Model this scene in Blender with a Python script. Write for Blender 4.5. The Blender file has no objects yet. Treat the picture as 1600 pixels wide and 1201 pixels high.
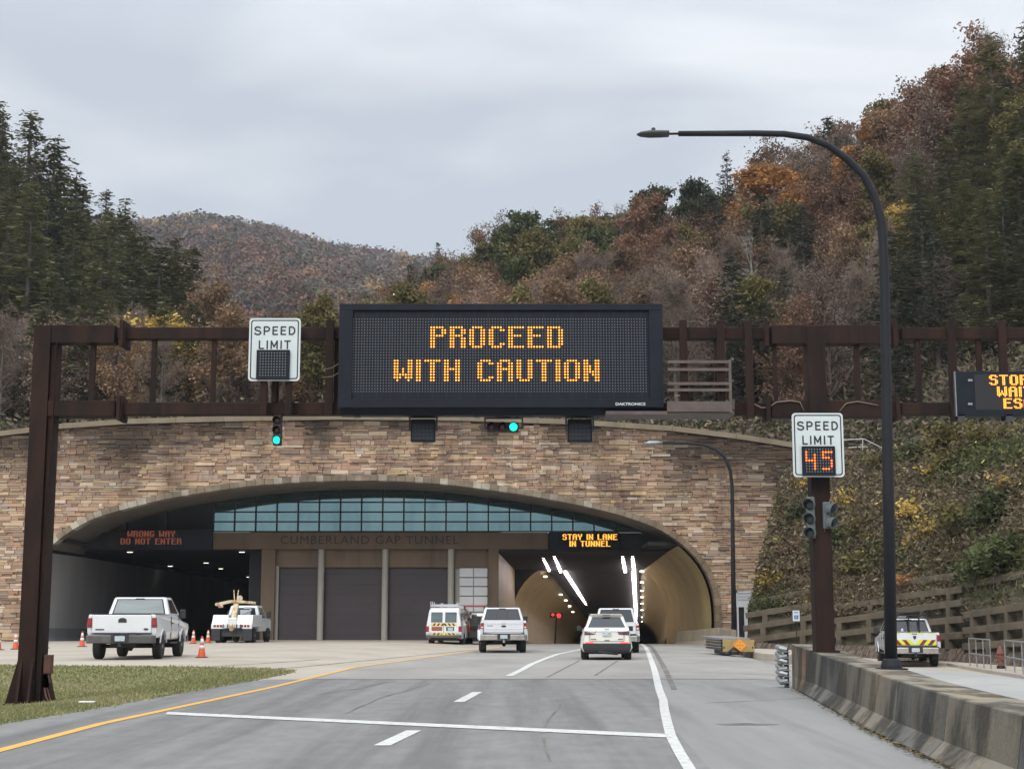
import bpy, bmesh, math, random
import numpy as np
from mathutils import Vector, Matrix
random.seed(7)
S = bpy.context.scene
C = S.collection
R = math.radians
# ------------------------------------------------------------------ camera
CAMZ = 1.47
F = 2350.0
TH = math.atan(366.0 / F)
cam = bpy.data.objects.new('camera', bpy.data.cameras.new('camera'))
C.objects.link(cam)
cam.data.sensor_width = 36.0
cam.data.lens = F / 1600 * 36
cam.data.clip_end = 6000
cam.data.clip_start = 0.2
cam.location = (0, 0, CAMZ)
cam.rotation_euler = (math.pi / 2 + TH, 0, 0)
S.camera = cam
# ------------------------------------------------------------------ sky
SUN_EL, SUN_AZ = R(38), R(200)          # high, behind the camera, veiled by cloud
w = bpy.data.worlds.new('World')
S.world = w
w.use_nodes = True
nt = w.node_tree
nt.nodes.clear()
N = nt.nodes.new
L = nt.links.new
out = N('ShaderNodeOutputWorld'); bg = N('ShaderNodeBackground'); L(bg.outputs[0], out.inputs[0])
sky = N('ShaderNodeTexSky'); sky.sky_type = 'NISHITA'; sky.sun_disc = False
sky.sun_elevation = SUN_EL; sky.sun_rotation = SUN_AZ
tc = N('ShaderNodeTexCoord'); mp = N('ShaderNodeMapping'); mp.inputs['Scale'].default_value = (1.6, 1.6, 5.2)
mp.inputs['Location'].default_value = (0.35, 0.2, 0.1)
L(tc.outputs['Generated'], mp.inputs[0])
nz = N('ShaderNodeTexNoise'); nz.inputs['Scale'].default_value = 1.7; nz.inputs['Detail'].default_value = 4; nz.inputs['Roughness'].default_value = .45
nz.inputs['Distortion'].default_value = .3
L(mp.outputs[0], nz.inputs['Vector'])
cr = N('ShaderNodeValToRGB')
cr.color_ramp.elements[0].position = .40; cr.color_ramp.elements[0].color = (5.75, 6.3, 7.0, 1)
cr.color_ramp.elements[1].position = .60; cr.color_ramp.elements[1].color = (8.9, 9.2, 9.6, 1)
L(nz.outputs[0], cr.inputs[0])
sx = N('ShaderNodeSeparateXYZ'); L(tc.outputs['Generated'], sx.inputs[0])
zr = N('ShaderNodeMapRange'); zr.inputs[1].default_value = .35; zr.inputs[2].default_value = .95
zr.inputs[3].default_value = 1.0; zr.inputs[4].default_value = 2.7
L(sx.outputs[2], zr.inputs[0])
mu = N('ShaderNodeVectorMath'); mu.operation = 'SCALE'
L(cr.outputs[0], mu.inputs[0]); L(zr.outputs[0], mu.inputs[3])
mx = N('ShaderNodeMix'); mx.data_type = 'RGBA'; mx.inputs[0].default_value = .94
L(sky.outputs[0], mx.inputs[6]); L(mu.outputs[0], mx.inputs[7])
L(mx.outputs[2], bg.inputs[0]); bg.inputs[1].default_value = 0.103
# ------------------------------------------------------------------ sun
sl = bpy.data.lights.new('sun', 'SUN'); sl.energy = 1.5; sl.angle = R(25); sl.color = (1, .96, .9)
so = bpy.data.objects.new('sun', sl); C.objects.link(so)
so.rotation_euler = (math.pi / 2 - SUN_EL, 0, math.pi - SUN_AZ)
S.view_settings.view_transform = 'Standard'; S.view_settings.look = 'None'
S.view_settings.exposure = 0.0; S.view_settings.gamma = 1.0
try: S.view_settings.use_curve_mapping = False
except Exception: pass
# ------------------------------------------------------------------ projection helpers
CT, ST = math.cos(TH), math.sin(TH)
def W(px, py, Y):
    u = (px - 800) / F; v = -(py - 600.5) / F
    t = Y / (CT - v * ST)
    return Vector((u * t, Y, CAMZ + t * (ST + v * CT)))
def G(px, py, z=0.0):
    u = (px - 800) / F; v = -(py - 600.5) / F
    t = (z - CAMZ) / (ST + v * CT)
    return Vector((u * t, t * (CT - v * ST), z))
def XA(a, Y):                       # x of azimuth column a at depth Y (near the horizon row)
    return (a - 800) / F * Y * CT
def lerp(a, b, t): return a + (b - a) * t
def ss(t):
    t = max(0.0, min(1.0, t)); return t * t * (3 - 2 * t)
def pl(tab, x):                     # piecewise linear table
    if x <= tab[0][0]: return tab[0][1]
    for (x0, y0), (x1, y1) in zip(tab, tab[1:]):
        if x <= x1: return y0 + (y1 - y0) * (x - x0) / (x1 - x0)
    return tab[-1][1]
# ------------------------------------------------------------------ object helpers
def setp(o, label=None, cat=None, group=None, kind=None):
    if label: o['label'] = label
    if cat: o['category'] = cat
    if group: o['group'] = group
    if kind: o['kind'] = kind
    return o
def thing(name, label, cat, loc=(0, 0, 0), rz=0, group=None, kind=None):
    o = bpy.data.objects.new(name, None); C.objects.link(o)
    o.empty_display_size = .3
    o.location = loc; o.rotation_euler = (0, 0, rz)
    return setp(o, label, cat, group, kind)
def dup_tree(o, parent=None):
    c = o.copy(); C.objects.link(c)
    if parent: c.parent = parent
    for ch in [x for x in KIDS.get(o.name, [])]: dup_tree(ch, c)
    return c
KIDS = {}
class MB:
    def __init__(s): s.v = []; s.f = []; s.a = []; s.cur = None
    def add(s, vs, fs, M=None):
        n = len(s.v)
        s.v += [(tuple(M @ Vector(p)) if M else tuple(p)) for p in vs]
        s.f += [tuple(i + n for i in f) for f in fs]
        if s.cur is not None: s.a += [s.cur] * len(fs)
        return s
    def box(s, x0, x1, y0, y1, z0, z1, M=None):
        return s.add([(x0, y0, z0), (x1, y0, z0), (x1, y1, z0), (x0, y1, z0), (x0, y0, z1), (x1, y0, z1), (x1, y1, z1), (x0, y1, z1)],
                     [(0, 3, 2, 1), (4, 5, 6, 7), (0, 1, 5, 4), (1, 2, 6, 5), (2, 3, 7, 6), (3, 0, 4, 7)], M)
    def cb(s, c, d, M=None):
        return s.box(c[0] - d[0] / 2, c[0] + d[0] / 2, c[1] - d[1] / 2, c[1] + d[1] / 2, c[2] - d[2] / 2, c[2] + d[2] / 2, M)
    def prism(s, poly, a0, a1, ax='x', M=None):
        n = len(poly)
        def P(p, a):
            return {'x': (a, p[0], p[1]), 'y': (p[0], a, p[1]), 'z': (p[0], p[1], a)}[ax]
        vs = [P(p, a0) for p in poly] + [P(p, a1) for p in poly]
        fs = [tuple(range(n))[::-1], tuple(range(n, 2 * n))] + [(i, (i + 1) % n, n + (i + 1) % n, n + i) for i in range(n)]
        return s.add(vs, fs, M)
    def hexa(s, b, t):   # bottom 4, top 4 points
        return s.add(list(b) + list(t), [(3, 2, 1, 0), (4, 5, 6, 7), (0, 1, 5, 4), (1, 2, 6, 5), (2, 3, 7, 6), (3, 0, 4, 7)])
    def bar(s, p, q, wd, hh=None, up=(0, 0, 1)):  # rectangular bar from p to q
        p = Vector(p); q = Vector(q); d = (q - p).normalized(); up = Vector(up)
        if abs(d.dot(up)) > .95: up = Vector((0, 1, 0))
        sd = d.cross(up).normalized(); u = sd.cross(d); hh = hh or wd
        a = sd * wd / 2; b = u * hh / 2
        return s.add([p - a - b, p + a - b, p + a + b, p - a + b, q - a - b, q + a - b, q + a + b, q - a + b],
                     [(0, 3, 2, 1), (4, 5, 6, 7), (0, 1, 5, 4), (1, 2, 6, 5), (2, 3, 7, 6), (3, 0, 4, 7)])
    def tube(s, pts, r, n=8, cap=True):
        pts = [Vector(p) for p in pts]; rs = r if isinstance(r, (list, tuple)) else [r] * len(pts)
        rings = []; base = len(s.v); vs = []
        pu = None
        for i, p in enumerate(pts):
            d = (pts[min(i + 1, len(pts) - 1)] - pts[max(i - 1, 0)]).normalized()
            u = pu if pu else (Vector((0, 0, 1)) if abs(d.z) < .9 else Vector((1, 0, 0)))
            sd = d.cross(u).normalized(); u = sd.cross(d).normalized(); pu = u
            for k in range(n):
                a = 2 * math.pi * k / n
                vs.append(p + (sd * math.cos(a) + u * math.sin(a)) * rs[i])
        fs = []
        for i in range(len(pts) - 1):
            for k in range(n):
                fs.append((i * n + k, i * n + (k + 1) % n, (i + 1) * n + (k + 1) % n, (i + 1) * n + k))
        if cap:
            fs.append(tuple(range(n))[::-1]); fs.append(tuple(range((len(pts) - 1) * n, len(pts) * n)))
        return s.add(vs, fs)
    def lathe(s, prof, c=(0, 0, 0), n=16, ax='z', M=None):   # prof: (r, h)
        vs = []; fs = []
        for r, h in prof:
            for k in range(n):
                a = 2 * math.pi * k / n; x, y = r * math.cos(a), r * math.sin(a)
                p = (x, y, h) if ax == 'z' else ((h, x, y) if ax == 'x' else (x, h, y))
                vs.append((p[0] + c[0], p[1] + c[1], p[2] + c[2]))
        for i in range(len(prof) - 1):
            for k in range(n):
                fs.append((i * n + k, i * n + (k + 1) % n, (i + 1) * n + (k + 1) % n, (i + 1) * n + k))
        fs.append(tuple(range(n))[::-1]); fs.append(tuple(range((len(prof) - 1) * n, len(prof) * n)))
        return s.add(vs, fs, M)
    def quad(s, a, b, c, d): return s.add([a, b, c, d], [(0, 1, 2, 3)])
    def obj(s, name, m, parent=None, bevel=0, smooth=False, world=False, seg=2, label=None):
        vs = s.v
        if parent is not None and world:
            l = parent.location; vs = [(p[0] - l[0], p[1] - l[1], p[2] - l[2]) for p in vs]
        me = bpy.data.meshes.new(name); me.from_pydata(vs, [], s.f)
        if s.a:
            at = me.attributes.new('col', 'FLOAT_COLOR', 'FACE')
            at.data.foreach_set('color', [c for q in s.a for c in (q[0], q[1], q[2], 1.0)])
        bm = bmesh.new(); bm.from_mesh(me); bmesh.ops.recalc_face_normals(bm, faces=bm.faces); bm.to_mesh(me); bm.free()
        if smooth:
            me.polygons.foreach_set('use_smooth', [True] * len(me.polygons))
        me.materials.append(m)
        o = bpy.data.objects.new(name, me); C.objects.link(o)
        if smooth == 'auto':
            md = o.modifiers.new('es', 'EDGE_SPLIT'); md.split_angle = R(35)
        if bevel:
            md = o.modifiers.new('bevel', 'BEVEL'); md.width = bevel; md.segments = seg; md.limit_method = 'ANGLE'; md.angle_limit = R(30)
            md.harden_normals = False
        if parent is not None:
            o.parent = parent; KIDS.setdefault(parent.name, []).append(o)
        if label: o['label'] = label
        return o
def bake(o):   # apply modifiers into mesh so copies stay light
    if o.type == 'MESH' and o.modifiers:
        dg = bpy.context.evaluated_depsgraph_get(); me = bpy.data.meshes.new_from_object(o.evaluated_get(dg)); o.modifiers.clear(); o.data = me
def text(name, body, size, loc, m, parent, sxx=1.0, ext=.005, bold=0.0, rot=(math.pi / 2, 0, 0), space=1.0, align='CENTER', ls=1.0):
    cu = bpy.data.curves.new(name, 'FONT'); cu.body = body; cu.size = size; cu.extrude = ext; cu.align_x = align; cu.offset = bold
    cu.space_character = space; cu.space_line = ls; cu.resolution_u = 3
    o = bpy.data.objects.new(name, cu); C.objects.link(o)
    bpy.context.view_layer.update()
    me = bpy.data.meshes.new_from_object(o.evaluated_get(bpy.context.evaluated_depsgraph_get()))
    bpy.data.objects.remove(o)
    me.materials.clear(); me.materials.append(m)
    q = bpy.data.objects.new(name, me); C.objects.link(q)
    loc = Vector(loc)
    if parent is not None: q.parent = parent; KIDS.setdefault(parent.name, []).append(q)
    q.location = loc; q.rotation_euler = rot; q.scale = (sxx, 1, 1)
    return q
# ------------------------------------------------------------------ materials
def mat(name, col, rough=.7, metal=0, col2=None, scale=5, fac=(.35, .65), bump=0, bscale=40, coords='Object', stretch=(1, 1, 1), emis=None, es=0, attr=False, spec=.5, detail=5, trans=0, rnd=0, isl=0, coat=0, colB=None, scaleB=1.0, facB=(.5, .7), stretchB=(1, 1, 1)):
    m = bpy.data.materials.new(name); m.use_nodes = True
    t = m.node_tree; b = t.nodes['Principled BSDF']; n = t.nodes.new; l = t.links.new
    b.inputs['Roughness'].default_value = rough; b.inputs['Metallic'].default_value = metal
    b.inputs['Specular IOR Level'].default_value = spec
    if coat: b.inputs['Coat Weight'].default_value = coat; b.inputs['Coat Roughness'].default_value = .1
    if coords == 'World':
        vec = n('ShaderNodeNewGeometry').outputs['Position']
    else:
        vec = n('ShaderNodeTexCoord').outputs['Object']
    def noise(sc, st, det=detail, rg=.6):
        mp = n('ShaderNodeMapping'); mp.inputs['Scale'].default_value = st; l(vec, mp.inputs[0])
        z = n('ShaderNodeTexNoise'); z.inputs['Scale'].default_value = sc; z.inputs['Detail'].default_value = det; z.inputs['Roughness'].default_value = rg
        l(mp.outputs[0], z.inputs['Vector']); return z.outputs[0]
    def ramp(x, a, c):
        mr = n('ShaderNodeMapRange'); mr.inputs[1].default_value = a; mr.inputs[2].default_value = c; l(x, mr.inputs[0]); return mr.outputs[0]
    def mix(f, A, B, bt='MIX'):
        k = n('ShaderNodeMix'); k.data_type = 'RGBA'; k.blend_type = bt
        for sock, val in ((0, f), (6, A), (7, B)):
            if isinstance(val, (int, float)): k.inputs[sock].default_value = val
            elif isinstance(val, tuple): k.inputs[sock].default_value = (*val[:3], 1)
            else: l(val, k.inputs[sock])
        return k.outputs[2]
    cur = col
    if attr:
        at = n('ShaderNodeAttribute'); at.attribute_name = 'col'; cur = at.outputs['Color']
        if col2 is not None: cur = mix(ramp(noise(scale, stretch), *fac), cur, mix(1.0, cur, col2, 'MULTIPLY'))
    elif col2 is not None:
        cur = mix(ramp(noise(scale, stretch), *fac), col, col2)
    if colB is not None:
        cur = mix(ramp(noise(scaleB, stretchB), *facB), cur, colB if not attr else mix(1.0, cur, colB, 'MULTIPLY'))
    if rnd or isl:
        src = n('ShaderNodeObjectInfo').outputs['Random'] if rnd else n('ShaderNodeNewGeometry').outputs['Random Per Island']
        def bright(cur, x, amt):
            mr = n('ShaderNodeMapRange'); mr.inputs[3].default_value = 1 - amt; mr.inputs[4].default_value = 1 + amt; l(x, mr.inputs[0])
            vm = n('ShaderNodeVectorMath'); vm.operation = 'SCALE'
            if isinstance(cur, tuple): vm.inputs[0].default_value = cur[:3]
            else: l(cur, vm.inputs[0])
            l(mr.outputs[0], vm.inputs[3]); return vm.outputs[0]
        if rnd: cur = bright(cur, src, rnd)
        if isl: cur = bright(cur, n('ShaderNodeNewGeometry').outputs['Random Per Island'], isl)
    if isinstance(cur, tuple): b.inputs['Base Color'].default_value = (*cur[:3], 1)
    else: l(cur, b.inputs['Base Color'])
    if bump:
        bp = n('ShaderNodeBump'); bp.inputs['Strength'].default_value = bump; bp.inputs['Distance'].default_value = .02
        l(noise(bscale, (1, 1, 1), 4), bp.inputs['Height']); l(bp.outputs[0], b.inputs['Normal'])
    if emis is not None:
        b.inputs['Emission Color'].default_value = (*emis, 1); b.inputs['Emission Strength'].default_value = es
    if trans:   # thin leaf
        tr = n('ShaderNodeBsdfTranslucent'); ms = n('ShaderNodeMixShader'); ms.inputs[0].default_value = trans
        if isinstance(cur, tuple): tr.inputs[0].default_value = (*cur[:3], 1)
        else: l(cur, tr.inputs[0])
        o = t.nodes['Material Output']; l(b.outputs[0], ms.inputs[1]); l(tr.outputs[0], ms.inputs[2]); l(ms.outputs[0], o.inputs[0])
    return m
MT = {}
MT['asphalt'] = mat('asphalt', (.19, .184, .177), .9, col2=(.26, .252, .242), scale=2.6, fac=(.3, .7), bump=.8, bscale=45, coords='World', stretch=(1, .45, 1), colB=(.12, .118, .115), scaleB=.9, facB=(.45, .7), stretchB=(1.1, .035, 1), detail=9)
MT['shoulder'] = mat('shoulder_asphalt', (.23, .226, .216), .92, col2=(.29, .286, .275), scale=.5, bump=.5, bscale=60, coords='World', stretch=(1, .15, 1), colB=(.155, .153, .15), scaleB=.9, facB=(.5, .75), stretchB=(1, .06, 1), detail=12)
MT['roadconc'] = mat('road_concrete', (.25, .235, .215), .9, col2=(.32, .30, .27), scale=.4, bump=.3, bscale=50, coords='World', stretch=(1, .4, 1), colB=(.22, .21, .2), scaleB=1.1, facB=(.6, .8), detail=9)
MT['apron'] = mat('apron_concrete', (.36, .31, .25), .9, col2=(.44, .39, .32), scale=.3, bump=.3, bscale=50, coords='World', colB=(.33, .29, .24), scaleB=.8, facB=(.58, .8), detail=9)
MT['joint'] = mat('joint_sealant', (.09, .085, .08), .9, col2=(.22, .2, .18), scale=.8, coords='World')
MT['white_paint'] = mat('white_road_paint', (.62, .62, .59), .85, col2=(.5, .5, .48), scale=5, fac=(.4, .65), coords='World', colB=(.25, .25, .25), scaleB=11, facB=(.58, .68))
MT['yellow_paint'] = mat('yellow_road_paint', (.78, .42, .07), .8, col2=(.68, .36, .07), scale=5, coords='World', colB=(.3, .24, .16), scaleB=11, facB=(.58, .68))
MT['grass_base'] = mat('grass_soil', (.15, .16, .06), .95, col2=(.2, .18, .09), scale=1.2, coords='World')
MT['rust'] = mat('weathered_steel', (.02, .012, .010), .8, col2=(.036, .018, .013), scale=3, bump=.15, bscale=30, coords='World', stretch=(1, 1, .3), spec=.2, colB=(.012, .009, .009), scaleB=1.2, facB=(.5, .7), stretchB=(3, 1, .25))
MT['gray_metal'] = mat('galvanised_steel', (.36, .37, .38), .45, .6, col2=(.25, .26, .27), scale=8)
MT['dark_metal'] = mat('dark_painted_metal', (.03, .032, .037), .5, col2=(.045, .047, .052), scale=6)
MT['lamp_paint'] = mat('charcoal_pole_paint', (.012, .013, .017), .6, col2=(.018, .019, .024), scale=3, stretch=(1, 1, .2), spec=.25)
MT['cabinet'] = mat('sign_cabinet_paint', (.009, .012, .019), .6, col2=(.012, .016, .024), scale=3, spec=.2)
MT['cabinet_face'] = mat('sign_face', (.01, .013, .02), .5)
MT['dot_off'] = mat('unlit_pixel', (.17, .18, .20), .4)
MT['dot_on'] = mat('lit_amber_pixel', (.3, .08, .0), .5, emis=(1.0, .5, .06), es=2.3)
MT['dot_rim'] = mat('lit_amber_rim', (.2, .02, .0), .5, emis=(.9, .06, .0), es=.5)
MT['dot_dim'] = mat('dim_amber_pixel', (.1, .03, .02), .5, emis=(.5, .13, .05), es=.55)
MT['sign_white'] = mat('sign_white_sheeting', (.62, .68, .68), .4, col2=(.57, .63, .64), scale=2)
MT['sign_black'] = mat('sign_black_ink', (.012, .012, .015), .5)
MT['white_car'] = mat('white_car_paint', (.74, .76, .79), .28, col2=(.70, .72, .74), scale=2, coat=.6, colB=(.52, .5, .46), scaleB=1.6, facB=(.62, .85), stretchB=(1, 1, 2.5))
MT['cream_car'] = mat('ivory_car_paint', (.78, .77, .70), .25, coat=.7, col2=(.74, .73, .67), scale=2)
MT['dark_glass'] = mat('car_glass', (.02, .024, .028), .06, spec=.8, coat=.5)
MT['sky_glass'] = mat('tinted_rear_glass', (.07, .10, .115), .3, spec=.5, col2=(.13, .175, .19), scale=1.2, stretch=(.3, 1, 3))  # blue-grey bands paint reflected sky into the glass colour
MT['tyre'] = mat('tyre_rubber', (.018, .018, .019), .85, bump=.3, bscale=20)
MT['rim'] = mat('wheel_rim', (.4, .41, .42), .35, .7)
MT['black_plastic'] = mat('black_plastic', (.025, .026, .028), .6)
MT['grey_bumper'] = mat('grey_bumper_paint', (.075, .072, .07), .5, col2=(.11, .10, .095), scale=4)
MT['chrome'] = mat('chrome', (.6, .58, .55), .25, .85, col2=(.45, .42, .38), scale=5)
MT['tail_red'] = mat('red_tail_lens', (.30, .015, .02), .2, coat=.5)
MT['tail_dark'] = mat('smoked_tail_lens', (.09, .035, .045), .15, coat=.5)
MT['tail_lit'] = mat('lit_red_lens', (.5, .03, .03), .3, emis=(1, .08, .06), es=.9)  # red with a glow added, for reflectors that are no lamps
MT['tail_clear'] = mat('clear_lens', (.6, .6, .6), .2)
MT['plate'] = mat('licence_plate', (.55, .62, .66), .4, col2=(.3, .38, .42), scale=22, fac=(.5, .55), stretch=(1, 1, 1.6))
MT['orange'] = mat('orange_cone_plastic', (.70, .10, .03), .6, col2=(.55, .075, .025), scale=6)
MT['cone_white'] = mat('cone_collar', (.72, .72, .72), .4)
MT['amber'] = mat('amber_beacon', (.8, .5, .1), .3, emis=(1, .7, .3), es=1.2)
MT['yellow_refl'] = mat('lime_reflective', (.70, .80, .03), .4)
MT['red_refl'] = mat('dark_red_reflective', (.26, .025, .03), .4)
MT['yellow_stripe'] = mat('yellow_stripe', (.78, .60, .16), .5)
MT['black_stripe'] = mat('black_stripe', (.08, .04, .03), .5)
MT['boom'] = mat('worn_yellow_boom', (.62, .54, .36), .7, col2=(.42, .25, .12), scale=6, fac=(.5, .62))
MT['green_lit'] = mat('lit_green_lens', (.0, .4, .3), .4, emis=(.02, 1.0, .72), es=1.35)
MT['lens_off'] = mat('unlit_red_lens', (.06, .018, .015), .35)
MT['red_lit'] = mat('lit_red_signal', (.4, .0, .0), .4, emis=(1, .03, .03), es=2.5)
MT['stone'] = mat('sandstone_ledge', (.3, .22, .17), .92, attr=True, col2=(.42, .39, .38), scale=.24, fac=(.46, .66), bump=.7, bscale=9, coords='World', stretch=(1.6, 1, .32), colB=(.6, .57, .55), scaleB=.5, facB=(.55, .75), stretchB=(3, 1, .5), detail=7)
MT['mortar'] = mat('mortar_backing', (.03, .024, .02), .95)
MT['trimstone'] = mat('arch_trim_stone', (.3, .25, .18), .9, attr=True, col2=(.6, .58, .55), scale=1.2, bump=.5, bscale=12, coords='World')
MT['coping'] = mat('coping_concrete', (.25, .205, .145), .9, col2=(.18, .145, .10), scale=.8, coords='World', bump=.4, bscale=10)
MT['soffit'] = mat('soffit_concrete', (.16, .14, .12), .9, col2=(.12, .105, .09), scale=.7, coords='World')
MT['beam'] = mat('brown_concrete_beam', (.15, .105, .072), .9, col2=(.11, .08, .056), scale=.5, coords='World', stretch=(1, 1, .3), bump=.3, bscale=12, colB=(.075, .055, .04), scaleB=.9, facB=(.55, .75), stretchB=(1.5, 1, .2))
MT['engrave'] = mat('engraved_letters', (.035, .026, .02), .9)
MT['column'] = mat('pale_concrete_column', (.32, .31, .27), .85, col2=(.25, .24, .21), scale=1.2, coords='World', stretch=(1, 1, .2))
MT['door_dark'] = mat('dark_rollup_steel', (.043, .034, .040), .6, col2=(.035, .028, .033), scale=.6, coords='World')
MT['door_white'] = mat('white_door_panel', (.55, .56, .58), .5, col2=(.5, .51, .53), scale=1, coords='World')
MT['inner_wall'] = mat('grey_tunnel_concrete', (.5, .49, .48), .85, col2=(.4, .39, .38), scale=.35, coords='World', stretch=(1, 1, .3))
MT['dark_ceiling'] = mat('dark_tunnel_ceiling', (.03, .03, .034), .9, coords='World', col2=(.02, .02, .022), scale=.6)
MT['mullion'] = mat('black_mullion', (.006, .007, .008), .5)
MT['mirror_glass'] = mat('reflective_curtain_glass', (.17, .27, .29), .03, 1.0, coords='World', col2=(.11, .19, .22), scale=.3, fac=(.4, .6), stretch=(1, 1, .3))  # patchy tint paints uneven reflections on top of the real mirroring
MT['tile'] = mat('ochre_tunnel_tile', (.44, .34, .135), .45, col2=(.35, .27, .11), scale=.6, coords='World', bump=.2, bscale=8, colB=(.27, .21, .10), scaleB=.4, facB=(.5, .8))
MT['strip'] = mat('lit_tunnel_strip', (.9, .9, .9), .5, emis=(1.0, .86, .88), es=12)
MT['downlight'] = mat('lit_downlight', (.9, .9, .8), .5, emis=(1.0, .93, .75), es=4)
MT['bench'] = mat('tan_barrier_concrete', (.36, .31, .22), .85, col2=(.29, .245, .17), scale=1, coords='World')
MT['barrier'] = mat('stained_barrier_concrete', (.2, .18, .15), .93, attr=True, col2=(.28, .27, .26), scale=1.5, fac=(.42, .56), bump=.9, bscale=14, coords='World', stretch=(1.3, .8, .35), colB=(1.5, 1.35, 1.05), scaleB=1.1, facB=(.55, .7), stretchB=(1, .8, .5), detail=8)
MT['crib'] = mat('crib_concrete', (.15, .118, .08), .93, col2=(.085, .07, .05), scale=1.1, coords='World', bump=.6, bscale=12, colB=(.11, .09, .06), scaleB=1.4, facB=(.52, .7), stretchB=(1, 1, .4))
MT['cribdark'] = mat('crib_shadow_soil', (.06, .05, .038), .95, col2=(.09, .075, .055), scale=2, coords='World')  # dark tone standing for shade inside the crib gaps
MT['soil'] = mat('leaf_litter', (.10, .077, .052), .97, col2=(.06, .062, .032), scale=.12, coords='World', bump=.8, bscale=2, colB=(.14, .10, .06), scaleB=.7, facB=(.5, .7))
MT['yellow_crash'] = mat('faded_yellow_steel', (.42, .30, .11), .6, col2=(.30, .21, .09), scale=4)
MT['orange_sign'] = mat('orange_sign', (.85, .33, .04), .5)
MT['blue_sign'] = mat('blue_sign', (.02, .12, .42), .5)
MT['hydrant'] = mat('faded_red_iron', (.22, .085, .072), .8, col2=(.16, .06, .05), scale=8)
MT['bark'] = mat('grey_bark', (.13, .11, .095), .95, col2=(.08, .068, .06), scale=3, rnd=.25)
MT['palebark'] = mat('pale_bark', (.34, .31, .28), .9, col2=(.2, .18, .16), scale=3)
MT['twig'] = mat('grey_brown_twigs', (.20, .15, .12), .95, rnd=.3, isl=.2)
LEAF = {'conifer': (.155, .155, .068), 'pine': (.085, .10, .06), 'green': (.085, .10, .04), 'brown': (.25, .16, .095), 'orange': (.38, .19, .065),
        'yellow': (.55, .39, .10), 'russet': (.255, .145, .095), 'olive': (.17, .145, .055), 'red': (.22, .075, .055), 'purple': (.22, .155, .12)}
for k, c in LEAF.items():
    MT['leaf_' + k] = mat(k + '_leaves', c, .7, col2=tuple(q * .62 for q in c), scale=.45, fac=(.4, .65), rnd=.34, isl=.26, trans=.2, spec=.2)
MT['brush'] = mat('brush_leaves', (.1, .1, .05), .8, attr=True, isl=.3, trans=.2, spec=.2)
# ================================================================== GROUND
YLINE = [(-20, -6.0), (5, -5.8), (16.9, -5.76), (21.7, -5.8), (33, -5.2), (46.7, -4.8), (66.4, -2.26), (80, -.6), (92, .6)]   # (Y, x) yellow edge line
BX = [(-20, 4.0), (3, 3.9), (10, 3.95), (14.8, 4.27), (18, 4.52), (20.4, 4.72), (25.8, 5.27), (28, 5.5), (32.6, 5.97)]   # (Y, x) foot of the barrier
def gz(x, Y):
    xl = pl(YLINE, Y); z = 0.0
    if x < xl:
        d = xl - x
        far = ss((Y - 36) / 8)
        z += far * .19 * ss(d / 6) - (1 - far) * .2 * ss((d - 1.6) / 3)
    xb = pl(BX, Y) + .9 if Y < 33 else 6.9 + (Y - 33) * .03
    if x > xb and Y < 88:
        z -= .45 * ss((x - xb) / (1.2 if Y < 33 else 1.2 + min(1, (Y - 33) / 5) * 4.5)) * (1 - ss((Y - 66) / 14) * .8)
    if Y > 91:
        if x > -1.5: z -= .043 * (Y - 91)
        elif x < -15: z -= .01 * (Y - 91)
    return z
def drape(name, poly, off, m, step=1.0, parent=None, kind='structure', stepx=None):
    bm = bmesh.new(); vs = [bm.verts.new((p[0], p[1], 0)) for p in poly]; bm.faces.new(vs)
    xs = [p[0] for p in poly]; ys = [p[1] for p in poly]
    sxp = stepx or step
    for k in range(math.floor(min(xs) / sxp) + 1, math.ceil(max(xs) / sxp)):
        bmesh.ops.bisect_plane(bm, geom=bm.verts[:] + bm.edges[:] + bm.faces[:], plane_co=(k * sxp, 0, 0), plane_no=(1, 0, 0))
    for k in range(math.floor(min(ys) / step) + 1, math.ceil(max(ys) / step)):
        bmesh.ops.bisect_plane(bm, geom=bm.verts[:] + bm.edges[:] + bm.faces[:], plane_co=(0, k * step, 0), plane_no=(0, 1, 0))
    bmesh.ops.triangulate(bm, faces=bm.faces[:])
    for v in bm.verts: v.co.z = gz(v.co.x, v.co.y) + off
    bmesh.ops.recalc_face_normals(bm, faces=bm.faces[:])
    for f in bm.faces:
        f.smooth = True
        if f.normal.z < 0: f.normal_flip()
    me = bpy.data.meshes.new(name); bm.to_mesh(me); bm.free(); me.materials.append(m)
    o = bpy.data.objects.new(name, me); C.objects.link(o)
    if parent: o.parent = parent; KIDS.setdefault(parent.name, []).append(o)
    elif kind: o['kind'] = kind
    return o
def gp(px, py, z=None):             # pixel -> ground point following gz
    zz = 0 if z is None else z
    for _ in range(12):
        p = G(px, py, zz)
        if z is not None: return (p.x, p.y)
        zz = lerp(zz, gz(p.x, p.y), .7)
    return (p.x, p.y)
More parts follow.
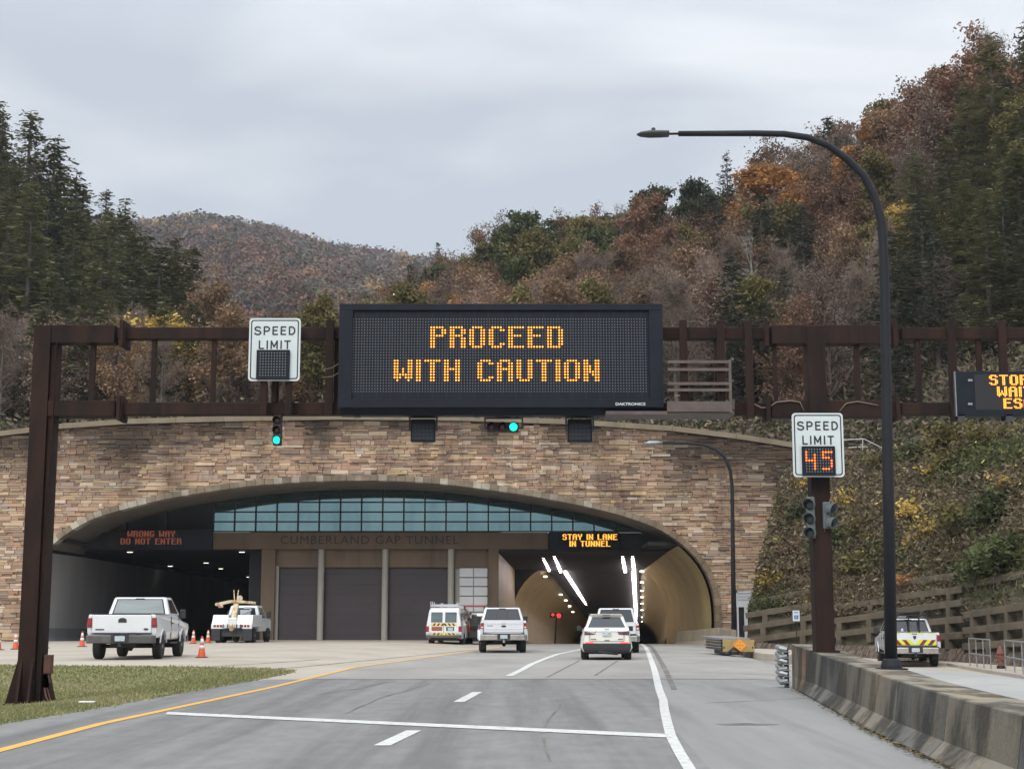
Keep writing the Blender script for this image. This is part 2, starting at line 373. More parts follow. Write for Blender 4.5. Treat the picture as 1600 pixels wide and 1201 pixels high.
# far base ground, reaching everything
m_ = MB(); m_.box(-600, 600, -55, 89, -1.6, -1.0); g_ = m_.obj('ground', MT['grass_base']); setp(g_, kind='structure')
drape('apron', [(-75, 36.5), (-75, 89.5), (-16, 89.5), (-16, 94.5), (-1, 94.5), (-1, 92), (13.5, 92), (13.5, 89), (40, 89), (60, 36.5)], 0, MT['apron'], 1.0)
drape('near_ground', [(-75, -20), (-75, 36.5), (60, 36.5), (60, -20)], 0, MT['apron'], 1.0)
def line_poly(pts, wd0, wd1=None):  # closed polygon around a plan polyline, width along x
    wd1 = wd1 or wd0; n = len(pts); Lp = []; Rp = []
    for i, p in enumerate(pts):
        wv = lerp(wd0, wd1, i / (n - 1)); Lp.append((p[0] - wv / 2, p[1])); Rp.append((p[0] + wv / 2, p[1]))
    return Lp + Rp[::-1]
yl = [(x, y) for y, x in YLINE]
def yx(y): return pl(YLINE, y)
def bx(y): return pl(BX, y) if y < 32.6 else 5.97
# concrete carriageway beyond the joint
drape('tunnel_road', [(yx(38) - .1, 37.6), (yx(46.7) - .1, 46.7), (yx(66.4) - .1, 66.4), (yx(80) - .1, 80), (.3, 89), (.3, 92), (12.3, 92), (12.3, 80), (10, 60), (9.3, 50), (9, 37.6)], .006, MT['roadconc'])
# asphalt up to the joint
asp = [(yx(-18) - 2.6, -18), (yx(5) - 2.6, 5), (yx(16.9) - 2.4, 16.9), (yx(21.7) - 2.2, 21.7), (yx(33) - 1.6, 33), (yx(38) - .9, 37.6), (3.6, 37.6), (3.2, 33), (2.2, 21), (1.95, 15), (1.6, 3), (1.5, -18)]
drape('road', asp, .008, MT['asphalt'])
drape('shoulder', [(1.5, -18), (1.6, 3), (1.95, 15), (2.2, 21), (3.2, 33), (3.6, 37.6), (8.8, 37.6), (bx(32.6) + .3, 32.6), (bx(25.8) + .3, 25.8), (bx(18) + .3, 18), (bx(10) + .3, 10), (bx(3) + .3, 3), (4.2, -18)], .008, MT['shoulder'])
# ramp road beyond the barrier
drape('ramp_road', [(5.4, -18), (5.2, 10), (6.6, 25), (7.2, 33), (9.2, 38), (9.4, 50), (10, 60), (12.2, 64.5), (14.5, 61.8), (16.5, 55), (17.6, 49), (17.3, 40), (16, 25), (14.6, 10), (13, -18)], .007, mat('ramp_concrete', (.40, .39, .365), .9, col2=(.32, .32, .31), scale=.3, coords='World', stretch=(1, .35, 1), detail=9, colB=(.25, .25, .245), scaleB=.9, facB=(.55, .75)))
# grass island
gr = [gp(-260, 1036), gp(-60, 1038), gp(60, 1040), gp(200, 1041), gp(330, 1043), gp(430, 1045), gp(462, 1047), gp(455, 1051), gp(420, 1058), gp(350, 1072), gp(240, 1091), gp(120, 1112), gp(0, 1131), gp(-200, 1162), gp(-600, 1215), (-22, 4), (-60, 4), (-60, 40), (-30, 46.5)]
drape('grass_verge', gr, .012, MT['grass_base'])
# blades of grass
GP = gr
def inpoly(x, y, P):
    c = False; j = len(P) - 1
    for i in range(len(P)):
        if (P[i][1] > y) != (P[j][1] > y) and x < (P[j][0] - P[i][0]) * (y - P[i][1]) / (P[j][1] - P[i][1]) + P[i][0]: c = not c
        j = i
    return c
rg = random.Random(3); gb = MB(); cnt = 0
PB = [(p[0] - .05, p[1]) for p in gr]
while cnt < 42000:
    Y = rg.uniform(14, 46); x = rg.uniform(-XA(1650, Y), yx(Y))
    jx = rg.gauss(0, .09)
    if not inpoly(x + jx, Y + rg.gauss(0, .12), PB): continue
    z = gz(x, Y); a = rg.uniform(0, 6.28); h = rg.uniform(.025, .075) * (1.5 if rg.random() < .05 else 1); wv = rg.uniform(.008, .02) * (.6 + Y / 30); lean = rg.uniform(-.04, .04)
    dx, dy = math.cos(a) * wv, math.sin(a) * wv
    t = rg.random(); n_ = math.sin(x * .9 + math.sin(Y * .5) * 2) + math.sin(Y * .8 + x * .3)
    c = (.25, .25, .10) if t < .5 else ((.17, .19, .075) if t < .75 else (.34, .30, .15))
    if n_ > .9 and rg.random() < .5: c = (.36, .32, .18)
    gb.cur = c
    gb.add([(x - dx, Y - dy, z), (x + dx, Y + dy, z), (x + lean, Y + lean, z + h)], [(0, 1, 2)]); cnt += 1
gb.cur = None
o = gb.obj('grass', mat('grass_blades', (.2, .2, .08), .8, attr=True, isl=.25, trans=.2)); setp(o, kind='stuff')
o['label'] = 'short mown grass with dry patches on the island left of the road'; o['category'] = 'grass'
# painted lines ---------------------------------------------------------
drape('yellow_line', line_poly([p for p in yl if p[1] < 82], .17, .15), .014, MT['yellow_paint'])
WR = [(.3, -15), (1.2, 5), (1.72, 14.7), (1.85, 17), (2.01, 19.5), (2.22, 22), (2.48, 25), (2.76, 28), (3.05, 31.7), (3.5, 37), (3.72, 39.5), (4.35, 47), (5.9, 66), (7.0, 80), (7.6, 90)]
drape('white_line', line_poly(WR, .11, .2), .015, MT['white_paint'])
drape('joint_line', line_poly([(p[0] + .36, p[1] + .5) for p in WR[8:]], .12, .2), .0135, MT['joint'])
a_, b_ = gp(262, 1113, 0), gp(1047, 1148, 0)
drape('stop_line', [(a_[0], a_[1]), (b_[0], b_[1]), (b_[0], b_[1] - .62), (a_[0] + .1, a_[1] - .62)], .0165, MT['white_paint'])
for nm, (p, q), wv in (('lane_dash', ((-1.30, 20.4), (-1.52, 18.0)), .2), ('lane_dash', ((-.70, 31), (-.95, 27.3)), .2), ('lane_dash', ((-1.9, 9), (-2.0, 6)), .2)):
    drape(nm, line_poly([q, p], wv), .0145, MT['white_paint'], 4)
drape('lane_line', line_poly([(-.08, 39.6), (.32, 45), (.64, 50), (1.2, 56.5), (1.9, 64), (3.2, 73), (4.2, 82), (5.2, 92)], .2, .24), .0145, MT['white_paint'])
# saw-cut joints and cracks in the concrete
for k, (p, q) in enumerate([((280, 1047), (500, 1030)), ((0, 1033), (540, 1029)), ((120, 1022), (640, 1017)), ((430, 1045), (760, 1013)), ((0, 1017), (420, 1012)), ((1038, 1048), (1220, 1055)), ((1060, 1036), (1218, 1036)), ((1165, 1025), (1225, 1042)), ((930, 1055), (965, 1032)), ((855, 1058), (905, 1032))]):
    A = gp(*p); B = gp(*q); d = Vector((B[0] - A[0], B[1] - A[1])); nrm = Vector((-d.y, d.x)).normalized() * .03
    drape('pavement_joint', [(A[0] - nrm.x, A[1] - nrm.y), (B[0] - nrm.x, B[1] - nrm.y), (B[0] + nrm.x, B[1] + nrm.y), (A[0] + nrm.x, A[1] + nrm.y)], .0115, MT['joint'], 2)
drape('pavement_joint', [(-4.9, 37.55), (8.9, 37.55), (8.9, 37.75), (-4.9, 37.75)], .012, MT['joint'], 2)
rc_ = random.Random(31)
for x0_, y0_, dx_, dy_, n_ in ((3.4, 27, .5, .35, 7), (-2.6, 24, .1, 1.5, 8), (.4, 16, .05, 1.7, 8), (-3.8, 30, .15, 1.2, 6), (-.2, 34, .6, .1, 8)):
    P_ = []; x, y = x0_, y0_
    for k in range(n_): P_.append((x, y)); x += dx_ + rc_.uniform(-.12, .12); y += dy_ + rc_.uniform(-.1, .1) * (1 if abs(dy_) < .5 else 3)
    cm_ = MB()
    for (xa, ya), (xb, yb) in zip(P_, P_[1:]):
        d = Vector((xb - xa, yb - ya)).normalized(); q = Vector((-d.y, d.x)) * rc_.uniform(.012, .024); cm_.quad((xa - q.x, ya - q.y, .0125), (xb - q.x, yb - q.y, .0125), (xb + q.x, yb + q.y, .0125), (xa + q.x, ya + q.y, .0125))
    o = cm_.obj('road_crack', MT['joint']); setp(o, kind='structure')
o = MB().prism([(3.3 + .42 * math.cos(R(a)) * (1 + .2 * math.sin(a * 3)), 21.6 + .2 * math.sin(R(a)) * (1 + .3 * math.sin(a * 7))) for a in range(0, 360, 20)], .0118, .0122, 'z').obj('tar_patch', MT['joint']); setp(o, kind='structure')
# ================================================================== BARRIER
def bh(Y): return pl([(-20, .62), (10, .63), (15, .65), (19, .68), (22, .73), (29, .79), (32.7, .93)], Y)
bt = thing('concrete_barrier', 'long stained grey concrete barrier with a flat top, right of the shoulder', 'barrier', (5.5, 29, 0))
mb = MB(); rb = random.Random(5)
Yb = 32.7; k = 0
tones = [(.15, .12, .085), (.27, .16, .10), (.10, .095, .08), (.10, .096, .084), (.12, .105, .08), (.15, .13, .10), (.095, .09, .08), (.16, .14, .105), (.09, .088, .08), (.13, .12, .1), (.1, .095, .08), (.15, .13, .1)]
wds = [1.5, .55, 2.2, 3.0, 3.0, 3.2, 3.0, 3.0, 3.0, 3.0, 3, 3, 3]
for wd in wds:
    y1 = Yb; y0 = Yb - wd + .02; tn = tones[k % len(tones)]; k += 1
    nsub = 3
    for j in range(nsub):
        ya = lerp(y1, y0, j / nsub); yb_ = lerp(y1, y0, (j + 1) / nsub)
        def sec(y):
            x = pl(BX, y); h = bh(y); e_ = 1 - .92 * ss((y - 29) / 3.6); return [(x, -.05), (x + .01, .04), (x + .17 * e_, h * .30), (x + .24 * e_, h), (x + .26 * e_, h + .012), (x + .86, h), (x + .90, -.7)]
        A, B = sec(ya), sec(yb_)
        for i in range(6):
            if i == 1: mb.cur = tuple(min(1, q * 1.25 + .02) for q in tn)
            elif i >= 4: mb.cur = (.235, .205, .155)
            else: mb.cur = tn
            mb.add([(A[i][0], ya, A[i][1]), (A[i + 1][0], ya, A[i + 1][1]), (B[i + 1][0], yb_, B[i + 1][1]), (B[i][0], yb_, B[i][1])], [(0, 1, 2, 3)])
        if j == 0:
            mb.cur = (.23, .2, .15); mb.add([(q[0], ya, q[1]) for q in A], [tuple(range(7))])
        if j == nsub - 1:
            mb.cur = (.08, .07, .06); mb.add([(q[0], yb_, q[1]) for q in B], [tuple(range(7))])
    Yb -= wd
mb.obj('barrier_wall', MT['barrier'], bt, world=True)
# coil of guard rail ends at the head of the barrier
ct = thing('crash_rail_stack', 'stack of battered silver guardrail ends against the head of the concrete barrier', 'guardrail', (5.75, 33.1, 0))
for i in range(6):
    z = .16 + i * .13; m_ = MB(); x0 = 5.97; sg = 1 if i % 2 else -1
    m_.tube([(x0 - .03, 32.95, z), (x0 - .16, 33.0, z + .03 * sg), (x0 - .2, 33.2, z + .05), (x0 - .1, 33.35, z + .02)], [.055, .07, .06, .05], 8)
    m_.box(x0 - .12, x0 + .02, 32.9, 33.3, z - .055, z - .035)
    m_.obj('rail_end', MT['gray_metal'], ct, world=True, bevel=.008)
m_ = MB(); m_.box(5.9, 5.965, 32.95, 33.2, 0.0, .85); m_.obj('bracket', MT['dark_metal'], ct, world=True)
# weeds and dead leaves along the barrier foot
lf = MB(); rl = random.Random(9)
for i in range(900):
    Y = rl.uniform(5, 32) if rl.random() < .5 else rl.gauss(19, 2.5); x = pl(BX, Y) - abs(rl.gauss(0, .07)) + .03
    s_ = rl.uniform(.012, .035); a = rl.uniform(0, 6.3); z = gz(x, Y) + .02 + rl.random() * .02
    lf.cur = rl.choice([(.2, .13, .07), (.12, .1, .05), (.28, .2, .12), (.06, .05, .03), (.1, .13, .04)])
    lf.add([(x + s_ * math.cos(a), Y + s_ * math.sin(a), z), (x - s_ * math.sin(a), Y + s_ * math.cos(a), z + .01), (x - s_ * math.cos(a), Y - s_ * math.sin(a), z + .005), (x + s_ * math.sin(a), Y - s_ * math.cos(a), z)], [(0, 1, 2, 3)])
lf.cur = None; o = lf.obj('leaf_litter', MT['brush']); setp(o, 'dead leaves and weeds along the foot of the concrete barrier', 'leaf litter', kind='stuff')
# ================================================================== GANTRY
YG = 30.0; SG = F / YG
def gx(px): return W(px, 800, YG).x
def gzz(py): return W(800, py, YG).z
gt = thing('sign_gantry', 'rusty brown steel sign gantry spanning the whole road', 'gantry', (gx(45), YG, gz(gx(45), YG)))
def XZ(px, py, Y=YG): return W(px, py, Y)
def gbox(m, px0, py0, px1, py1, d, Yc=YG):
    a = W(px0, py0, Yc); b = W(px1, py1, Yc); m.box(min(a.x, b.x), max(a.x, b.x), Yc - d / 2, Yc + d / 2, min(a.z, b.z), max(a.z, b.z))
xL = gx(62); zT = gzz(511); zB0 = gzz(652)
m_ = MB(); x0, x1 = xL - .17 - .06, xL + .24; zb = gz(xL, YG) - .02
m_.box(x0, x1 - .13, YG - .2, YG + .2, zb, zT + .005)
m_.box(x1 - .13, x1 - .02, YG - .12, YG + .12, zb, zT - .35)
m_.box(x1 - .02, x1 + .0, YG - .2, YG + .2, zb, zT - .33)
m_.obj('post', MT['rust'], gt, bevel=.012, world=True)
m_ = MB()
for sgn, xe in ((-1, x0), (1, x1)):
    m_.prism([(xe, zb), (xe + sgn * .26, zb), (xe + sgn * .22, zb + .12), (xe, zb + 1.0)], YG - .1, YG + .1, 'y')
m_.prism([(YG - .2, zb), (YG - .42, zb), (YG - .2, zb + .9)], x0 + .05, x0 + .1, 'x'); m_.prism([(YG - .2, zb), (YG - .42, zb), (YG - .2, zb + .9)], x1 - .2, x1 - .15, 'x')
m_.box(x0 - .3, x1 + .3, YG - .45, YG + .4, zb - .02, zb + .04)
m_.obj('base_gusset', MT['rust'], gt, world=True, bevel=.005)
m_ = MB(); m_.box(x1 + .02, x1 + .16, YG - .14, YG + .06, zb + .62, zb + .98); m_.box(x1 + .0, x1 + .14, YG - .1, YG + .02, zb + .3, zb + .62)
m_.tube([(x1 + .05, YG - .1, zb + .35), (x1 + .1, YG - .16, zb + .2), (x1 + .2, YG - .2, zb + .02)], .02, 6); m_.tube([(x1 + .1, YG - .1, zb + .35), (x1 + .17, YG - .12, zb + .15), (x1 + .26, YG - .2, zb + .02)], .015, 6)
m_.obj('conduit_box', mat('rusty_box', (.13, .055, .035), .8, col2=(.07, .035, .028), scale=6), gt, world=True, bevel=.01)
for py0, py1, thin0, thin1 in ((510, 538, 513, 531), (627, 652, 630, 649)):
    for q_ in ((78, py0, 182, py1, .34), (1203, py0, 1402, py1 + 1, .34), (186, thin0, 1199, thin1, .26), (1406, thin0, 1900, thin1, .26)):
        m_ = MB(); gbox(m_, *q_); m_.obj('chord', MT['rust'], gt, bevel=.012, world=True)
    for p in (184, 1201, 1404):
        m_ = MB(); m_.cb(((gx(p)), YG, (gzz(py0) + gzz(py1)) / 2), (.07, .62, gzz(py0) - gzz(py1) + .16)); m_.cb(((gx(p) + .03), YG, (gzz(py0) + gzz(py1)) / 2), (.05, .55, gzz(py0) - gzz(py1) + .1)); m_.obj('flange', MT['rust'], gt, world=True)
zt2, zb2 = gzz(530), gzz(630)
for p, wd in ((135, .1), (232, .09), (327, .09), (428, .08), (522, .09), (1126, .13), (1217, .07), (1347, .1), (1444, .1), (1541, .09), (1640, .1), (1720, .1), (1800, .1)):
    m_ = MB(); m_.box(gx(p) - wd / 2, gx(p) + wd / 2, YG - .06, YG + .06, zb2 - .02, zt2 + .02); m_.obj('web_member', MT['rust'], gt, world=True)
# uprights bolted over the front of the chords
for p, pa, pb in ((513, 504, 652), (1070, 504, 640), (1129, 505, 640), (1173, 505, 656), (1493, 504, 660), (1573, 505, 660), (1650, 505, 660)):
    m_ = MB(); m_.box(gx(p) - .075, gx(p) + .075, YG - .3, YG - .175, gzz(pb), gzz(pa)); m_.obj('sign_upright', MT['rust'], gt, world=True, bevel=.006)
# second post on the barrier
m_ = MB(); zz = bh(YG); m_.box(gx(1266), gx(1295), YG - .2, YG + .2, zz - .02, gzz(512)); m_.obj('post', MT['rust'], gt, world=True, bevel=.012)
m_ = MB(); m_.box(gx(1266) - .03, gx(1295) + .08, YG - .26, YG + .26, zz, zz + .03)
for k in range(8): m_.lathe([(.018, 0), (.018, .03), (.008, .035)], (lerp(gx(1268), gx(1289), (k % 2)), YG - .215, gzz(548) - .06 * (k // 2)), 6, 'y')
m_.obj('base_plate', MT['rust'], gt, world=True)
# third post far right
m_ = MB(); m_.box(gx(1880), gx(1912), YG - .2, YG + .2, -.5, gzz(512)); m_.obj('post', MT['rust'], gt, world=True, bevel=.012)
# loose cables
m_ = MB()
m_.tube([XZ(1178, 631, YG - .2), XZ(1190, 637, YG - .2), XZ(1202, 636, YG - .2), XZ(1213, 628, YG - .2), XZ(1235, 626, YG - .2), XZ(1250, 628, YG - .2), XZ(1256, 642, YG - .2)], .014, 6)
m_.tube([XZ(1312, 642, YG - .2), XZ(1322, 630, YG - .2), XZ(1340, 627, YG - .2), XZ(1372, 633, YG - .2)], .012, 6)
m_.tube([XZ(505, 578, YG - .3), XZ(520, 574, YG - .3), XZ(532, 566, YG - .3)], .008, 5); m_.tube([XZ(503, 590, YG - .3), XZ(520, 588, YG - .3), XZ(532, 580, YG - .3)], .008, 5)
m_.tube([XZ(1297, 745, YG - .2), XZ(1301, 770, YG - .25), XZ(1290, 800, YG - .25), XZ(1288, 830, YG - .2)], .012, 6)
m_.obj('cable', mat('grey_cable', (.2, .15, .12), .7), gt, world=True, smooth=True)
# platform beside the main sign
wp = MB(); YW = YG - .55
def wb(px0, py0, px1, py1, th=.03, yy=YW): gbox(wp, px0, py0, px1, py1, th, yy)
for yy in (YG - .95, YG - .32):
    for py in (563, 575, 597, 607): wb(1043, py, 1142, py + 4.5, .04, yy)
    wb(1138, 562, 1144, 645, .05, yy)
    wb(1042, 627, 1142, 643, .04, yy)
gbox(wp, 1137, 627, 1144, 643, .7, YW); gbox(wp, 1139, 563, 1143, 567, .65, YW); gbox(wp, 1139, 597, 1143, 600, .65, YW)
gbox(wp, 945, 646, 1143, 651, .75, YW)
wp.obj('service_walkway', mat('brown_walkway_steel', (.085, .062, .052), .6, col2=(.12, .09, .08), scale=4), gt, world=True)
# ------------------------------------------------------------------ dot matrix fonts
FT = {'P': ['xxxxx.', 'xx..xx', 'xx..xx', 'xxxxx.', 'xx....', 'xx....', 'xx....', 'xx....'], 'R': ['xxxxx.', 'xx..xx', 'xx..xx', 'xxxxx.', 'xx..xx', 'xx..xx', 'xx..xx', 'xx..xx'],
      'O': ['.xxxx.'] + ['xx..xx'] * 6 + ['.xxxx.'], 'C': ['.xxxx.', 'xx..xx'] + ['xx....'] * 4 + ['xx..xx', '.xxxx.'], 'E': ['xxxxxx', 'xx....', 'xx....', 'xxxxx.', 'xx....', 'xx....', 'xx....', 'xxxxxx'],
      'D': ['xxxxx.'] + ['xx..xx'] * 6 + ['xxxxx.'], 'W': ['xx...xx'] * 3 + ['xx.x.xx'] * 2 + ['xxxxxxx', 'xxx.xxx', '.x...x.'], 'I': ['xx'] * 8, 'T': ['xxxxxx'] + ['..xx..'] * 7,
      'H': ['xx..xx'] * 3 + ['xxxxxx'] + ['xx..xx'] * 4, 'A': ['.xxxx.', 'xx..xx', 'xx..xx', 'xxxxxx'] + ['xx..xx'] * 4, 'U': ['xx..xx'] * 7 + ['.xxxx.'],
      'N': ['xx..xx', 'xx..xx', 'xxx.xx', 'xxx.xx', 'xxxxxx', 'xx.xxx', 'xx..xx', 'xx..xx'], 'S': ['.xxxx.', 'xx..xx', 'xx....', '.xxxx.', '....xx', '....xx', 'xx..xx', '.xxxx.'],
      'L': ['xx....'] * 7 + ['xxxxxx'], 'Y': ['xx..xx'] * 3 + ['.xxxx.'] + ['..xx..'] * 4, 'G': ['.xxxx.', 'xx..xx', 'xx....', 'xx....', 'xx.xxx', 'xx..xx', 'xx..xx', '.xxxx.'],
      'F': ['xxxxxx', 'xx....', 'xx....', 'xxxxx.', 'xx....', 'xx....', 'xx....', 'xx....'], 'M': ['xx...xx', 'xxx.xxx', 'xxxxxxx', 'xx.x.xx'] + ['xx...xx'] * 4, ' ': ['....'] * 8}
def dots_of(s, col, row):
    out = set(); c = col
    for ch in s:
        g = FT[ch]
        for r, ln in enumerate(g):
            for k, q in enumerate(ln):
                if q == 'x': out.add((c + k, row + r))
        c += len(g[0]) + 1
    return out
def width_of(s): return sum(len(FT[ch][0]) + 1 for ch in s) - 1
def dot(m, x, Y, z, r, n=8):
    m.add([(x + r * math.cos(6.2832 * k / n), Y, z + r * math.sin(6.2832 * k / n)) for k in range(n)], [tuple(range(n))])
def lit_letters(t, s, col, row, fpos, Y, r0, r1, m0='dot_on', m1='dot_rim'):
    for ch in s:
        if ch != ' ':
            a = MB(); b = MB()
            for c, r in dots_of(ch, col, row):
                x, z = fpos(c, r); dot(a, x, Y - .012, z, r0); dot(b, x, Y - .008, z, r1)
            o = a.obj('lit_letter', MT[m0], t, world=True)
            if m1:
                l = t.location; b.v = [(p[0] - l[0], p[1] - l[1], p[2] - l[2]) for p in b.v]; b.obj('letter_rim', MT[m1], o)
        col += len(FT[ch][0]) + 1
# ------------------------------------------------------------------ main message sign
YM = YG - .62; sm = YM / F
a = W(531, 476, YM); b = W(1037, 637, YM)
vt = thing('message_sign', 'huge dark message board reading PROCEED WITH CAUTION in amber dots', 'message sign', ((a.x + b.x) / 2, YM, b.z))
m_ = MB(); m_.box(a.x, b.x, YM, YM + .42, b.z, a.z); m_.prism([(YM, b.z), (YM + .42, b.z), (YM + .42, b.z - .13), (YM + .12, b.z - .13)], a.x + .03, b.x - .02, 'x'); m_.obj('cabinet', MT['cabinet'], vt, world=True, bevel=.012)
m_ = MB(); fr = .055
m_.box(a.x, b.x, YM - fr, YM - .001, a.z - .12, a.z + .01); m_.box(a.x, b.x, YM - fr, YM - .001, b.z, b.z + .17)
m_.box(a.x, a.x + .27, YM - fr, YM - .001, b.z + .17, a.z - .12); m_.box(b.x - .27, b.x, YM - fr, YM - .001, b.z + .17, a.z - .12); m_.obj('bezel', MT['cabinet'], vt, world=True, bevel=.006)
p0 = W(552.6, 498.6, YM); pitch = 4.42 * sm / CT * 1.0
lit = dots_of('PROCEED', 28, 3) | dots_of('WITH CAUTION', 15, 15)
mo = MB()
for c in range(106):
    for r in range(27):
        if (c, r) not in lit: dot(mo, p0.x + c * pitch * CT, YM - .008, p0.z - r * pitch, .0115, 6)
mo.obj('unlit_dots', MT['dot_off'], vt, world=True)
for s_, c_, r_ in (('PROCEED', 28, 3), ('WITH CAUTION', 15, 15)): lit_letters(vt, s_, c_, r_, lambda c, r: (p0.x + c * pitch * CT, p0.z - r * pitch), YM, .0165, .0235)
m_ = MB()
for c in range(-1, 107, 5):
    x = p0.x + (c - .5) * pitch * CT; m_.box(x - .004, x + .004, YM - .004, YM - .002, b.z + .17, a.z - .13)
m_.obj('panel_seam', MT['sign_black'], vt, world=True)
text('maker_lettering', 'DAKTRONICS', .075, W(985, 633, YM - .08) - vt.location, MT['sign_white'], vt, 1.25, .002, .002)
for p in (558, 745, 826): 
    m_ = MB(); q = W(p, 648, YG - .3); m_.cb(q, (.12, .2, .1)); m_.obj('mounting_foot', MT['dark_metal'], vt, world=True)
# ------------------------------------------------------------------ speed limit signs
def ell(cx, cz, rx, rz, a0, a1, n=8): return [(cx + rx * math.cos(R(lerp(a0, a1, i / n))), cz + rz * math.sin(R(lerp(a0, a1, i / n)))) for i in range(n + 1)]
SF = {'S': (.66, [ell(.33, .74, .29, .22, 20, 180, 7) + ell(.33, .74, .29, .22, 200, 265, 3) + ell(.33, .26, .31, .24, 80, -20, 5) + ell(.33, .26, .31, .24, -40, -165, 6)]),
      'P': (.62, [[(.06, 0), (.06, .96), (.34, .96)] + ell(.34, .70, .25, .26, 90, -90, 8) + [(.06, .44)]]), 'E': (.56, [[(.54, .96), (.06, .96), (.06, .04), (.54, .04)], [(.06, .52), (.48, .52)]]),
      'D': (.66, [[(.06, .04), (.06, .96), (.28, .96)] + ell(.28, .5, .33, .46, 90, -90, 10) + [(.06, .04)]]), 'L': (.52, [[(.06, 1), (.06, .04), (.52, .04)]]), 'I': (.12, [[(.06, 0), (.06, 1)]]),
      'M': (.74, [[(.06, 0), (.06, 1)], [(.06, .97), (.37, .25), (.68, .97)], [(.68, 0), (.68, 1)]]), 'T': (.6, [[(0, .96), (.6, .96)], [(.3, 0), (.3, .96)]])}
def stroke_text(t, s, wd, ht, pos, th=None):
    gap = .3; tot = sum(SF[c][0] for c in s) + gap * (len(s) - 1); kx = wd / tot; th = th or ht * .18; x = pos[0] - wd / 2; dp = 0
    for c in s:
        m = MB()
        for ln in SF[c][1]:
            P = [(x + p[0] * kx, pos[1] + p[1] * ht) for p in ln]
            for a, b in zip(P, P[1:]):
                d = Vector((b[0] - a[0], b[1] - a[1])); 
                if d.length < 1e-5: continue
                d.normalize(); nn = Vector((-d.y, d.x)) * th / 2; e = d * th * .22; dp += 1; y = -.0045 - (dp % 7) * .0003
                m.add([(a[0] - e.x - nn.x, y, a[1] - e.y - nn.y), (b[0] + e.x - nn.x, y, b[1] + e.y - nn.y), (b[0] + e.x + nn.x, y, b[1] + e.y + nn.y), (a[0] - e.x + nn.x, y, a[1] - e.y + nn.y)], [(0, 1, 2, 3)])
        m.obj('letter', MT['sign_black'], t); x += (SF[c][0] + gap) * kx
def speed_sign(px0, py0, px1, py1, Y, mat_box, digits, label, parent_posts):
    a = W(px0, py0, Y); b = W(px1, py1, Y); w_, h_ = b.x - a.x, a.z - b.z; cx = (a.x + b.x) / 2
    t = thing('speed_limit_sign', label, 'road sign', (cx, Y, b.z))
    def rr(x0, x1, z0, z1, r, n=4):
        pts = []
        for (ccx, ccz, s0) in ((x1 - r, z1 - r, 0), (x0 + r, z1 - r, 90), (x0 + r, z0 + r, 180), (x1 - r, z0 + r, 270)):
            for k in range(n + 1):
                q = R(s0 + 90 * k / n); pts.append((ccx + r * math.cos(q), ccz + r * math.sin(q)))
        return pts
    m = MB(); m.prism(rr(-w_ / 2, w_ / 2, 0, h_, .07), 0, .03, 'y'); m.obj('panel', MT['sign_white'], t)
    m = MB(); o_, i_ = rr(-w_ / 2 + .035, w_ / 2 - .035, .035, h_ - .035, .055), rr(-w_ / 2 + .058, w_ / 2 - .058, .058, h_ - .058, .04)
    n = len(o_); m.add([(p[0], -.003, p[1]) for p in o_] + [(p[0], -.003, p[1]) for p in i_], [(k, (k + 1) % n, n + (k + 1) % n, n + k) for k in range(n)]); m.obj('border', MT['sign_black'], t)
    lt = h_ * .128
    stroke_text(t, 'SPEED', w_ * .79, lt, (0, h_ * .735)); stroke_text(t, 'LIMIT', w_ * .61, lt, (0, h_ * .51))
    bx0, bx1, bz0, bz1 = mat_box
    m = MB(); m.box(bx0 * w_, bx1 * w_, -.07, -.006, bz0 * h_, bz1 * h_); db = m.obj('digit_display', MT['cabinet'], t, bevel=.006)
    cols = 10; rows = 9; bw = (bx1 - bx0) * w_; bhh = (bz1 - bz0) * h_
    on = set()
    if digits:
        g4 = ['x...', 'x..x', 'x..x', 'xxxx', '...x', '...x', '...x']; g5 = ['xxxx', 'x...', 'xxx.', '...x', '...x', '...x', 'xxx.']
        for r in range(7):
            for k in range(4):
                if g4[r][k] == 'x': on.add((k, r + 1))
                if g5[r][k] == 'x': on.add((k + 6, r + 1))
    a1 = MB(); a2 = MB(); a3 = MB()
    for c in range(cols):
        for r in range(rows):
            x = bx0 * w_ + bw * (.12 + .76 * c / (cols - 1)); z = bz1 * h_ - bhh * (.11 + .76 * r / (rows - 1))
            if (c, r) in on: dot(a1, x, -.077, z, .017); dot(a3, x, -.074, z, .025)
            else: dot(a2, x, -.075, z, .014, 6)
    a2.obj('unlit_dots', MT['dot_off'], t)
    if digits:
        a1.obj('lit_digits', mat('lit_orange_digit', (.4, .05, 0), .5, emis=(1, .33, .03), es=1.6), t); a3.obj('lit_digit_rim', mat('lit_red_rim', (.3, .02, 0), .5, emis=(1, .06, .01), es=.9), t)
    return t, cx, a, b
t, cx, a, b = speed_sign(390, 497, 468, 595, YG - .45, (-.335, .305, .02, .485), False, 'white SPEED LIMIT sign with a blank dark display, on the gantry beam left', None)
m_ = MB()
for xx in (gx(412), gx(451)): m_.box(xx - .065, xx + .065, YG - .41, YG - .28, gzz(652), a.z - .3)
m_.box(gx(425) - .03, gx(425) + .04, YG - .2, YG - .1, gzz(630), gzz(560))
m_.obj('support_post', MT['rust'], t, world=True, bevel=.006)
t, cx, a, b = speed_sign(1237, 645, 1320, 745, YG - .5, (-.33, .315, .02, .475), True, 'white SPEED LIMIT 45 sign with lit orange digits, on the gantry post', None)
m_ = MB(); m_.box(gx(1270), gx(1288), YG - .46, YG - .2, b.z + .15, b.z + .25); m_.box(gx(1270), gx(1288), YG - .46, YG - .2, a.z - .25, a.z - .15); m_.obj('bracket', MT['dark_metal'], t, world=True)
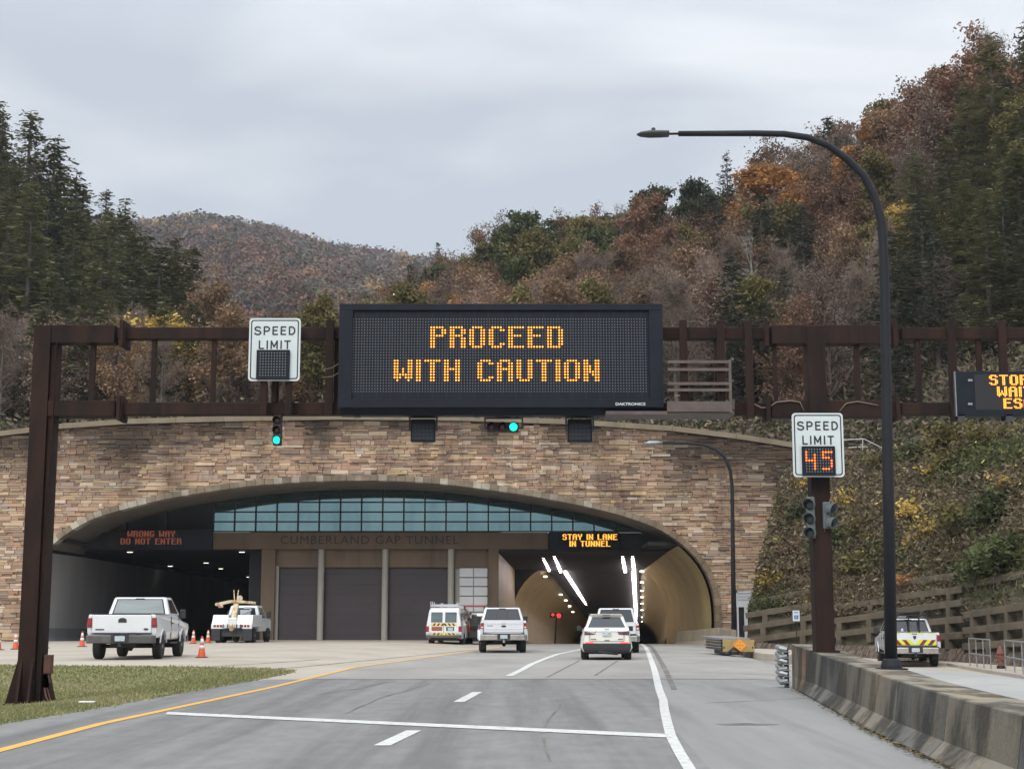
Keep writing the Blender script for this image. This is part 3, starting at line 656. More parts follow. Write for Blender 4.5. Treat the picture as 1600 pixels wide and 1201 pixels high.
# ------------------------------------------------------------------ second message sign (right edge)
YR = YG - .4; a = W(1492, 580, YR); b = W(1790, 650, YR)
vt = thing('message_sign', 'dark message board at the right edge with amber STOP HERE WAIT FOR ESCORT', 'message sign', ((a.x + b.x) / 2, YR, b.z))
m_ = MB(); m_.box(a.x, b.x, YR, YR + .3, b.z, a.z); m_.obj('cabinet', MT['cabinet'], vt, world=True, bevel=.008)
m_ = MB(); c0 = W(1522, 585, YR); c1 = W(1765, 640, YR); m_.box(c0.x, c1.x, YR - .004, YR - .002, c1.z, c0.z); m_.obj('display_window', MT['sign_black'], vt, world=True)
m_ = MB(); m_.box(a.x - .012, a.x + .004, YR - .01, YR + .3, b.z, a.z); m_.obj('edge_strip', MT['gray_metal'], vt, world=True)
p0 = W(1546, 586.6, YR); pt = 2.3 * YR / F; pz = 2.28 * YR / F
for s_, c_, k_ in (('STOP HERE', 0, 0), ('WAIT FOR', 5, 1), ('ESCORT', 9, 2)): lit_letters(vt, s_, c_, k_ * 8, lambda c, r: (p0.x + c * pt, p0.z - (r * .89 + k_ * 1.1) * pz), YR, pt * .42, pt * .68)
for py in (594, 631):
    m_ = MB(); q = W(1516, py, YR - .01); m_.cb(q, (.09, .02, .045)); m_.obj('latch', MT['gray_metal'], vt, world=True, bevel=.006)
for p in (1500, 1575, 1650): m_ = MB(); q = W(p, 653, YR + .1); m_.cb(q, (.14, .2, .12)); m_.obj('mounting_foot', MT['dark_metal'], vt, world=True)
# ------------------------------------------------------------------ lane signals
def lamp_head(t, x, y, z, r, lens, nm='lens', ry=0):
    M = Matrix.Translation((x, y, z)) @ Matrix.Rotation(ry, 4, 'Z')
    m = MB(); m.lathe([(r * .2, -.028), (r * .7, -.022), (r, -.005), (r, .005)], (0, 0, 0), 16, 'y', M); m.obj(nm, lens, t, smooth=True)
    m = MB(); n = 14; vs = []; fs = []       # visor: upper three quarters of a tube
    for i in range(n + 1):
        q = R(-35 + 250 * i / n)
        for yy, rr_ in ((0, r * 1.12), (-r * 1.6 * (.55 + .45 * max(0, math.sin(q) * .5 + .5)), r * 1.12)): vs.append(M @ Vector((rr_ * math.cos(q), yy, rr_ * math.sin(q))))
    for i in range(n): fs.append((2 * i, 2 * i + 1, 2 * i + 3, 2 * i + 2))
    m.add(vs, fs); o = m.obj('visor', MT['black_plastic'] if not ry and lens != MT['lens_grey'] else MT['visor_grey'], t)
    md = o.modifiers.new('sol', 'SOLIDIFY'); md.thickness = .008
MT['lens_grey'] = mat('dull_unlit_lens', (.03, .034, .036), .4); MT['visor_grey'] = mat('grey_visor', (.12, .14, .15), .5)
YS = YG - .1
q = W(433, 672, YS); t = thing('traffic_signal', 'vertical signal with green lit, hanging under the blank speed sign', 'traffic signal', q - Vector((0, 0, .28)))
m_ = MB(); m_.box(-.085, .085, -.02, .16, -.02, .6); m_.obj('housing', MT['black_plastic'], t, bevel=.02)
m_ = MB(); m_.tube([(0, .06, .58), (0, .06, .8)], .025, 8); m_.obj('hanger', MT['dark_metal'], t)
for k, l in enumerate((MT['green_lit'], MT['lens_off'], MT['lens_off'])): lamp_head(t, 0, -.03, .08 + k * .2, .075, l, 'lens')
q = W(787, 667, YS); t = thing('traffic_signal', 'horizontal signal with green lit, hanging under the big message board', 'traffic signal', q)
m_ = MB(); m_.box(-.34, .30, -.01, .12, -.1, .1); m_.obj('housing', MT['black_plastic'], t, bevel=.02)
for k, l in enumerate((MT['lens_off'], MT['lens_off'], MT['green_lit'])): lamp_head(t, -.245 + k * .22, -.02, 0, .082, l, 'lens')
m_ = MB(); m_.box(-.39, .39, .02, .07, .17, .2); m_.box(-.39, -.36, .02, .07, -.03, .17); m_.box(.36, .39, .02, .07, -.03, .17); m_.box(-.02, .02, .0, .06, .2, .36); m_.box(-.36, -.33, .02, .06, -.03, .0); m_.box(.29, .37, .02, .06, -.03, .0); m_.box(-.14, .12, -.01, .1, .18, .22); m_.obj('hanger', MT['dark_metal'], t)
for px, lb in ((661, 'dark square lane control sign hanging left of the horizontal signal'), (906, 'dark square lane control sign hanging right of the horizontal signal')):
    q = W(px, 671, YS); t = thing('lane_control_sign', lb, 'lane sign', q, group='lane control signs under the message board')
    m_ = MB(); m_.box(-.245, .245, -.03, .15, -.24, .21); m_.obj('housing', MT['cabinet'], t, bevel=.015)
    m_ = MB()
    for c in range(16):
        for r in range(12): dot(m_, -.2 + .4 * c / 15, -.034, .1 - .3 * r / 11, .006, 5)
    m_.obj('unlit_dots', MT['dot_off'], t)
    m_ = MB(); m_.box(-.29, .29, .03, .08, .24, .27); m_.box(-.29, -.255, .03, .08, -.02, .24); m_.box(.255, .29, .03, .08, -.02, .24); m_.box(-.02, .02, .02, .07, .27, .45); m_.box(-.07, .07, .0, .1, .26, .3); m_.obj('hanger', MT['dark_metal'], t)
# two dead signal heads on the right-hand gantry post
for px, n, ry, lb in ((1268, 3, .55, 'grey unlit three-lamp signal head facing left on the gantry post'), (1294, 2, -.9, 'grey unlit two-lamp signal head turned away right on the gantry post')):
    q = W(px, 843 if n == 3 else 828, YG - .28); t = thing('traffic_signal', lb, 'traffic signal', q, rz=0)
    s_ = 1 if px < 1280 else -1
    m_ = MB(); m_.box(-.06, .09, .0, .16, .03, n * .29 - .02) if s_ > 0 else m_.box(-.09, .06, .0, .16, .03, n * .29 - .02)
    m_.obj('housing', MT['visor_grey'], t, bevel=.02)
    for k in range(n): lamp_head(t, -.02 * s_, -.02, .13 + k * .28, .105, MT['lens_grey'], 'lens', -s_ * .45 if n == 3 else .75)
# ================================================================== BIG STREET LAMP
yl_ = 22.6; s0 = F / yl_
def LX(px): return W(px, 700, yl_).x
zb = bh(yl_)
lx = W(1393, 1048, yl_).x; 
t = thing('street_lamp', 'tall dark curved-arm street lamp standing on the concrete barrier, tallest lamp', 'street lamp', (lx, yl_, zb))
m_ = MB(); m_.box(-.2, .2, -.2, .2, 0, .02); m_.lathe([(.155, .02), (.15, .06), (.125, .14), (.105, .16)], (0, 0, 0), 20); m_.obj('base_flange', MT['lamp_paint'], t, bevel=.004)
pts = [(lx, 1046), (1388, 760), (1381, 400), (1378, 350), (1368, 310), (1350, 275), (1325, 250), (1295, 228), (1262, 215), (1225, 209.5), (1180, 208.5), (1060, 209)]
P = []
for i, (px, py) in enumerate(pts):
    if i == 0: P.append(Vector((0, 0, .14)))
    else: q = W(px, py, yl_); P.append(Vector((q.x - lx, 0, q.z - zb)))
P[1].x = lerp(0, P[2].x, .45)
rs = [.093, .085, .072, .07, .066, .062, .059, .055, .052, .05, .048, .042]
m_ = MB(); m_.tube(P, rs, 16); m_.obj('pole', MT['lamp_paint'], t, smooth=True)
q = W(1060, 209, yl_) - t.location; q2 = W(1040, 209.5, yl_) - t.location
m_ = MB(); m_.tube([q, q2], .018, 10); m_.obj('arm_tenon', MT['rust'], t)
h0 = W(1045, 210, yl_) - t.location; h1 = W(995, 211, yl_) - t.location; Lh = h0.x - h1.x
m_ = MB(); m_.tube([(h1.x, 0, h0.z - .005), (h1.x + Lh * .12, 0, h0.z), (h1.x + Lh * .4, 0, h0.z + .004), (h1.x + Lh * .75, 0, h0.z + .006), (h0.x, 0, h0.z + .008)], [.01, .036, .052, .05, .045], 14)
vs = [(v[0], v[1] * 2.2, v[2]) for v in m_.v]; m_.v = vs; m_.obj('lamp_head', MT['gray_metal_dk'] if 'gray_metal_dk' in MT else MT['dark_metal'], t, smooth=True)
m_ = MB(); m_.lathe([(.03, 0), (.032, .05), (.02, .06)], (h1.x + Lh * .52, 0, h0.z + .045), 12); m_.obj('photocell', MT['dark_metal'], t)
# ================================================================== TUNNEL PORTAL
YF, YB = 88.0, 94.0
def FW(px, py, Y=YF): p = W(px, py, Y); return (p.x, p.z)
TOP = [(-170, 700), (-60, 686), (0, 679), (100, 667), (200, 660), (350, 656), (530, 653), (720, 655), (900, 661), (1050, 671), (1150, 683), (1240, 697), (1320, 708), (1400, 722), (1460, 738)]
OPN = [(66, 1012), (66, 866), (75, 858), (102, 835), (138, 813), (173, 801), (216, 790), (260, 779), (333, 767), (400, 758), (470, 753), (530, 751), (590, 750.5), (649, 752.6), (712, 758), (765, 765), (820, 773), (870, 782), (925, 793), (975, 806), (1022, 822), (1046, 835), (1076, 858), (1097, 882), (1110, 905), (1117, 935), (1119, 970), (1117, 1012)]
topw = [FW(*p) for p in TOP]; opw = [FW(*p) for p in OPN]
xl_, xr_ = topw[0][0], topw[-1][0]
outline = [(xl_, -1.2)] + topw + [(xr_, -1.2), (opw[-1][0], -1.2)] + opw[::-1] + [(opw[0][0], -1.2)]
pt_ = thing('tunnel_portal', 'wide stone tunnel portal with a low elliptical arch opening', 'tunnel portal', (W(590, 1003, YF).x, YF, 0))
DOOR = (W(1150, 930, YF).x, W(1186, 930, YF).x, W(1150, 924, YF).z)   # side door recess
m_ = MB(); m_.prism(outline, YF, YF + .7, 'y'); m_.obj('backing_wall', MT['mortar'], pt_, world=True)
rs_ = random.Random(21)
PAL0 = [((.44, .32, .21), 14), ((.38, .26, .18), 14), ((.33, .22, .17), 12), ((.47, .36, .22), 10), ((.54, .44, .32), 7), ((.25, .17, .14), 9), ((.36, .25, .22), 10), ((.46, .31, .19), 6), ((.55, .48, .42), 4), ((.21, .16, .15), 5), ((.40, .23, .16), 7), ((.30, .25, .23), 5), ((.58, .43, .2), 1)]
PAL = [((.47, .36, .26), 16), ((.42, .31, .225), 14), ((.38, .275, .215), 12), ((.50, .39, .27), 9), ((.56, .48, .38), 8), ((.31, .225, .18), 8), ((.42, .32, .27), 10), ((.60, .54, .46), 4), ((.25, .20, .175), 4), ((.44, .29, .21), 6), ((.36, .31, .275), 6), ((.56, .44, .26), 1)]
STK = [(20, 70, 70), (170, 45, 95), (225, 30, 60), (330, 50, 45), (490, 30, 50), (620, 60, 35), (760, 30, 45), (900, 40, 55), (1045, 22, 120), (1075, 15, 90), (1110, 18, 70), (1150, 26, 110), (1200, 22, 90), (1228, 22, 230)]
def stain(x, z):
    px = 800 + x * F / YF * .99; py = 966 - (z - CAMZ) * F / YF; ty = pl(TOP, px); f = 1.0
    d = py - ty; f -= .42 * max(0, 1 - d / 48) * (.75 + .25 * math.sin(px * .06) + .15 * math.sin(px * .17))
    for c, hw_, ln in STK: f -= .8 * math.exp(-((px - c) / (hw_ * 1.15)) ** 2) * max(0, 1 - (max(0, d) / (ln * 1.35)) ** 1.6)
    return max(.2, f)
def stone_col(x, z):
    t = rs_.uniform(0, sum(p[1] for p in PAL))
    for c, w_ in PAL:
        t -= w_
        if t <= 0: break
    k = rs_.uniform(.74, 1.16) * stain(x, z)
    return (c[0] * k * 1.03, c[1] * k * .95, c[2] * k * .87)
sm_ = MB()
def add_stone(x0, x1, z0, z1):
    g = .011; x0 += g; x1 -= g; z0 += g * .8; z1 -= g * .8
    pr = rs_.uniform(.015, .095) if rs_.random() < .85 else rs_.uniform(.09, .14)
    y = YF - pr; sm_.cur = stone_col(x0, z0); j = lambda a: rs_.uniform(-a, a)
    f = [(x0 + j(.01), y + j(.012), z0 + j(.01)), (x1 + j(.01), y + j(.012), z0 + j(.01)), (x1 + j(.01), y + j(.012), z1 + j(.008)), (x0 + j(.01), y + j(.012), z1 + j(.008))]
    bk = [(x0, YF + .02, z0), (x1, YF + .02, z0), (x1, YF + .02, z1), (x0, YF + .02, z1)]
    sm_.add(f + bk, [(0, 1, 2, 3), (4, 5, 1, 0), (5, 6, 2, 1), (6, 7, 3, 2), (7, 4, 0, 3)])
DR = (DOOR[0], DOOR[1] + .6, DOOR[2])
def inside(x0, x1, z0, z1):
    if x1 > DR[0] and x0 < DR[1] and z0 < DR[2]: return False
    return all(inpoly(x, z, outline) for x in (x0, x1) for z in (z0, z1))
def touches(x0, x1, z0, z1):
    return any(inpoly(x, z, outline) for x in (x0, x1, (x0 + x1) / 2) for z in (z0, z1))
z = -.6
while z < 14.2:
    h = rs_.choice([.09, .11, .12, .14, .16, .2, .26]); x = xl_ + rs_.uniform(-.5, 0)
    while x < xr_:
        w_ = rs_.uniform(.22, .6) if rs_.random() < .5 else rs_.uniform(.5, 1.25)
        if h > .23 and rs_.random() < .55:       # split into two thin ledges
            s_ = rs_.uniform(.35, .65) * h; bl = [(x, x + w_, z, z + s_), (x, x + w_ * rs_.uniform(.4, .7), z + s_, z + h)]; bl.append((bl[1][1], x + w_, z + s_, z + h))
        else: bl = [(x, x + w_, z, z + h)]
        for b_ in bl:
            if inside(*b_): add_stone(*b_)
            elif touches(*b_):
                n = max(2, int((b_[1] - b_[0]) / .12)); run = None
                for k in range(n + 1):
                    xa, xb = lerp(b_[0], b_[1], k / n), lerp(b_[0], b_[1], (k + 1) / n)
                    ok = k < n and inside(xa, xb, b_[2], b_[3])
                    if ok and run is None: run = xa
                    if not ok and run is not None: add_stone(run, xa, b_[2], b_[3]); run = None
        x += w_
    z += h
sm_.cur = None
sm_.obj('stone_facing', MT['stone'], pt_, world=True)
# coping
m_ = MB()
for (xa, za), (xb, zb2_) in zip(topw, topw[1:]):
    n = max(1, int((xb - xa) / 2.2))
    for k in range(n):
        a0, a1 = lerp(xa, xb, k / n) + .008, lerp(xa, xb, (k + 1) / n) - .008; c0, c1 = lerp(za, zb2_, k / n), lerp(za, zb2_, (k + 1) / n)
        y0, y1 = YF - .2, YF + .8
        m_.hexa([(a0, y0, c0 - .1), (a1, y0, c1 - .1), (a1, y1, c1 - .1), (a0, y1, c0 - .1)], [(a0, y0, c0 + .2), (a1, y0, c1 + .2), (a1, y1, c1 + .2), (a0, y1, c0 + .2)])
m_.obj('coping', MT['coping'], pt_, world=True)
# arch trim: voussoir band following the opening
def offs(P, d):
    out = []
    for i, p in enumerate(P):
        a = Vector(P[max(i - 1, 0)]); b = Vector(P[min(i + 1, len(P) - 1)]); t = (b - a).normalized(); n = Vector((-t.y, t.x)); out.append((p[0] + n.x * d, p[1] + n.y * d))
    return out
def resample(P, step):
    out = [P[0]]; acc = 0
    for a, b in zip(P, P[1:]):
        L_ = math.dist(a, b); n = max(1, round(L_ / step))
        for k in range(1, n + 1): out.append((lerp(a[0], b[0], k / n), lerp(a[1], b[1], k / n)))
    return out
def smoothp(P, it=2):
    for _ in range(it): P = [P[0]] + [((P[i - 1][0] + 2 * P[i][0] + P[i + 1][0]) / 4, (P[i - 1][1] + 2 * P[i][1] + P[i + 1][1]) / 4) for i in range(1, len(P) - 1)] + [P[-1]]
    return P
arc = smoothp(resample(opw[1:], .5), 3)
inn = arc; outr = offs(arc, .33)
m_ = MB(); rt = random.Random(4)
for i in range(len(arc) - 1):
    fr_ = i / len(arc); base_ = (.25, .205, .145) if rt.random() < .8 else (.42, .38, .31)
    if fr_ > .8: base_ = (.24, .18, .12)
    k = rt.uniform(.85, 1.15); m_.cur = tuple(q * k for q in base_)
    a, b, c, d = inn[i], inn[i + 1], outr[i + 1], outr[i]; g = .006; y0 = YF - .17 - rt.uniform(0, .01); y1 = YF + .75
    A = lambda p, q: (lerp(p[0], q[0], .02), lerp(p[1], q[1], .02))
    a2, b2, c2, d2 = A(a, b), A(b, a), A(c, d), A(d, c)
    m_.hexa([(a2[0], y0, a2[1]), (b2[0], y0, b2[1]), (b2[0], y1, b2[1]), (a2[0], y1, a2[1])], [(d2[0], y0, d2[1]), (c2[0], y0, c2[1]), (c2[0], y1, c2[1]), (d2[0], y1, d2[1])])
m_.cur = None; m_.obj('arch_trim', MT['trimstone'], pt_, world=True)
# soffit: curved underside of the vault between face and building
m_ = MB(); ins = [p for p in arc if p[1] > 5.3 and p[0] < opw[-6][0]]
n = len(ins); m_.add([(p[0], YF + .72, p[1] + .02) for p in ins] + [(p[0], YB + 1.2, p[1] + .02) for p in ins], [(i, i + 1, n + i + 1, n + i) for i in range(n - 1)])
m_.obj('soffit', MT['soffit'], pt_, world=True, smooth=True)
# roof over the whole portal so no light leaks in
# building front -----------------------------------------------------------------
def BW(px, py, Y=YB): p = W(px, py, Y); return (p.x, p.z)
def bbox(m, px0, py0, px1, py1, y0, y1, zlo=None, Y=YB):
    a = BW(px0, py0, Y); b = BW(px1, py1, Y); m.box(a[0], b[0], y0, y1, zlo if zlo is not None else b[1], a[1])
bd = thing('portal_building', 'brown concrete service building with dark roller doors set inside the portal arch', 'building', (W(595, 1003, YB).x, YB, 0))
zbm = BW(0, 858)[1]; zbt = BW(0, 832)[1]
m_ = MB(); bbox(m_, 326, 832, 856, 858, YB - .55, YB + .3); m_.obj('lintel_beam', MT['beam'], bd, world=True, bevel=.02)
for a_, b_ in ((-60, 326), (856, 1150)): m_ = MB(); bbox(m_, a_, 833, b_, 858, YB - .4, YB + .3); m_.obj('dark_fascia', MT['dark_ceiling'], bd, world=True)
t_ = text('carved_name', 'CUMBERLAND GAP TUNNEL', .72, (0, 0, 0), MT['engrave'], bd, 1.28, .004, -.004, space=1.12)
# fit to measured span
xs = [v.co.x for v in t_.data.vertices]; span = max(xs) - min(xs); want = BW(721, 0)[0] - BW(460, 0)[0]
t_.scale = (want / span, 1, 1); cxm = (BW(460, 0)[0] + BW(721, 0)[0]) / 2; t_.location = (cxm - bd.location.x, -.556, BW(0, 850)[1])
m_ = MB(); bbox(m_, 411, 858, 429, 1004, YB - .5, YB + .4, -.2); m_.obj('corner_pillar', MT['beam'], bd, world=True, bevel=.03)
m_ = MB(); bbox(m_, 763, 858, 779, 1004, YB - .5, YB + .4, -.2); m_.obj('corner_pillar', MT['beam'], bd, world=True, bevel=.03)
m_ = MB(); bbox(m_, 429, 858, 763, 886, YB - .2, YB + .3); m_.obj('door_header', MT['beam'], bd, world=True)
m_ = MB(); bbox(m_, 429, 884, 434, 1004, YB - .22, YB + .2, -.2); m_.obj('door_jamb', MT['column'], bd, world=True)
for p in (520, 614, 710.5):
    m_ = MB(); xc = BW(p, 0)[0]; m_.lathe([(.2, -.2), (.2, zbm)], (xc, YB - .32, 0), 20); m_.obj('round_column', MT['column'], bd, world=True, smooth='auto')
for a, b in ((434, 516), (524, 610), (618, 706)):
    m_ = MB(); x0, x1 = BW(a, 0)[0], BW(b, 0)[0]; zt = BW(0, 886)[1]; k = 0; zz = -.15
    while zz < zt:
        z9 = min(zz + .62, zt); m_.prism([(YB - .02, zz), (YB - .028, zz + .012), (YB - .028, z9 - .012), (YB - .02, z9), (YB + .02, z9), (YB + .02, zz)], x0, x1, 'x'); zz += .62
    m_.obj('roller_door', MT['door_dark'], bd, world=True)
# white sectional door above the glazed entrance
x0, x1 = BW(716, 0)[0], BW(763, 0)[0]
dr = MB()
rows = [886, 902, 916, 931, 946, 956]
for r in range(5):
    for (a, b) in ((718, 739.5), (740.5, 762)):
        p = BW(a, rows[r] + .8); q = BW(b, rows[r + 1] - .8); dr.box(p[0], q[0], YB - .1, YB - .02, q[1], p[1])
sd = dr.obj('sectional_door', MT['door_white'], bd, world=True, bevel=.03)
m_ = MB(); m_.box(x0, x1, YB - .02, YB + .02, BW(0, 958)[1], BW(0, 886)[1]); m_.obj('door_frame', MT['column'], bd, world=True)
en = MB(); zt = BW(0, 957)[1]
for p in (716.5, 738, 739.5, 761.5): xx = BW(p, 0)[0]; en.box(xx - .05, xx + .05, YB - .15, YB - .05, -.15, zt)
en.box(x0, x1, YB - .15, YB - .05, zt - .12, zt); en.box(x0, x1, YB - .15, YB - .05, -.15, .1); en.obj('entrance_frame', MT['door_white'], bd, world=True)
m_ = MB(); m_.box(x0, x1, YB - .1, YB - .08, -.1, zt - .1); m_.obj('entrance_glass', MT['dark_glass'], bd, world=True)
m_ = MB(); q = BW(752, 960); m_.box(q[0] - .25, q[0] + .25, YB - .2, YB - .16, q[1] - .05, q[1] + .02); m_.obj('lit_lamp', MT['downlight'], bd, world=True)
# walls and roof of the building volume
m_ = MB(); xa, xb = BW(411, 0)[0], BW(779, 0)[0]; m_.box(xa + .02, xb - .02, YB + .42, YB + 30, -.3, zbm + 5); m_.obj('core_walls', MT['dark_ceiling'], bd, world=True)
# glass curtain wall
YGs = YB + .3; gx0, gx1 = W(334, 0 + 800, YGs).x, W(1060, 800, YGs).x
cell = (W(433, 800, YGs).x - W(334, 800, YGs).x) / 3; zb_ = W(800, 830, YGs).z; ch = (W(800, 799, YGs).z - W(800, 829.5, YGs).z) / 2
m_ = MB(); m_.box(gx0, gx0 + 22 * cell, YGs + .02, YGs + .06, zb_, zb_ + 5 * ch); m_.obj('curtain_glass', MT['mirror_glass'], bd, world=True)
m_ = MB()
for k in range(23): x = gx0 + k * cell; m_.box(x - .045, x + .045, YGs - .08, YGs + .018, zb_, zb_ + 5 * ch)
for k in range(6): z = zb_ + k * ch; m_.box(gx0, gx0 + 22 * cell, YGs - .06, YGs + .016, z - .04, z + .04)
m_.obj('mullion_grid', MT['mullion'], bd, world=True)
m_ = MB(); m_.box(BW(-60, 0)[0], gx0 - .05, YGs, YGs + .3, zbt - .1, 11); m_.box(gx0 + 22 * cell, BW(1150, 0)[0], YGs, YGs + .3, zbt - .1, 11); m_.box(gx0 - .05, gx0 + 22 * cell, YGs, YGs + .3, zb_ + 5 * ch + .05, 11)
for p in (130, 225, 285): xx = BW(p, 0)[0]; m_.box(xx - .2, xx + .2, YB - .1, YB + .3, zbt, 10)
m_.obj('upper_wall', MT['dark_ceiling'], bd, world=True)
m_ = MB(); m_.box(xl_ + 2, xr_ - 14, YF + .9, YB + 32, 10.6, 11.0); m_.obj('roof_slab', MT['soffit'], bd, world=True)
# small dark box at the foot of the corner pillar
t = thing('utility_box', 'small rusty brown box at the foot of the left pillar of the building', 'utility box', (BW(403, 0)[0], YB - 1, .15))
m_ = MB(); m_.box(-.28, .3, -.3, .3, 0, 1.05); m_.obj('case', MT['crib'], t, bevel=.04); m_ = MB(); m_.box(-.34, .36, -.36, .36, 1.05, 1.12); m_.obj('lid', MT['rust'], t, bevel=.02)
# tunnel message signs on the fascia
def tun_sign(px0, px1, py0, py1, lines, cx, mt, rim, label, Ys):
    a, b = W(px0, py0, Ys), W(px1, py1, Ys); t = thing('lane_message_sign', label, 'message sign', ((a.x + b.x) / 2, Ys, b.z))
    m = MB(); m.box(a.x, b.x, Ys, Ys + .35, b.z, a.z); m.obj('cabinet', MT['cabinet'], t, world=True, bevel=.03)
    for s_, pyt, pyb in lines:
        pz = (W(0, pyt, Ys).z - W(0, pyb, Ys).z) / 8; px_ = pz * 1.02; n = width_of(s_); x0 = W(cx, 0, Ys).x - n / 2 * px_
        lit_letters(t, s_, 0, 0, lambda c, r: (x0 + (c + .5) * px_, W(0, pyt, Ys).z - (r + .5) * pz), Ys, pz * .46, pz * .62, mt, rim)
tun_sign(205, 331, 826, 858, [('WRONG WAY', 829, 838.5), ('DO NOT ENTER', 840.5, 850)], 267, 'dot_dim', None, 'dim message board reading WRONG WAY DO NOT ENTER over the left tunnel', YB - .8)
tun_sign(857, 968, 831, 859, [('STAY IN LANE', 834, 843), ('IN TUNNEL', 844.5, 853.5)], 915, 'dot_on', 'dot_rim', 'lit amber message board reading STAY IN LANE IN TUNNEL over the right tunnel', YB - .8)
# ------------------------------------------------------------------ left tunnel
lt = thing('left_tunnel', 'dark left tunnel bore with a grey concrete side wall', 'tunnel', (-22, 90, .19))
XL0 = opw[1][0]; zc = W(0, 859, 92).z
m_ = MB(); m_.prism([(YF + .3, -.3), (YF + .3, FW(0, 862)[1]), (96, 5.35), (230, 4.7), (230, -1.5)], XL0 - .5, XL0, 'x'); m_.obj('side_wall', MT['inner_wall'], lt, world=True)
m_ = MB(); m_.prism([(YF + .5, FW(0, 862)[1] + .004), (96, 5.354), (230, 4.704), (230, 6.3), (YF + .5, 6.3)], XL0 - .6, XL0 - .03, 'x'); m_.obj('wall_frieze', MT['dark_ceiling'], lt, world=True)  # dark filler added to close a sky leak above the side wall
m_ = MB(); m_.box(XL0 - 1.5, XL0 - .9, YF + .71, 128, -1, 10.59); m_.obj('outer_shell', MT['mortar'], lt, world=True)  # added slab out of view, stops daylight leaking in past the left wall
m_ = MB()
def jers(x, y0, y1, s, z0, z1, hh=.85):
    sec = [(0, 0), (s * .55, 0), (s * .5, .08), (s * .3, .3), (s * .22, hh), (0, hh)]
    m_.add([(x + p[0], y0, z0 + p[1]) for p in sec] + [(x + p[0], y1, z1 + p[1]) for p in sec], [(0, 1, 2, 3, 4, 5), (6, 7, 8, 9, 10, 11)] + [(i, (i + 1) % 6, 6 + (i + 1) % 6, 6 + i) for i in range(6)])
jers(XL0, YF + .3, 228, 1, .1, -1.2); m_.obj('side_bench', mat('pale_bench_concrete', (.25, .25, .25), .85, col2=(.2, .2, .2), scale=1, coords='World'), lt, world=True)
xr2 = BW(411, 0)[0]
m_ = MB(); m_.box(xr2 + .4, xr2 + .8, YB + .2, 230, -1.5, 6); m_.obj('inner_wall', MT['dark_ceiling'], lt, world=True)
m_ = MB(); m_.hexa([(XL0 - .5, YB - .3, 5.75), (xr2 + .5, YB - .3, 5.75), (xr2 + .5, 230, 4.9), (XL0 - .5, 230, 4.9)], [(XL0 - .5, YB - .3, 6.1), (xr2 + .5, YB - .3, 6.1), (xr2 + .5, 230, 5.4), (XL0 - .5, 230, 5.4)]); m_.obj('ceiling', MT['dark_ceiling'], lt, world=True)
m_ = MB(); m_.box(XL0 - .6, XL0 + 1.2, YF + .75, YB - .3, 5.9, 6.1); m_.obj('eave_slab', MT['dark_ceiling'], lt, world=True)
m_ = MB(); m_.box(XL0 - .5, xr2 + .5, 230, 230.3, -2, 6); m_.obj('far_end', MT['mortar'], lt, world=True)
drape('tunnel_floor', [(XL0 - .5, 89.2), (xr2 + .8, 89.2), (xr2 + .8, 229), (XL0 - .5, 229)], .004, MT['soffit'], 4)
for px, py in ((203, 862), (378, 862), (266, 884), (345, 888), (388, 901), (408, 905.5), (322, 879)):
    zc_ = 5.62; Y = 120
    for _ in range(8): Y = (zc_ - CAMZ) * F / ((966 - py)); zc_ = 5.68 - (Y - YB) * .0063
    q = W(px, py, Y); t = thing('downlight', 'small lit ceiling light in the dark left tunnel', 'ceiling light', q, group='ceiling lights in the left tunnel')
    m_ = MB(); m_.box(-.2, .2, -.15, .15, .0, .12); m_.obj('housing', MT['dark_metal'], t); m_ = MB(); m_.box(-.15, .15, -.12, .12, -.02, -.002); m_.obj('lamp', MT['downlight'], t)
# ------------------------------------------------------------------ right tunnel
YM_ = 112.0
rt_ = thing('right_tunnel', 'lit right tunnel bore lined with ochre tiles', 'tunnel', (6, 92, 0))
def fl(Y): return -.043 * (Y - 91)
# splayed left wing
xw0, xw1 = BW(779, 0)[0], W(804, 0, YM_).x
m_ = MB(); zt0 = 5.75
m_.hexa([(xw0 - .3, YB + .38, -.3), (xw0, YB + .38, -.3), (xw1, YM_ - 1, -1.3), (xw1 - .3, YM_ - 1, -1.3)], [(xw0 - .3, YB + .38, 5.9), (xw0, YB + .38, 5.9), (xw1, YM_ - 1, 5.0), (xw1 - .3, YM_ - 1, 5.0)]); m_.obj('wing_wall', MT['tile'], rt_, world=True)
# right wall follows the arch curve
rc = [p for p in arc if p[0] > opw[-8][0] - .2]; rc = [p for p in rc if p[1] < 5.9]
rc = rc[:-1] + [(rc[-1][0], -2.5)]
n = len(rc); m_ = MB()
ys_ = [YF + .7, YB, 103, YM_ - 1]
vs = []
for y in ys_:
    k = (y - YF) / (YM_ - YF); vs += [(p[0] - .15 - .35 * k, y, p[1] - (0 if p[1] < 1 else .5 * k)) for p in rc]
m_.add(vs, [(j * n + i, j * n + i + 1, (j + 1) * n + i + 1, (j + 1) * n + i) for j in range(3) for i in range(n - 1)])
m_.obj('curved_wall', MT['tile'], rt_, world=True, smooth=True)
m_ = MB(); m_.box(13.2, 13.8, YF + .71, 127, -2, 10.59); m_.obj('outer_shell', MT['mortar'], rt_, world=True)  # added blocker behind the curved wall, keeps sky light out at the jamb
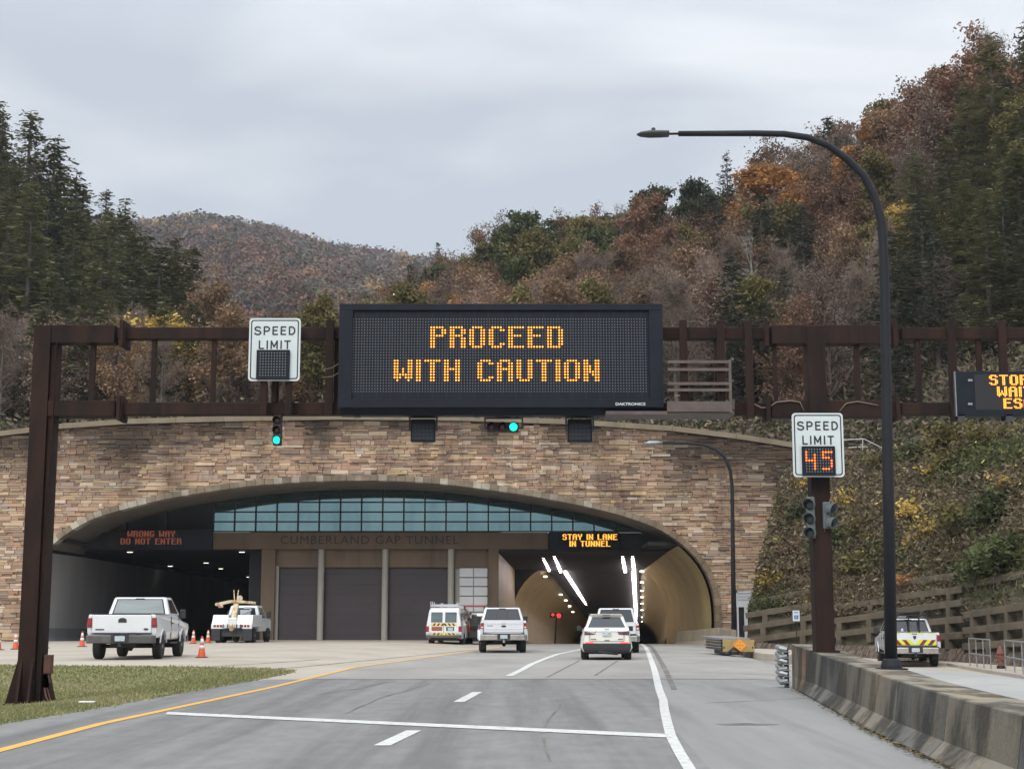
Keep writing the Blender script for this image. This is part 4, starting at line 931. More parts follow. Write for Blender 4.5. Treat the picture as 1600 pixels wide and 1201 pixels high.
# bore
ax = lambda Y: (5.95 + (Y - YM_) * .0851 * 1.0)
def bore(Y, ph):   # ph 0..pi over the crown
    cx_ = ax(Y); zc2 = fl(Y) + 3.1
    x = cx_ + 5.8 * math.cos(ph); z = zc2 + 3.9 * math.sin(ph)
    return (x, Y, z)
m_ = MB(); Ys_ = [YM_, 125, 140, 160, 190, 230, 290]; ph = [R(a) for a in range(0, 181, 10)]; NV = len(ph) + 4
vs = []
for Y in Ys_:
    ring = [(ax(Y) + 4.9, Y, fl(Y) - .2), (ax(Y) + 5.55, Y, fl(Y) + 1.5)] + [bore(Y, q) for q in ph] + [(ax(Y) - 5.55, Y, fl(Y) + 1.5), (ax(Y) - 4.9, Y, fl(Y) - .2)]
    vs += ring
m_.add(vs, [(j * NV + i, j * NV + i + 1, (j + 1) * NV + i + 1, (j + 1) * NV + i) for j in range(len(Ys_) - 1) for i in range(NV - 1)])
m_.obj('bore_lining', MT['tile'], rt_, world=True, smooth=True)
# headwall around the bore mouth
mo_ = [(v[0], v[2]) for v in vs[:NV]]
hw = [(mo_[0][0], -3), (14, -3), (14, 7.5), (-1.5, 7.5), (-1.5, -3), (mo_[-1][0], -3)] + mo_[::-1]
m_ = MB(); m_.prism(hw, YM_ - .8, YM_, 'y'); m_.obj('headwall', MT['dark_ceiling'], rt_, world=True)
# ceilings
m_ = MB(); m_.hexa([(-1.6, YB - .3, 5.6), (13.5, YB - .3, 5.6), (13.5, YM_, 5.0), (-1.6, YM_, 5.0)], [(-1.6, YB - .3, 5.9), (13.5, YB - .3, 5.9), (13.5, YM_, 5.3), (-1.6, YM_, 5.3)]); m_.box(8, 13.5, YF + .72, YB - .3, 5.75, 5.95); m_.obj('canopy_ceiling', MT['dark_ceiling'], rt_, world=True)
m_ = MB(); m_.hexa([(ax(YM_) - 3.4, YM_ - .1, 5.1), (ax(YM_) + 3.4, YM_ - .1, 5.1), (ax(290) + 3.4, 290, fl(290) + 5.9), (ax(290) - 3.4, 290, fl(290) + 5.9)], [(ax(YM_) - 3.4, YM_ - .1, 5.3), (ax(YM_) + 3.4, YM_ - .1, 5.3), (ax(290) + 3.4, 290, fl(290) + 6.1), (ax(290) - 3.4, 290, fl(290) + 6.1)]); m_.obj('hung_ceiling', MT['dark_ceiling'], rt_, world=True)
m_ = MB(); m_.box(ax(290) - 8, ax(290) + 8, 290, 290.5, -12, 0); m_.obj('far_end', MT['mortar'], rt_, world=True)
# jet fans hanging mid-bore
for dx in ():
    m_ = MB(); m_.lathe([(.45, -1.2), (.5, -1.0), (.5, 1.0), (.45, 1.2)], (ax(150) + dx, 150, fl(150) + 5.1), 18, 'y'); m_.obj('jet_fan', MT['dark_metal'], rt_, world=True, smooth='auto')
drape('tunnel_floor', [(-1.2, 91.5), (13.2, 91.5), (13.2, YM_), (ax(200) + 6, 200), (ax(289) + 6, 289), (ax(289) - 6, 289), (ax(200) - 6, 200), (0, YM_)], .0055, MT['roadconc'], 4)
for s_, x0 in ((1, -5.45), (-1, 5.45)):
    m_ = MB(); jers(ax(YM_) + x0, YM_ + .2, 289, s_ * 1.6, fl(YM_) - .1, fl(289), .95)
    # shear to the axis
    m_.v = [(v[0] + (ax(v[1]) - ax(YM_)), v[1], v[2]) for v in m_.v]
    m_.obj('walkway_bench', MT['bench'], rt_, world=True)
# strip lights
def row(p0, Y0, p1, Y1, n, sx_, sy_, nm='strip'):
    a = W(*p0, Y0); b = W(*p1, Y1); out = []
    for k in range(n):
        f_ = k / (n - 1); Y = 1 / lerp(1 / Y0, 1 / Y1, f_)
        out.append(a.lerp(b, (Y - Y0) / (Y1 - Y0)))
    return out
sl_ = []
for p0, Y0, p1, Y1, n in (((844, 861), 95, (858, 891), 111, 11), ((863, 861), 95, (876, 893), 111, 11), ((971, 861), 95, (977, 893), 111, 11), ((987, 861), 95, (991, 893), 111, 11)):
    a = W(*p0, Y0); b = W(*p1, Y1)
    for k in range(n): sl_.append((a.lerp(b, k / (n - 1)), .15, .8))
for p0, Y0, p1, Y1, n in (((883, 894), 112.5, (927, 961), 190, 40), ((990, 894), 112.5, (994.5, 974), 205, 44)):
    a = W(*p0, Y0); b = W(*p1, Y1)
    for k in range(n): sl_.append((a.lerp(b, k / (n - 1)), .2, 1.3 if k < n * .6 else .95))
for i, (p, sx2, sy2) in enumerate(sl_):
    o = MB().box(p.x - sx2 / 2, p.x + sx2 / 2, p.y - sy2 / 2, p.y + sy2 / 2, p.z - .05, p.z + .1).obj('strip_light', MT['strip'], rt_ if i < 0 else None)
    m_ = o
    o['label'] = 'bright white strip lamp in a row under the right tunnel ceiling'; o['category'] = 'ceiling light'; o['group'] = 'strip lamps in rows under the right tunnel ceiling'
for i, (px, py, Y) in enumerate([(827, 861, 95), (852, 901, 116), (876, 929, 130), (884, 938, 140), (890, 947, 150), (895, 956, 165), (1006, 862, 95), (1003, 893, 111), (1003, 910, 122), (1003, 923, 135), (1003, 933, 146), (1003, 943, 158), (1003, 953, 170), (1002, 964, 185), (1002, 971, 200)]):
    q = W(px, py, Y); m_ = MB(); m_.box(-.22 if i in (0, 6) else -.14, .22 if i in (0, 6) else .14, -.12, .12, -.03, .09)
    o = m_.obj('downlight', MT['downlight']); o.location = q; setp(o, 'small warm lamp beside the strip lamps in the right tunnel', 'ceiling light', 'small lamps beside the strips in the right tunnel')
# thin post with a red signal lamp by the left wall
t = thing('signal_post', 'thin post with a red lit lamp inside the right tunnel, left wall', 'signal', W(867, 1000, 118))
q = W(871, 962, 118) - t.location; q0 = q.x
m_ = MB(); m_.tube([(0, 0, -.3), (q0 * .7, 0, q.z)], .06, 8); m_.obj('post', MT['dark_metal'], t)
m_ = MB(); m_.box(q0 - .6, q0 + .4, .05, .25, q.z - .12, q.z + .25); m_.obj('housing', MT['dark_metal'], t)
m_ = MB(); m_.lathe([(.05, -.02), (.17, 0), (.17, .04)], (q0 + .1, .02, q.z + .03), 14, 'y'); m_.lathe([(.03, -.02), (.1, 0), (.1, .04)], (q0 - .35, .02, q.z + .1), 12, 'y'); m_.obj('lamp', MT['red_lit'], t)
# jersey barrier at the right mouth of the portal
t = thing('jersey_barrier', 'tan concrete barrier at the right edge of the right tunnel mouth', 'barrier', (11.5, 84, 0))
m_ = MB()
pth = [(W(1040, 0, 106).x, 106, -.7), (W(1042, 0, 96).x, 96, -.3), (W(1098, 0, 86).x + .1, 86, 0), (W(1104, 0, 82.5).x, 82.5, 0)]
def sweep(m, pth, sec):
    n = len(sec); vs = []
    for i, p in enumerate(pth):
        a = Vector(pth[max(i - 1, 0)]); b = Vector(pth[min(i + 1, len(pth) - 1)]); d = (b - a); d.z = 0; d.normalize(); r_ = Vector((d.y, -d.x, 0))
        for s_ in sec: vs.append((p[0] + r_.x * s_[0], p[1] + r_.y * s_[0], p[2] + s_[1]))
    fs = [(i * n + k, i * n + (k + 1) % n, (i + 1) * n + (k + 1) % n, (i + 1) * n + k) for i in range(len(pth) - 1) for k in range(n)] + [tuple(range(n)), tuple(range((len(pth) - 1) * n, len(pth) * n))]
    m.add(vs, fs)
JS = [(.32, -.1), (.32, .08), (.12, .32), (.08, .98), (-.12, .98), (-.16, .32), (-.32, .08), (-.32, -.1)]
sweep(m_, pth, JS); m_.obj('barrier_body', MT['bench'], t, world=True)
t = thing('jersey_barrier', 'darker tan concrete barrier leading from the arch foot to the crash cushion', 'barrier', (12, 76, 0))
m_ = MB(); sweep(m_, [(W(1106, 0, 82.3).x, 82.3, 0), (W(1110, 0, 76).x, 76, 0), (W(1124, 0, 69.5).x, 69.5, 0)], JS); m_.obj('barrier_body', mat('darker_tan_concrete', (.27, .225, .155), .9, col2=(.2, .17, .12), scale=1.5), t, world=True)
# crash cushion with orange diamond
t = thing('crash_cushion', 'faded yellow crash cushion with an orange diamond plate and stacked steel rails', 'crash cushion', W(1150, 1022, 63))
t.location.z = 0
def CP(px, py, Y=63): q = W(px, py, Y); return (q.x - t.location.x, q.z)
a = CP(1129, 999); b = CP(1179, 1018); ym = 63 - t.location.y
m_ = MB(); m_.box(a[0], b[0], ym, ym + .06, b[1], a[1]); m_.box(a[0] + .02, b[0] - .02, ym + .06, ym + .5, b[1] + .05, a[1] - .05); m_.obj('nose_panel', MT['yellow_crash'], t, bevel=.01)
for p in (1131, 1176): m_ = MB(); q = CP(p, 1011); m_.lathe([(.035, -.02), (.035, 0)], (q[0], ym, q[1]), 8, 'y'); m_.obj('bolt', MT['sign_black'], t)
c = CP(1156, 1007.5); h = .30
m_ = MB(); m_.prism([(c[0] - h, c[1]), (c[0], c[1] - h), (c[0] + h, c[1]), (c[0], c[1] + h)], ym - .03, ym - .01, 'y'); dm = m_.obj('diamond_plate', MT['orange_sign'], t)
m_ = MB(); kk = h * .9; k2 = h * .86
for i in range(4):
    an = math.pi / 2 * i; ca, sa = math.cos(an), math.sin(an); bq = math.cos(an + math.pi / 2), math.sin(an + math.pi / 2)
    m_.add([(c[0] + kk * ca, ym - .033, c[1] + kk * sa), (c[0] + kk * bq[0], ym - .033, c[1] + kk * bq[1]), (c[0] + k2 * bq[0], ym - .033, c[1] + k2 * bq[1]), (c[0] + k2 * ca, ym - .033, c[1] + k2 * sa)], [(0, 1, 2, 3)])
for dx, dz in ((-.11, 0), (.11, 0), (0, .11), (0, -.11), (0, 0)): m_.lathe([(.022, 0), (.022, .003)], (c[0] + dx, ym - .035, c[1] + dz), 6, 'y')
m_.obj('plate_marks', MT['black_stripe'], t)
for k in range(4):
    m_ = MB(); z = CP(0, 998 + k * 4.6)[1]; x0 = a[0] - .02
    for j in range(3): xx = x0 - .02 - j * .01; m_.hexa([(x0, ym, z - .09), (x0 - .03, ym, z - .09), (x0 - .15, ym + 4, z - .09), (x0 - .12, ym + 4, z - .09)], [(x0, ym, z), (x0 - .08, ym, z - .03), (x0 - .2, ym + 4, z - .03), (x0 - .12, ym + 4, z)])
    m_.obj('steel_rail', MT['gray_metal'], t)
m_ = MB(); m_.box(a[0] + .25, b[0] - .45, ym + .1, ym + 4, CP(0, 1018)[1], CP(0, 1018)[1] + .05); m_.box(a[0] + .15, b[0] - .6, ym + .1, ym + 3.8, 0.0, .2)
for xx in (-.15, .2): m_.box(xx, xx + .1, ym + .05, ym + .2, 0, .4)
m_.tube([(-.4, ym + .0, .05), (-.1, ym - .1, .3), (.2, ym, .1)], .05, 6); m_.obj('skid_frame', MT['dark_metal'], t)
m_ = MB(); m_.hexa([(a[0] - .05, ym + .5, a[1]), (b[0] - .1, ym + .5, a[1]), (b[0] - .5, ym + 4, a[1]), (a[0] - .4, ym + 4, a[1])], [(a[0] - .05, ym + .5, a[1] + .06), (b[0] - .1, ym + .5, a[1] + .06), (b[0] - .5, ym + 4, a[1] + .12), (a[0] - .4, ym + 4, a[1] + .12)]); m_.obj('top_cover', MT['gray_metal'], t)
# side entrance right of the arch
t = thing('side_entrance', 'white framed glass door with a louvre above, right of the arch', 'door', (DOOR[0] + .6, YF, 0))
x0, x1 = DOOR[0], DOOR[1] + .6; zt = DOOR[2]
m_ = MB(); zl = FW(0, 938)[1]
for k in range(6): z = zl + (zt - zl) * (k + .3) / 6; m_.hexa([(x0 + .05, YF - .14, z), (x1, YF - .14, z), (x1, YF - .08, z + .06), (x0 + .05, YF - .08, z + .06)], [(x0 + .05, YF - .14, z + .03), (x1, YF - .14, z + .03), (x1, YF - .08, z + .09), (x0 + .05, YF - .08, z + .09)])
m_.box(x0, x0 + .07, YF - .16, YF - .02, zl, zt); m_.box(x0, x1, YF - .16, YF - .02, zt - .06, zt); m_.obj('louvre', MT['door_white'], t, world=True)
m_ = MB(); z2 = FW(0, 948)[1]; m_.box(x0, x1, YF - .15, YF - .03, z2, zl); m_.obj('transom_panel', MT['door_white'], t, world=True)
m_ = MB()
for xx in (x0 + .06, x0 + .48, x0 + .58, x0 + 1.5): m_.box(xx - .045, xx + .045, YF - .15, YF - .03, -.2, z2)
m_.obj('door_frame', MT['door_white'], t, world=True)
m_ = MB(); m_.box(x0, x1, YF - .07, YF - .05, -.2, z2); m_.obj('glass', MT['dark_glass'], t, world=True)
# lamp in front of the facade
Yp = 62.0; q = W(1147, 992, 72)
Yp = 72.0; t = thing('street_lamp', 'thinner dark curved-arm street lamp against the stone face, right of the arch', 'street lamp', (q.x, Yp, 0.0))
P = [(1147, 1006), (1145, 850), (1144, 760), (1141, 735), (1133, 715), (1120, 703), (1100, 695), (1075, 692), (1035, 691.5)]
P = [W(a, b, Yp) - t.location for a, b in P]; P[0].z = 0
m_ = MB(); m_.tube(P, [.13, .1, .085, .08, .075, .07, .065, .06, .05], 12); m_.obj('pole', MT['lamp_paint'], t, smooth=True)
h1 = W(1006, 692, Yp) - t.location; h0 = P[-1]
m_ = MB(); m_.tube([h0, h0.lerp(h1, .3), h0.lerp(h1, .7), h1], [.05, .09, .1, .03], 12); m_.obj('lamp_head', MT['gray_metal'], t, smooth=True)
m_ = MB(); m_.box(-.25, .25, -.25, .25, 0, .05); m_.obj('base_plate', MT['lamp_paint'], t)
# stair rail on the wing wall
t = thing('stair_railing', 'white metal stair railing on top of the stone wing wall', 'railing', W(1345, 712, YF + .3))
Yr = YF + .3
def RL(*ps): return [W(a, b, Yr) - t.location for a, b in ps]
m_ = MB(); m_.tube(RL((1255, 688), (1320, 687), (1350, 685.5), (1376, 698.5), (1386, 698.5), (1400, 698), (1426, 711), (1447, 709.5)), .03, 8); m_.tube(RL((1255, 701), (1320, 699.5), (1353, 697.5), (1368, 705)), .025, 8); m_.tube(RL((1388, 709.5), (1404, 710)), .025, 8)
m_.obj('handrail', MT['door_white'], t)
for a, b, c_ in ((1348, 686, 706), (1377, 699, 709), (1399, 698, 711), (1427, 711, 716), (1436, 704, 716), (1290, 687, 704)):
    m_ = MB(); m_.tube(RL((a, b), (a, c_)), .025, 6); m_.obj('post', MT['door_white'], t)
# ================================================================== VEHICLES
def frust(m, b, t):  # b/t: (x0,x1,y0,y1,z)
    q = lambda r: [(r[0], r[2], r[4]), (r[1], r[2], r[4]), (r[1], r[3], r[4]), (r[0], r[3], r[4])]
    m.hexa(q(b), q(t)); B, T = [Vector(p) for p in q(b)], [Vector(p) for p in q(t)]
    return {'rear': (B[0], B[1], T[1], T[0]), 'front': (B[2], B[3], T[3], T[2]), 'right': (B[1], B[2], T[2], T[1]), 'left': (B[3], B[0], T[0], T[3])}
def pane(face, u0, u1, v0, v1, off=.006, u0t=None, u1t=None, th=.0):
    a, b, c, d = face; n = (b - a).cross(d - a).normalized()
    P = lambda u, v: a.lerp(b, u).lerp(d.lerp(c, u), v) + n * off
    u0t = u0 if u0t is None else u0t; u1t = u1 if u1t is None else u1t
    m = MB(); m.quad(P(u0, v0), P(u1, v0), P(u1t, v1), P(u0t, v1)); return m
def arc_pts(cy, cz, r, a0, a1, n=9): return [(cy + r * math.cos(R(lerp(a0, a1, i / n))), cz + r * math.sin(R(lerp(a0, a1, i / n)))) for i in range(n + 1)]
def wheel(t, x, y, r, wd=.26, side=1, rim=True):
    M = Matrix.Translation((x, y, r))
    m = MB(); m.lathe([(r * .62, -wd / 2), (r * .93, -wd / 2), (r, -wd / 2 + .035), (r, wd / 2 - .035), (r * .93, wd / 2), (r * .62, wd / 2)], (0, 0, 0), 24, 'x', M); w_ = m.obj('wheel', MT['tyre'], t, smooth='auto')
    if rim:
        m = MB(); s = side
        m.lathe([(r * .62, s * wd / 2 * .96), (r * .6, s * wd / 2 * .8), (r * .5, s * wd / 2 * .62), (r * .2, s * wd / 2 * .7), (r * .17, s * wd / 2 * 1.0), (r * .05, s * wd / 2 * 1.02)], (0, 0, 0), 20, 'x', M); m.obj('rim', MT['rim'], w_, smooth='auto')
        m = MB()
        for k in range(8):
            an = k * math.pi / 4; m.lathe([(r * .055, s * wd / 2 * .72), (r * .055, s * wd / 2 * .745)], (0, r * .38 * math.cos(an), r * .38 * math.sin(an)), 8, 'x', M)
        m.obj('rim_hole', MT['sign_black'], w_)
    return w_
def mirror(t, x, y, z, s, w_=.2, h=.28, mt='black_plastic'):
    m = MB(); m.box(min(x, x + s * .1), max(x, x + s * .1), y - .02, y + .03, z + .05, z + .1); m.box(min(x + s * .08, x + s * (.08 + w_)), max(x + s * .08, x + s * (.08 + w_)), y - .05, y + .07, z - .03, z + h); m.obj('mirror', MT[mt], t, bevel=.03)
def pickup(t, w=2.03, H=1.93, L=5.8, wb=3.6, bed=2.35, rail=1.37, floor=.62, r=.39, cab_len=1.75, paint='white_car', bump='grey_bumper', crew=False, tail='tail_red', glass='sky_glass', style=0, fender=.0, tilt=0):
    hw = w / 2; cy0 = bed + .06; cy1 = cy0 + cab_len; ra = 1.2; rf = ra + wb
    # side shells with wheel arches
    for s in (-1, 1):
        out = [(.10, floor)] + arc_pts(ra, r, r + .1, 180 - math.degrees(math.asin((floor - r) / (r + .1))), math.degrees(math.asin((floor - r) / (r + .1)))) + \
              [(ra + .6, floor - .06), (rf - .6, floor - .06)] + arc_pts(rf, r, r + .1, 180 - math.degrees(math.asin((floor - r) / (r + .1))), math.degrees(math.asin((floor - r) / (r + .1)))) + \
              [(L - .05, floor), (L, .95), (L - .12, 1.12), (cy1 + .35, 1.22), (cy1 + .05, rail - .04), (cy0, rail - .01), (.02, rail), (.02, 1.0), (.05, floor + .15)]
        m = MB(); m.prism(out, s * (hw - .13), s * hw, 'x')
        m.v = [(p[0] - s * (.045 if p[2] > 1.25 else (.05 if p[2] < .7 else 0)), p[1], p[2]) for p in m.v]
        m.obj('body_side', MT[paint], t, bevel=.035, seg=3)
        for (yy, nn) in ((ra, 'wheel_arch'), (rf, 'wheel_arch')):
            m = MB(); a_ = arc_pts(yy, r, r + .155, 168, 12, 10); b_ = arc_pts(yy, r, r + .095, 12, 168, 10); m.prism(a_ + b_, s * (hw - .02), s * (hw + .022 + fender), 'x'); m.obj(nn, MT[paint], t, bevel=.012)
    # door seam + handle
    for s in (-1, 1):
        for yy in ([cy0 + .03, cy1 - .12] + ([cy0 + cab_len * .48] if crew else [])):
            m = MB(); m.box(*sorted((s * (hw - .02), s * (hw + .003))), yy - .008, yy + .008, .62, rail - .06); m.obj('door_seam', MT['sign_black'], t)
        m = MB(); m.box(*sorted((s * hw, s * (hw + .03))), cy0 + .12, cy0 + .3, 1.12, 1.16); m.obj('door_handle', MT['black_plastic'], t, bevel=.008)
    m = MB(); m.box(-hw + .1, hw - .1, .12, cy0 + .1, .74, .8); m.box(-hw + .1, hw - .1, cy0 - .05, cy0 + .05, .7, rail - .06); m.box(-hw + .12, hw - .12, cy0, L - .1, .6, 1.08)
    m.hexa([(-hw + .1, cy1 - .1, 1.05), (hw - .1, cy1 - .1, 1.05), (hw - .1, L - .06, 1.05), (-hw + .1, L - .06, 1.05)], [(-hw + .12, cy1, rail - .06), (hw - .12, cy1, rail - .06), (hw - .14, L - .2, 1.14), (-hw + .14, L - .2, 1.14)])
    m.obj('body_core', MT[paint], t)
    m = MB(); m.box(-hw + .135, hw - .135, .14, cy0 - .06, .80, .83)
    for s in (-1, 1): m.box(*sorted((s * (hw - .135), s * (hw - .15))), .14, cy0 - .06, .8, rail - .03)
    m.obj('bed_liner', MT['black_plastic'], t)
    for s in (-1, 1): m = MB(); m.box(*sorted((s * (hw - .15), s * (hw - .055))), .06, cy0 - .03, rail - .003, rail + .014); m.obj('rail_cap', MT['black_plastic'], t)
    # tailgate
    tg = MB(); tg.box(-hw + .17, hw - .17, -.005, .1, floor + .16, rail - .004); tgo = tg.obj('tailgate', MT[paint], t, bevel=.025, seg=3)
    m = MB(); m.box(-hw + .19, hw - .19, -.004, .08, rail - .004, rail + .018); m.obj('tailgate_cap', MT['black_plastic'] if style != 1 else MT[paint], t, bevel=.008)
    if style == 0:
        m = MB(); m.prism([(.13 * math.cos(R(a)), .02 + .075 * math.sin(R(a))) for a in range(0, 181, 20)] + [(-.13, -.05), (.13, -.05)], -.02, 0, 'y'); m.v = [(p[0] + .02, p[1], p[2] + rail - .2) for p in m.v]; m.obj('tailgate_handle', MT['black_plastic'], tgo)
        m = MB(); m.box(-hw + .28, -hw + .55, -.016, -.004, floor + .25, floor + .29); m.obj('script_badge', MT['dark_metal'], tgo)
        m = MB(); m.prism([(hw - .33 + .08 * math.cos(R(a)), floor + .28 + .035 * math.sin(R(a))) for a in range(0, 360, 24)], -.018, -.004, 'y'); m.obj('oval_badge', MT['dark_metal'], tgo)
    elif style == 1:
        m = MB(); m.box(-hw + .2, hw - .2, -.018, -.004, floor + .30, floor + .33); m.box(-hw + .2, hw - .2, -.022, -.004, rail - .13, rail - .1); m.obj('tailgate_crease', MT[paint], tgo, bevel=.006)
        m = MB(); m.prism([(.11 * math.cos(R(a)), (rail + floor) / 2 + .1 + .045 * math.sin(R(a))) for a in range(0, 360, 20)], -.02, -.004, 'y'); m.obj('oval_badge', MT['dark_metal'], tgo)
        m = MB(); m.box(-.1, .1, -.02, -.004, rail - .14, rail - .09); m.obj('tailgate_handle', MT['chrome'], tgo); m = MB(); m.box(-hw + .3, -hw + .55, -.016, -.004, (rail + floor) / 2 + .1, (rail + floor) / 2 + .14); m.obj('script_badge', MT['chrome'], tgo)
    for s in (-1, 1):
        zt_, zb2 = rail - .1, floor + .33
        m = MB(); m.hexa([(s * (hw - .155), -.012, zb2), (s * (hw + .006), -.004, zb2), (s * (hw + .004), .13, zb2), (s * (hw - .155), .13, zb2)], [(s * (hw - .155), -.012, zt_), (s * (hw - .03), -.004, zt_), (s * (hw - .03), .13, zt_), (s * (hw - .155), .13, zt_)])
        tl = m.obj('tail_light', MT[tail], t, bevel=.012)
        m = MB(); m.box(*sorted((s * (hw - .14), s * (hw - .04))), -.018, -.008, zb2 + .03, zb2 + .1); m.obj('reverse_lens', MT['tail_clear'] if style == 1 else MT['tail_dark'], tl)
    # bumper
    zb0 = floor - .16
    m = MB(); prof = [(-hw + .02, .06), (-hw + .0, -.08), (-hw + .12, -.2), (hw - .12, -.2), (hw, -.08), (hw - .02, .06)]
    m.prism(prof, zb0, zb0 + .25, 'z'); bo = m.obj('rear_bumper', MT[bump], t, bevel=.03, seg=3)
    m = MB(); m.box(-.28, .28, -.215, -.19, zb0 + .03, zb0 + .26); m.obj('plate_recess', MT['black_plastic'], bo)
    m = MB(); m.box(-.155, .155, -.232, -.216, zb0 + .07, zb0 + .23); m.obj('licence_plate', MT['plate'], bo)
    if style != 0: m = MB(); m.box(-hw + .1, hw - .1, -.19, .02, zb0 + .25, zb0 + .275); m.obj('bumper_step', MT['black_plastic'], bo)
    else:
        m = MB(); rr = random.Random(2)
        for k in range(9): x = lerp(-.55, .85, k / 8) + rr.uniform(-.04, .04); m.cb((x - .12, -.03, floor + .125 + rr.uniform(-.01, .02)), (rr.uniform(.1, .25), .03, rr.uniform(.03, .07)))
        m.obj('torn_trim', MT['black_plastic'], t, bevel=.01)
    m = MB(); m.box(-.05, .05, -.26, 0, zb0 - .1, zb0 - .03); m.tube([(0, -.24, zb0 - .06), (0, -.24, zb0 + .04)], .03, 8); m.obj('tow_hitch', MT['chrome' if style == 1 else 'black_plastic'], t)
    # underbody
    m = MB(); m.box(-hw + .35, hw - .35, .15, L - .4, floor - .16, floor + .05); m.tube([(-hw + .25, ra, r), (hw - .25, ra, r)], .06, 8); m.lathe([(.02, -.12), (.15, -.05), (.15, .05), (.02, .12)], (0.05, ra, r), 12, 'x'); m.box(-.45, .35, ra - .7, ra - .2, floor - .3, floor - .1)
    m.tube([(hw - .35, ra + .8, floor - .12), (hw - .3, ra - .2, floor - .15), (hw - .2, ra - .5, floor - .2)], .04, 8)
    m.box(-hw + .1, hw - .1, rf - .2, rf + .2, r - .1, r + .15); m.obj('underbody', MT['black_plastic'], t)
    for s in (-1, 1):
        m = MB(); m.box(*sorted((s * (hw - .3), s * (hw - .02))), cy0 + .1, cy1 - .1, floor - .22, floor - .16); m.obj('side_step', MT['black_plastic'], t, bevel=.02)
    # cab
    m = MB(); hx = hw - .07
    F_ = frust(m, (-hx, hx, cy0 + .02, cy1 + .45, rail - .03), (-hx + .17, hx - .17, cy0 + .22, cy1 - .35, H)); cab = m.obj('cab', MT[paint], t, bevel=.07, seg=4)
    pane(F_['rear'], .085, .915, .13, .86, .007, .09, .91).obj('rear_window', MT[glass], cab)
    if style == 1:
        for u in (.36, .62): pane(F_['rear'], u - .008, u + .008, .13, .86, .011).obj('window_divider', MT['sign_black'], cab)
    fr_ = pane(F_['rear'], .06, .94, .09, .91, .004, .065, .935).obj('window_seal', MT['sign_black'], cab)
    pane(F_['front'], .08, .92, .1, .9).obj('windscreen', MT['dark_glass'], cab)
    segs = ((.08, .48), (.53, .86)) if crew else ((.12, .82),)
    for k in ('left', 'right'):
        for u0, u1 in segs:
            a, b = (u0, u1) if k == 'right' else (1 - u1, 1 - u0)
            pane(F_[k], a, b, .12, .86, .006, a + .03, b - .03).obj('side_window', MT['dark_glass'], cab)
    m = MB(); m.cb((0, cy0 + .2, H - .045), (.3, .06, .035)); m.obj('high_brake_light', MT['tail_dark'], cab, bevel=.01)
    for s in (-1, 1): mirror(t, s * (hw - .08), cy1 - .05, 1.32, s)
    for s in (-1, 1):
        for yy in (ra, rf): wheel(t, s * (hw - .15), yy, r, .27, s)
    for s in (-1, 1):
        m = MB(); m.box(*sorted((s * (hw - .05), s * (hw - .4))), L - .06, L + .015, .8, 1.02); m.obj('headlight', MT['tail_clear'], t, bevel=.02)
    m = MB(); m.box(-hw + .42, hw - .42, L - .03, L + .02, .78, 1.05); m.obj('grille', MT['black_plastic'], t); m = MB(); m.box(-hw + .03, hw - .03, L - .08, L + .14, .5, .74); m.obj('front_bumper', MT[bump], t, bevel=.03)
def veh(name, label, cat, px, py, z, rz=0, group=None):
    p = gp(px, py, z); t = thing(name, label, cat, (p[0], p[1], z), rz, group); print('VEH', name, [round(q, 2) for q in p], 'gz', round(gz(*p), 3)); return t
t = veh('pickup_truck', 'white single-cab pickup with grey bumper parked behind the grass on the left', 'pickup truck', 188, 1032.5, .15, R(2.2)); t.location.z = gz(t.location.x, t.location.y + 2)
pickup(t, w=2.2, H=2.0, L=5.9, wb=3.5, bed=2.45, rail=1.42, floor=.68, r=.41, cab_len=1.55, glass='sky_glass', style=0)
t = veh('pickup_truck', 'white crew-cab pickup with chrome bumper driving in the left lane', 'pickup truck', 787, 1020, .0, R(2)); t.location.z = gz(t.location.x, t.location.y)
pickup(t, w=2.05, H=1.97, L=5.9, wb=3.7, bed=1.75, rail=1.4, floor=.72, r=.42, cab_len=2.3, glass='dark_glass', style=1, bump='chrome', crew=True, fender=.03)
m = MB(); m.lathe([(.002, 0), (.003, .5)], (-.75, 4.6, 1.35), 5); m.obj('antenna', MT['sign_black'], t)
t = veh('pickup_truck', 'white pickup mostly hidden in front of the white hatchback', 'pickup truck', 964, 1020, .0, R(-3))
pickup(t, w=2.0, H=1.95, L=5.9, wb=3.7, bed=1.75, rail=1.3, floor=.66, r=.4, cab_len=2.3, glass='dark_glass', style=1, bump='chrome', crew=True, tail='tail_red')
# hooded ramp pickup with chevrons
t = veh('pickup_truck', 'white pickup with lime and red chevron tailgate and black roof rack on the right ramp', 'pickup truck', 1431, 1042, -.45, R(-8)); t.location.z = gz(t.location.x, t.location.y + 1)
rt2 = t
pickup(t, w=2.05, H=1.93, L=5.9, wb=3.6, bed=1.9, rail=1.38, floor=.70, r=.41, cab_len=2.1, glass='dark_glass', style=2, bump='chrome', crew=True, tail='tail_red')
zc0, zc1 = .88, 1.09; hwt = .83
m1 = MB(); m2 = MB()
n = 5; wq = hwt / n
for s in (-1, 1):
    for k in range(n + 1):
        x0 = k * wq * 1.0; sh = .17
        pts = [(x0 + sh, zc1), (x0 + wq + sh, zc1), (x0 + wq, zc0), (x0, zc0)]
        pts = [(min(max(p[0], 0), hwt), p[1]) for p in pts]
        pts = [(s * p[0], p[1]) for p in pts]
        if s > 0: pts = pts[::1]
        (m1 if k % 2 == 0 else m2).prism(pts, -.012, -.006, 'y') if abs(pts[0][0] - pts[1][0]) > .01 or abs(pts[2][0] - pts[3][0]) > .01 else None
m1.obj('lime_chevrons', MT['yellow_refl'], t); m2.obj('red_chevrons', MT['red_refl'], t)
m = MB()
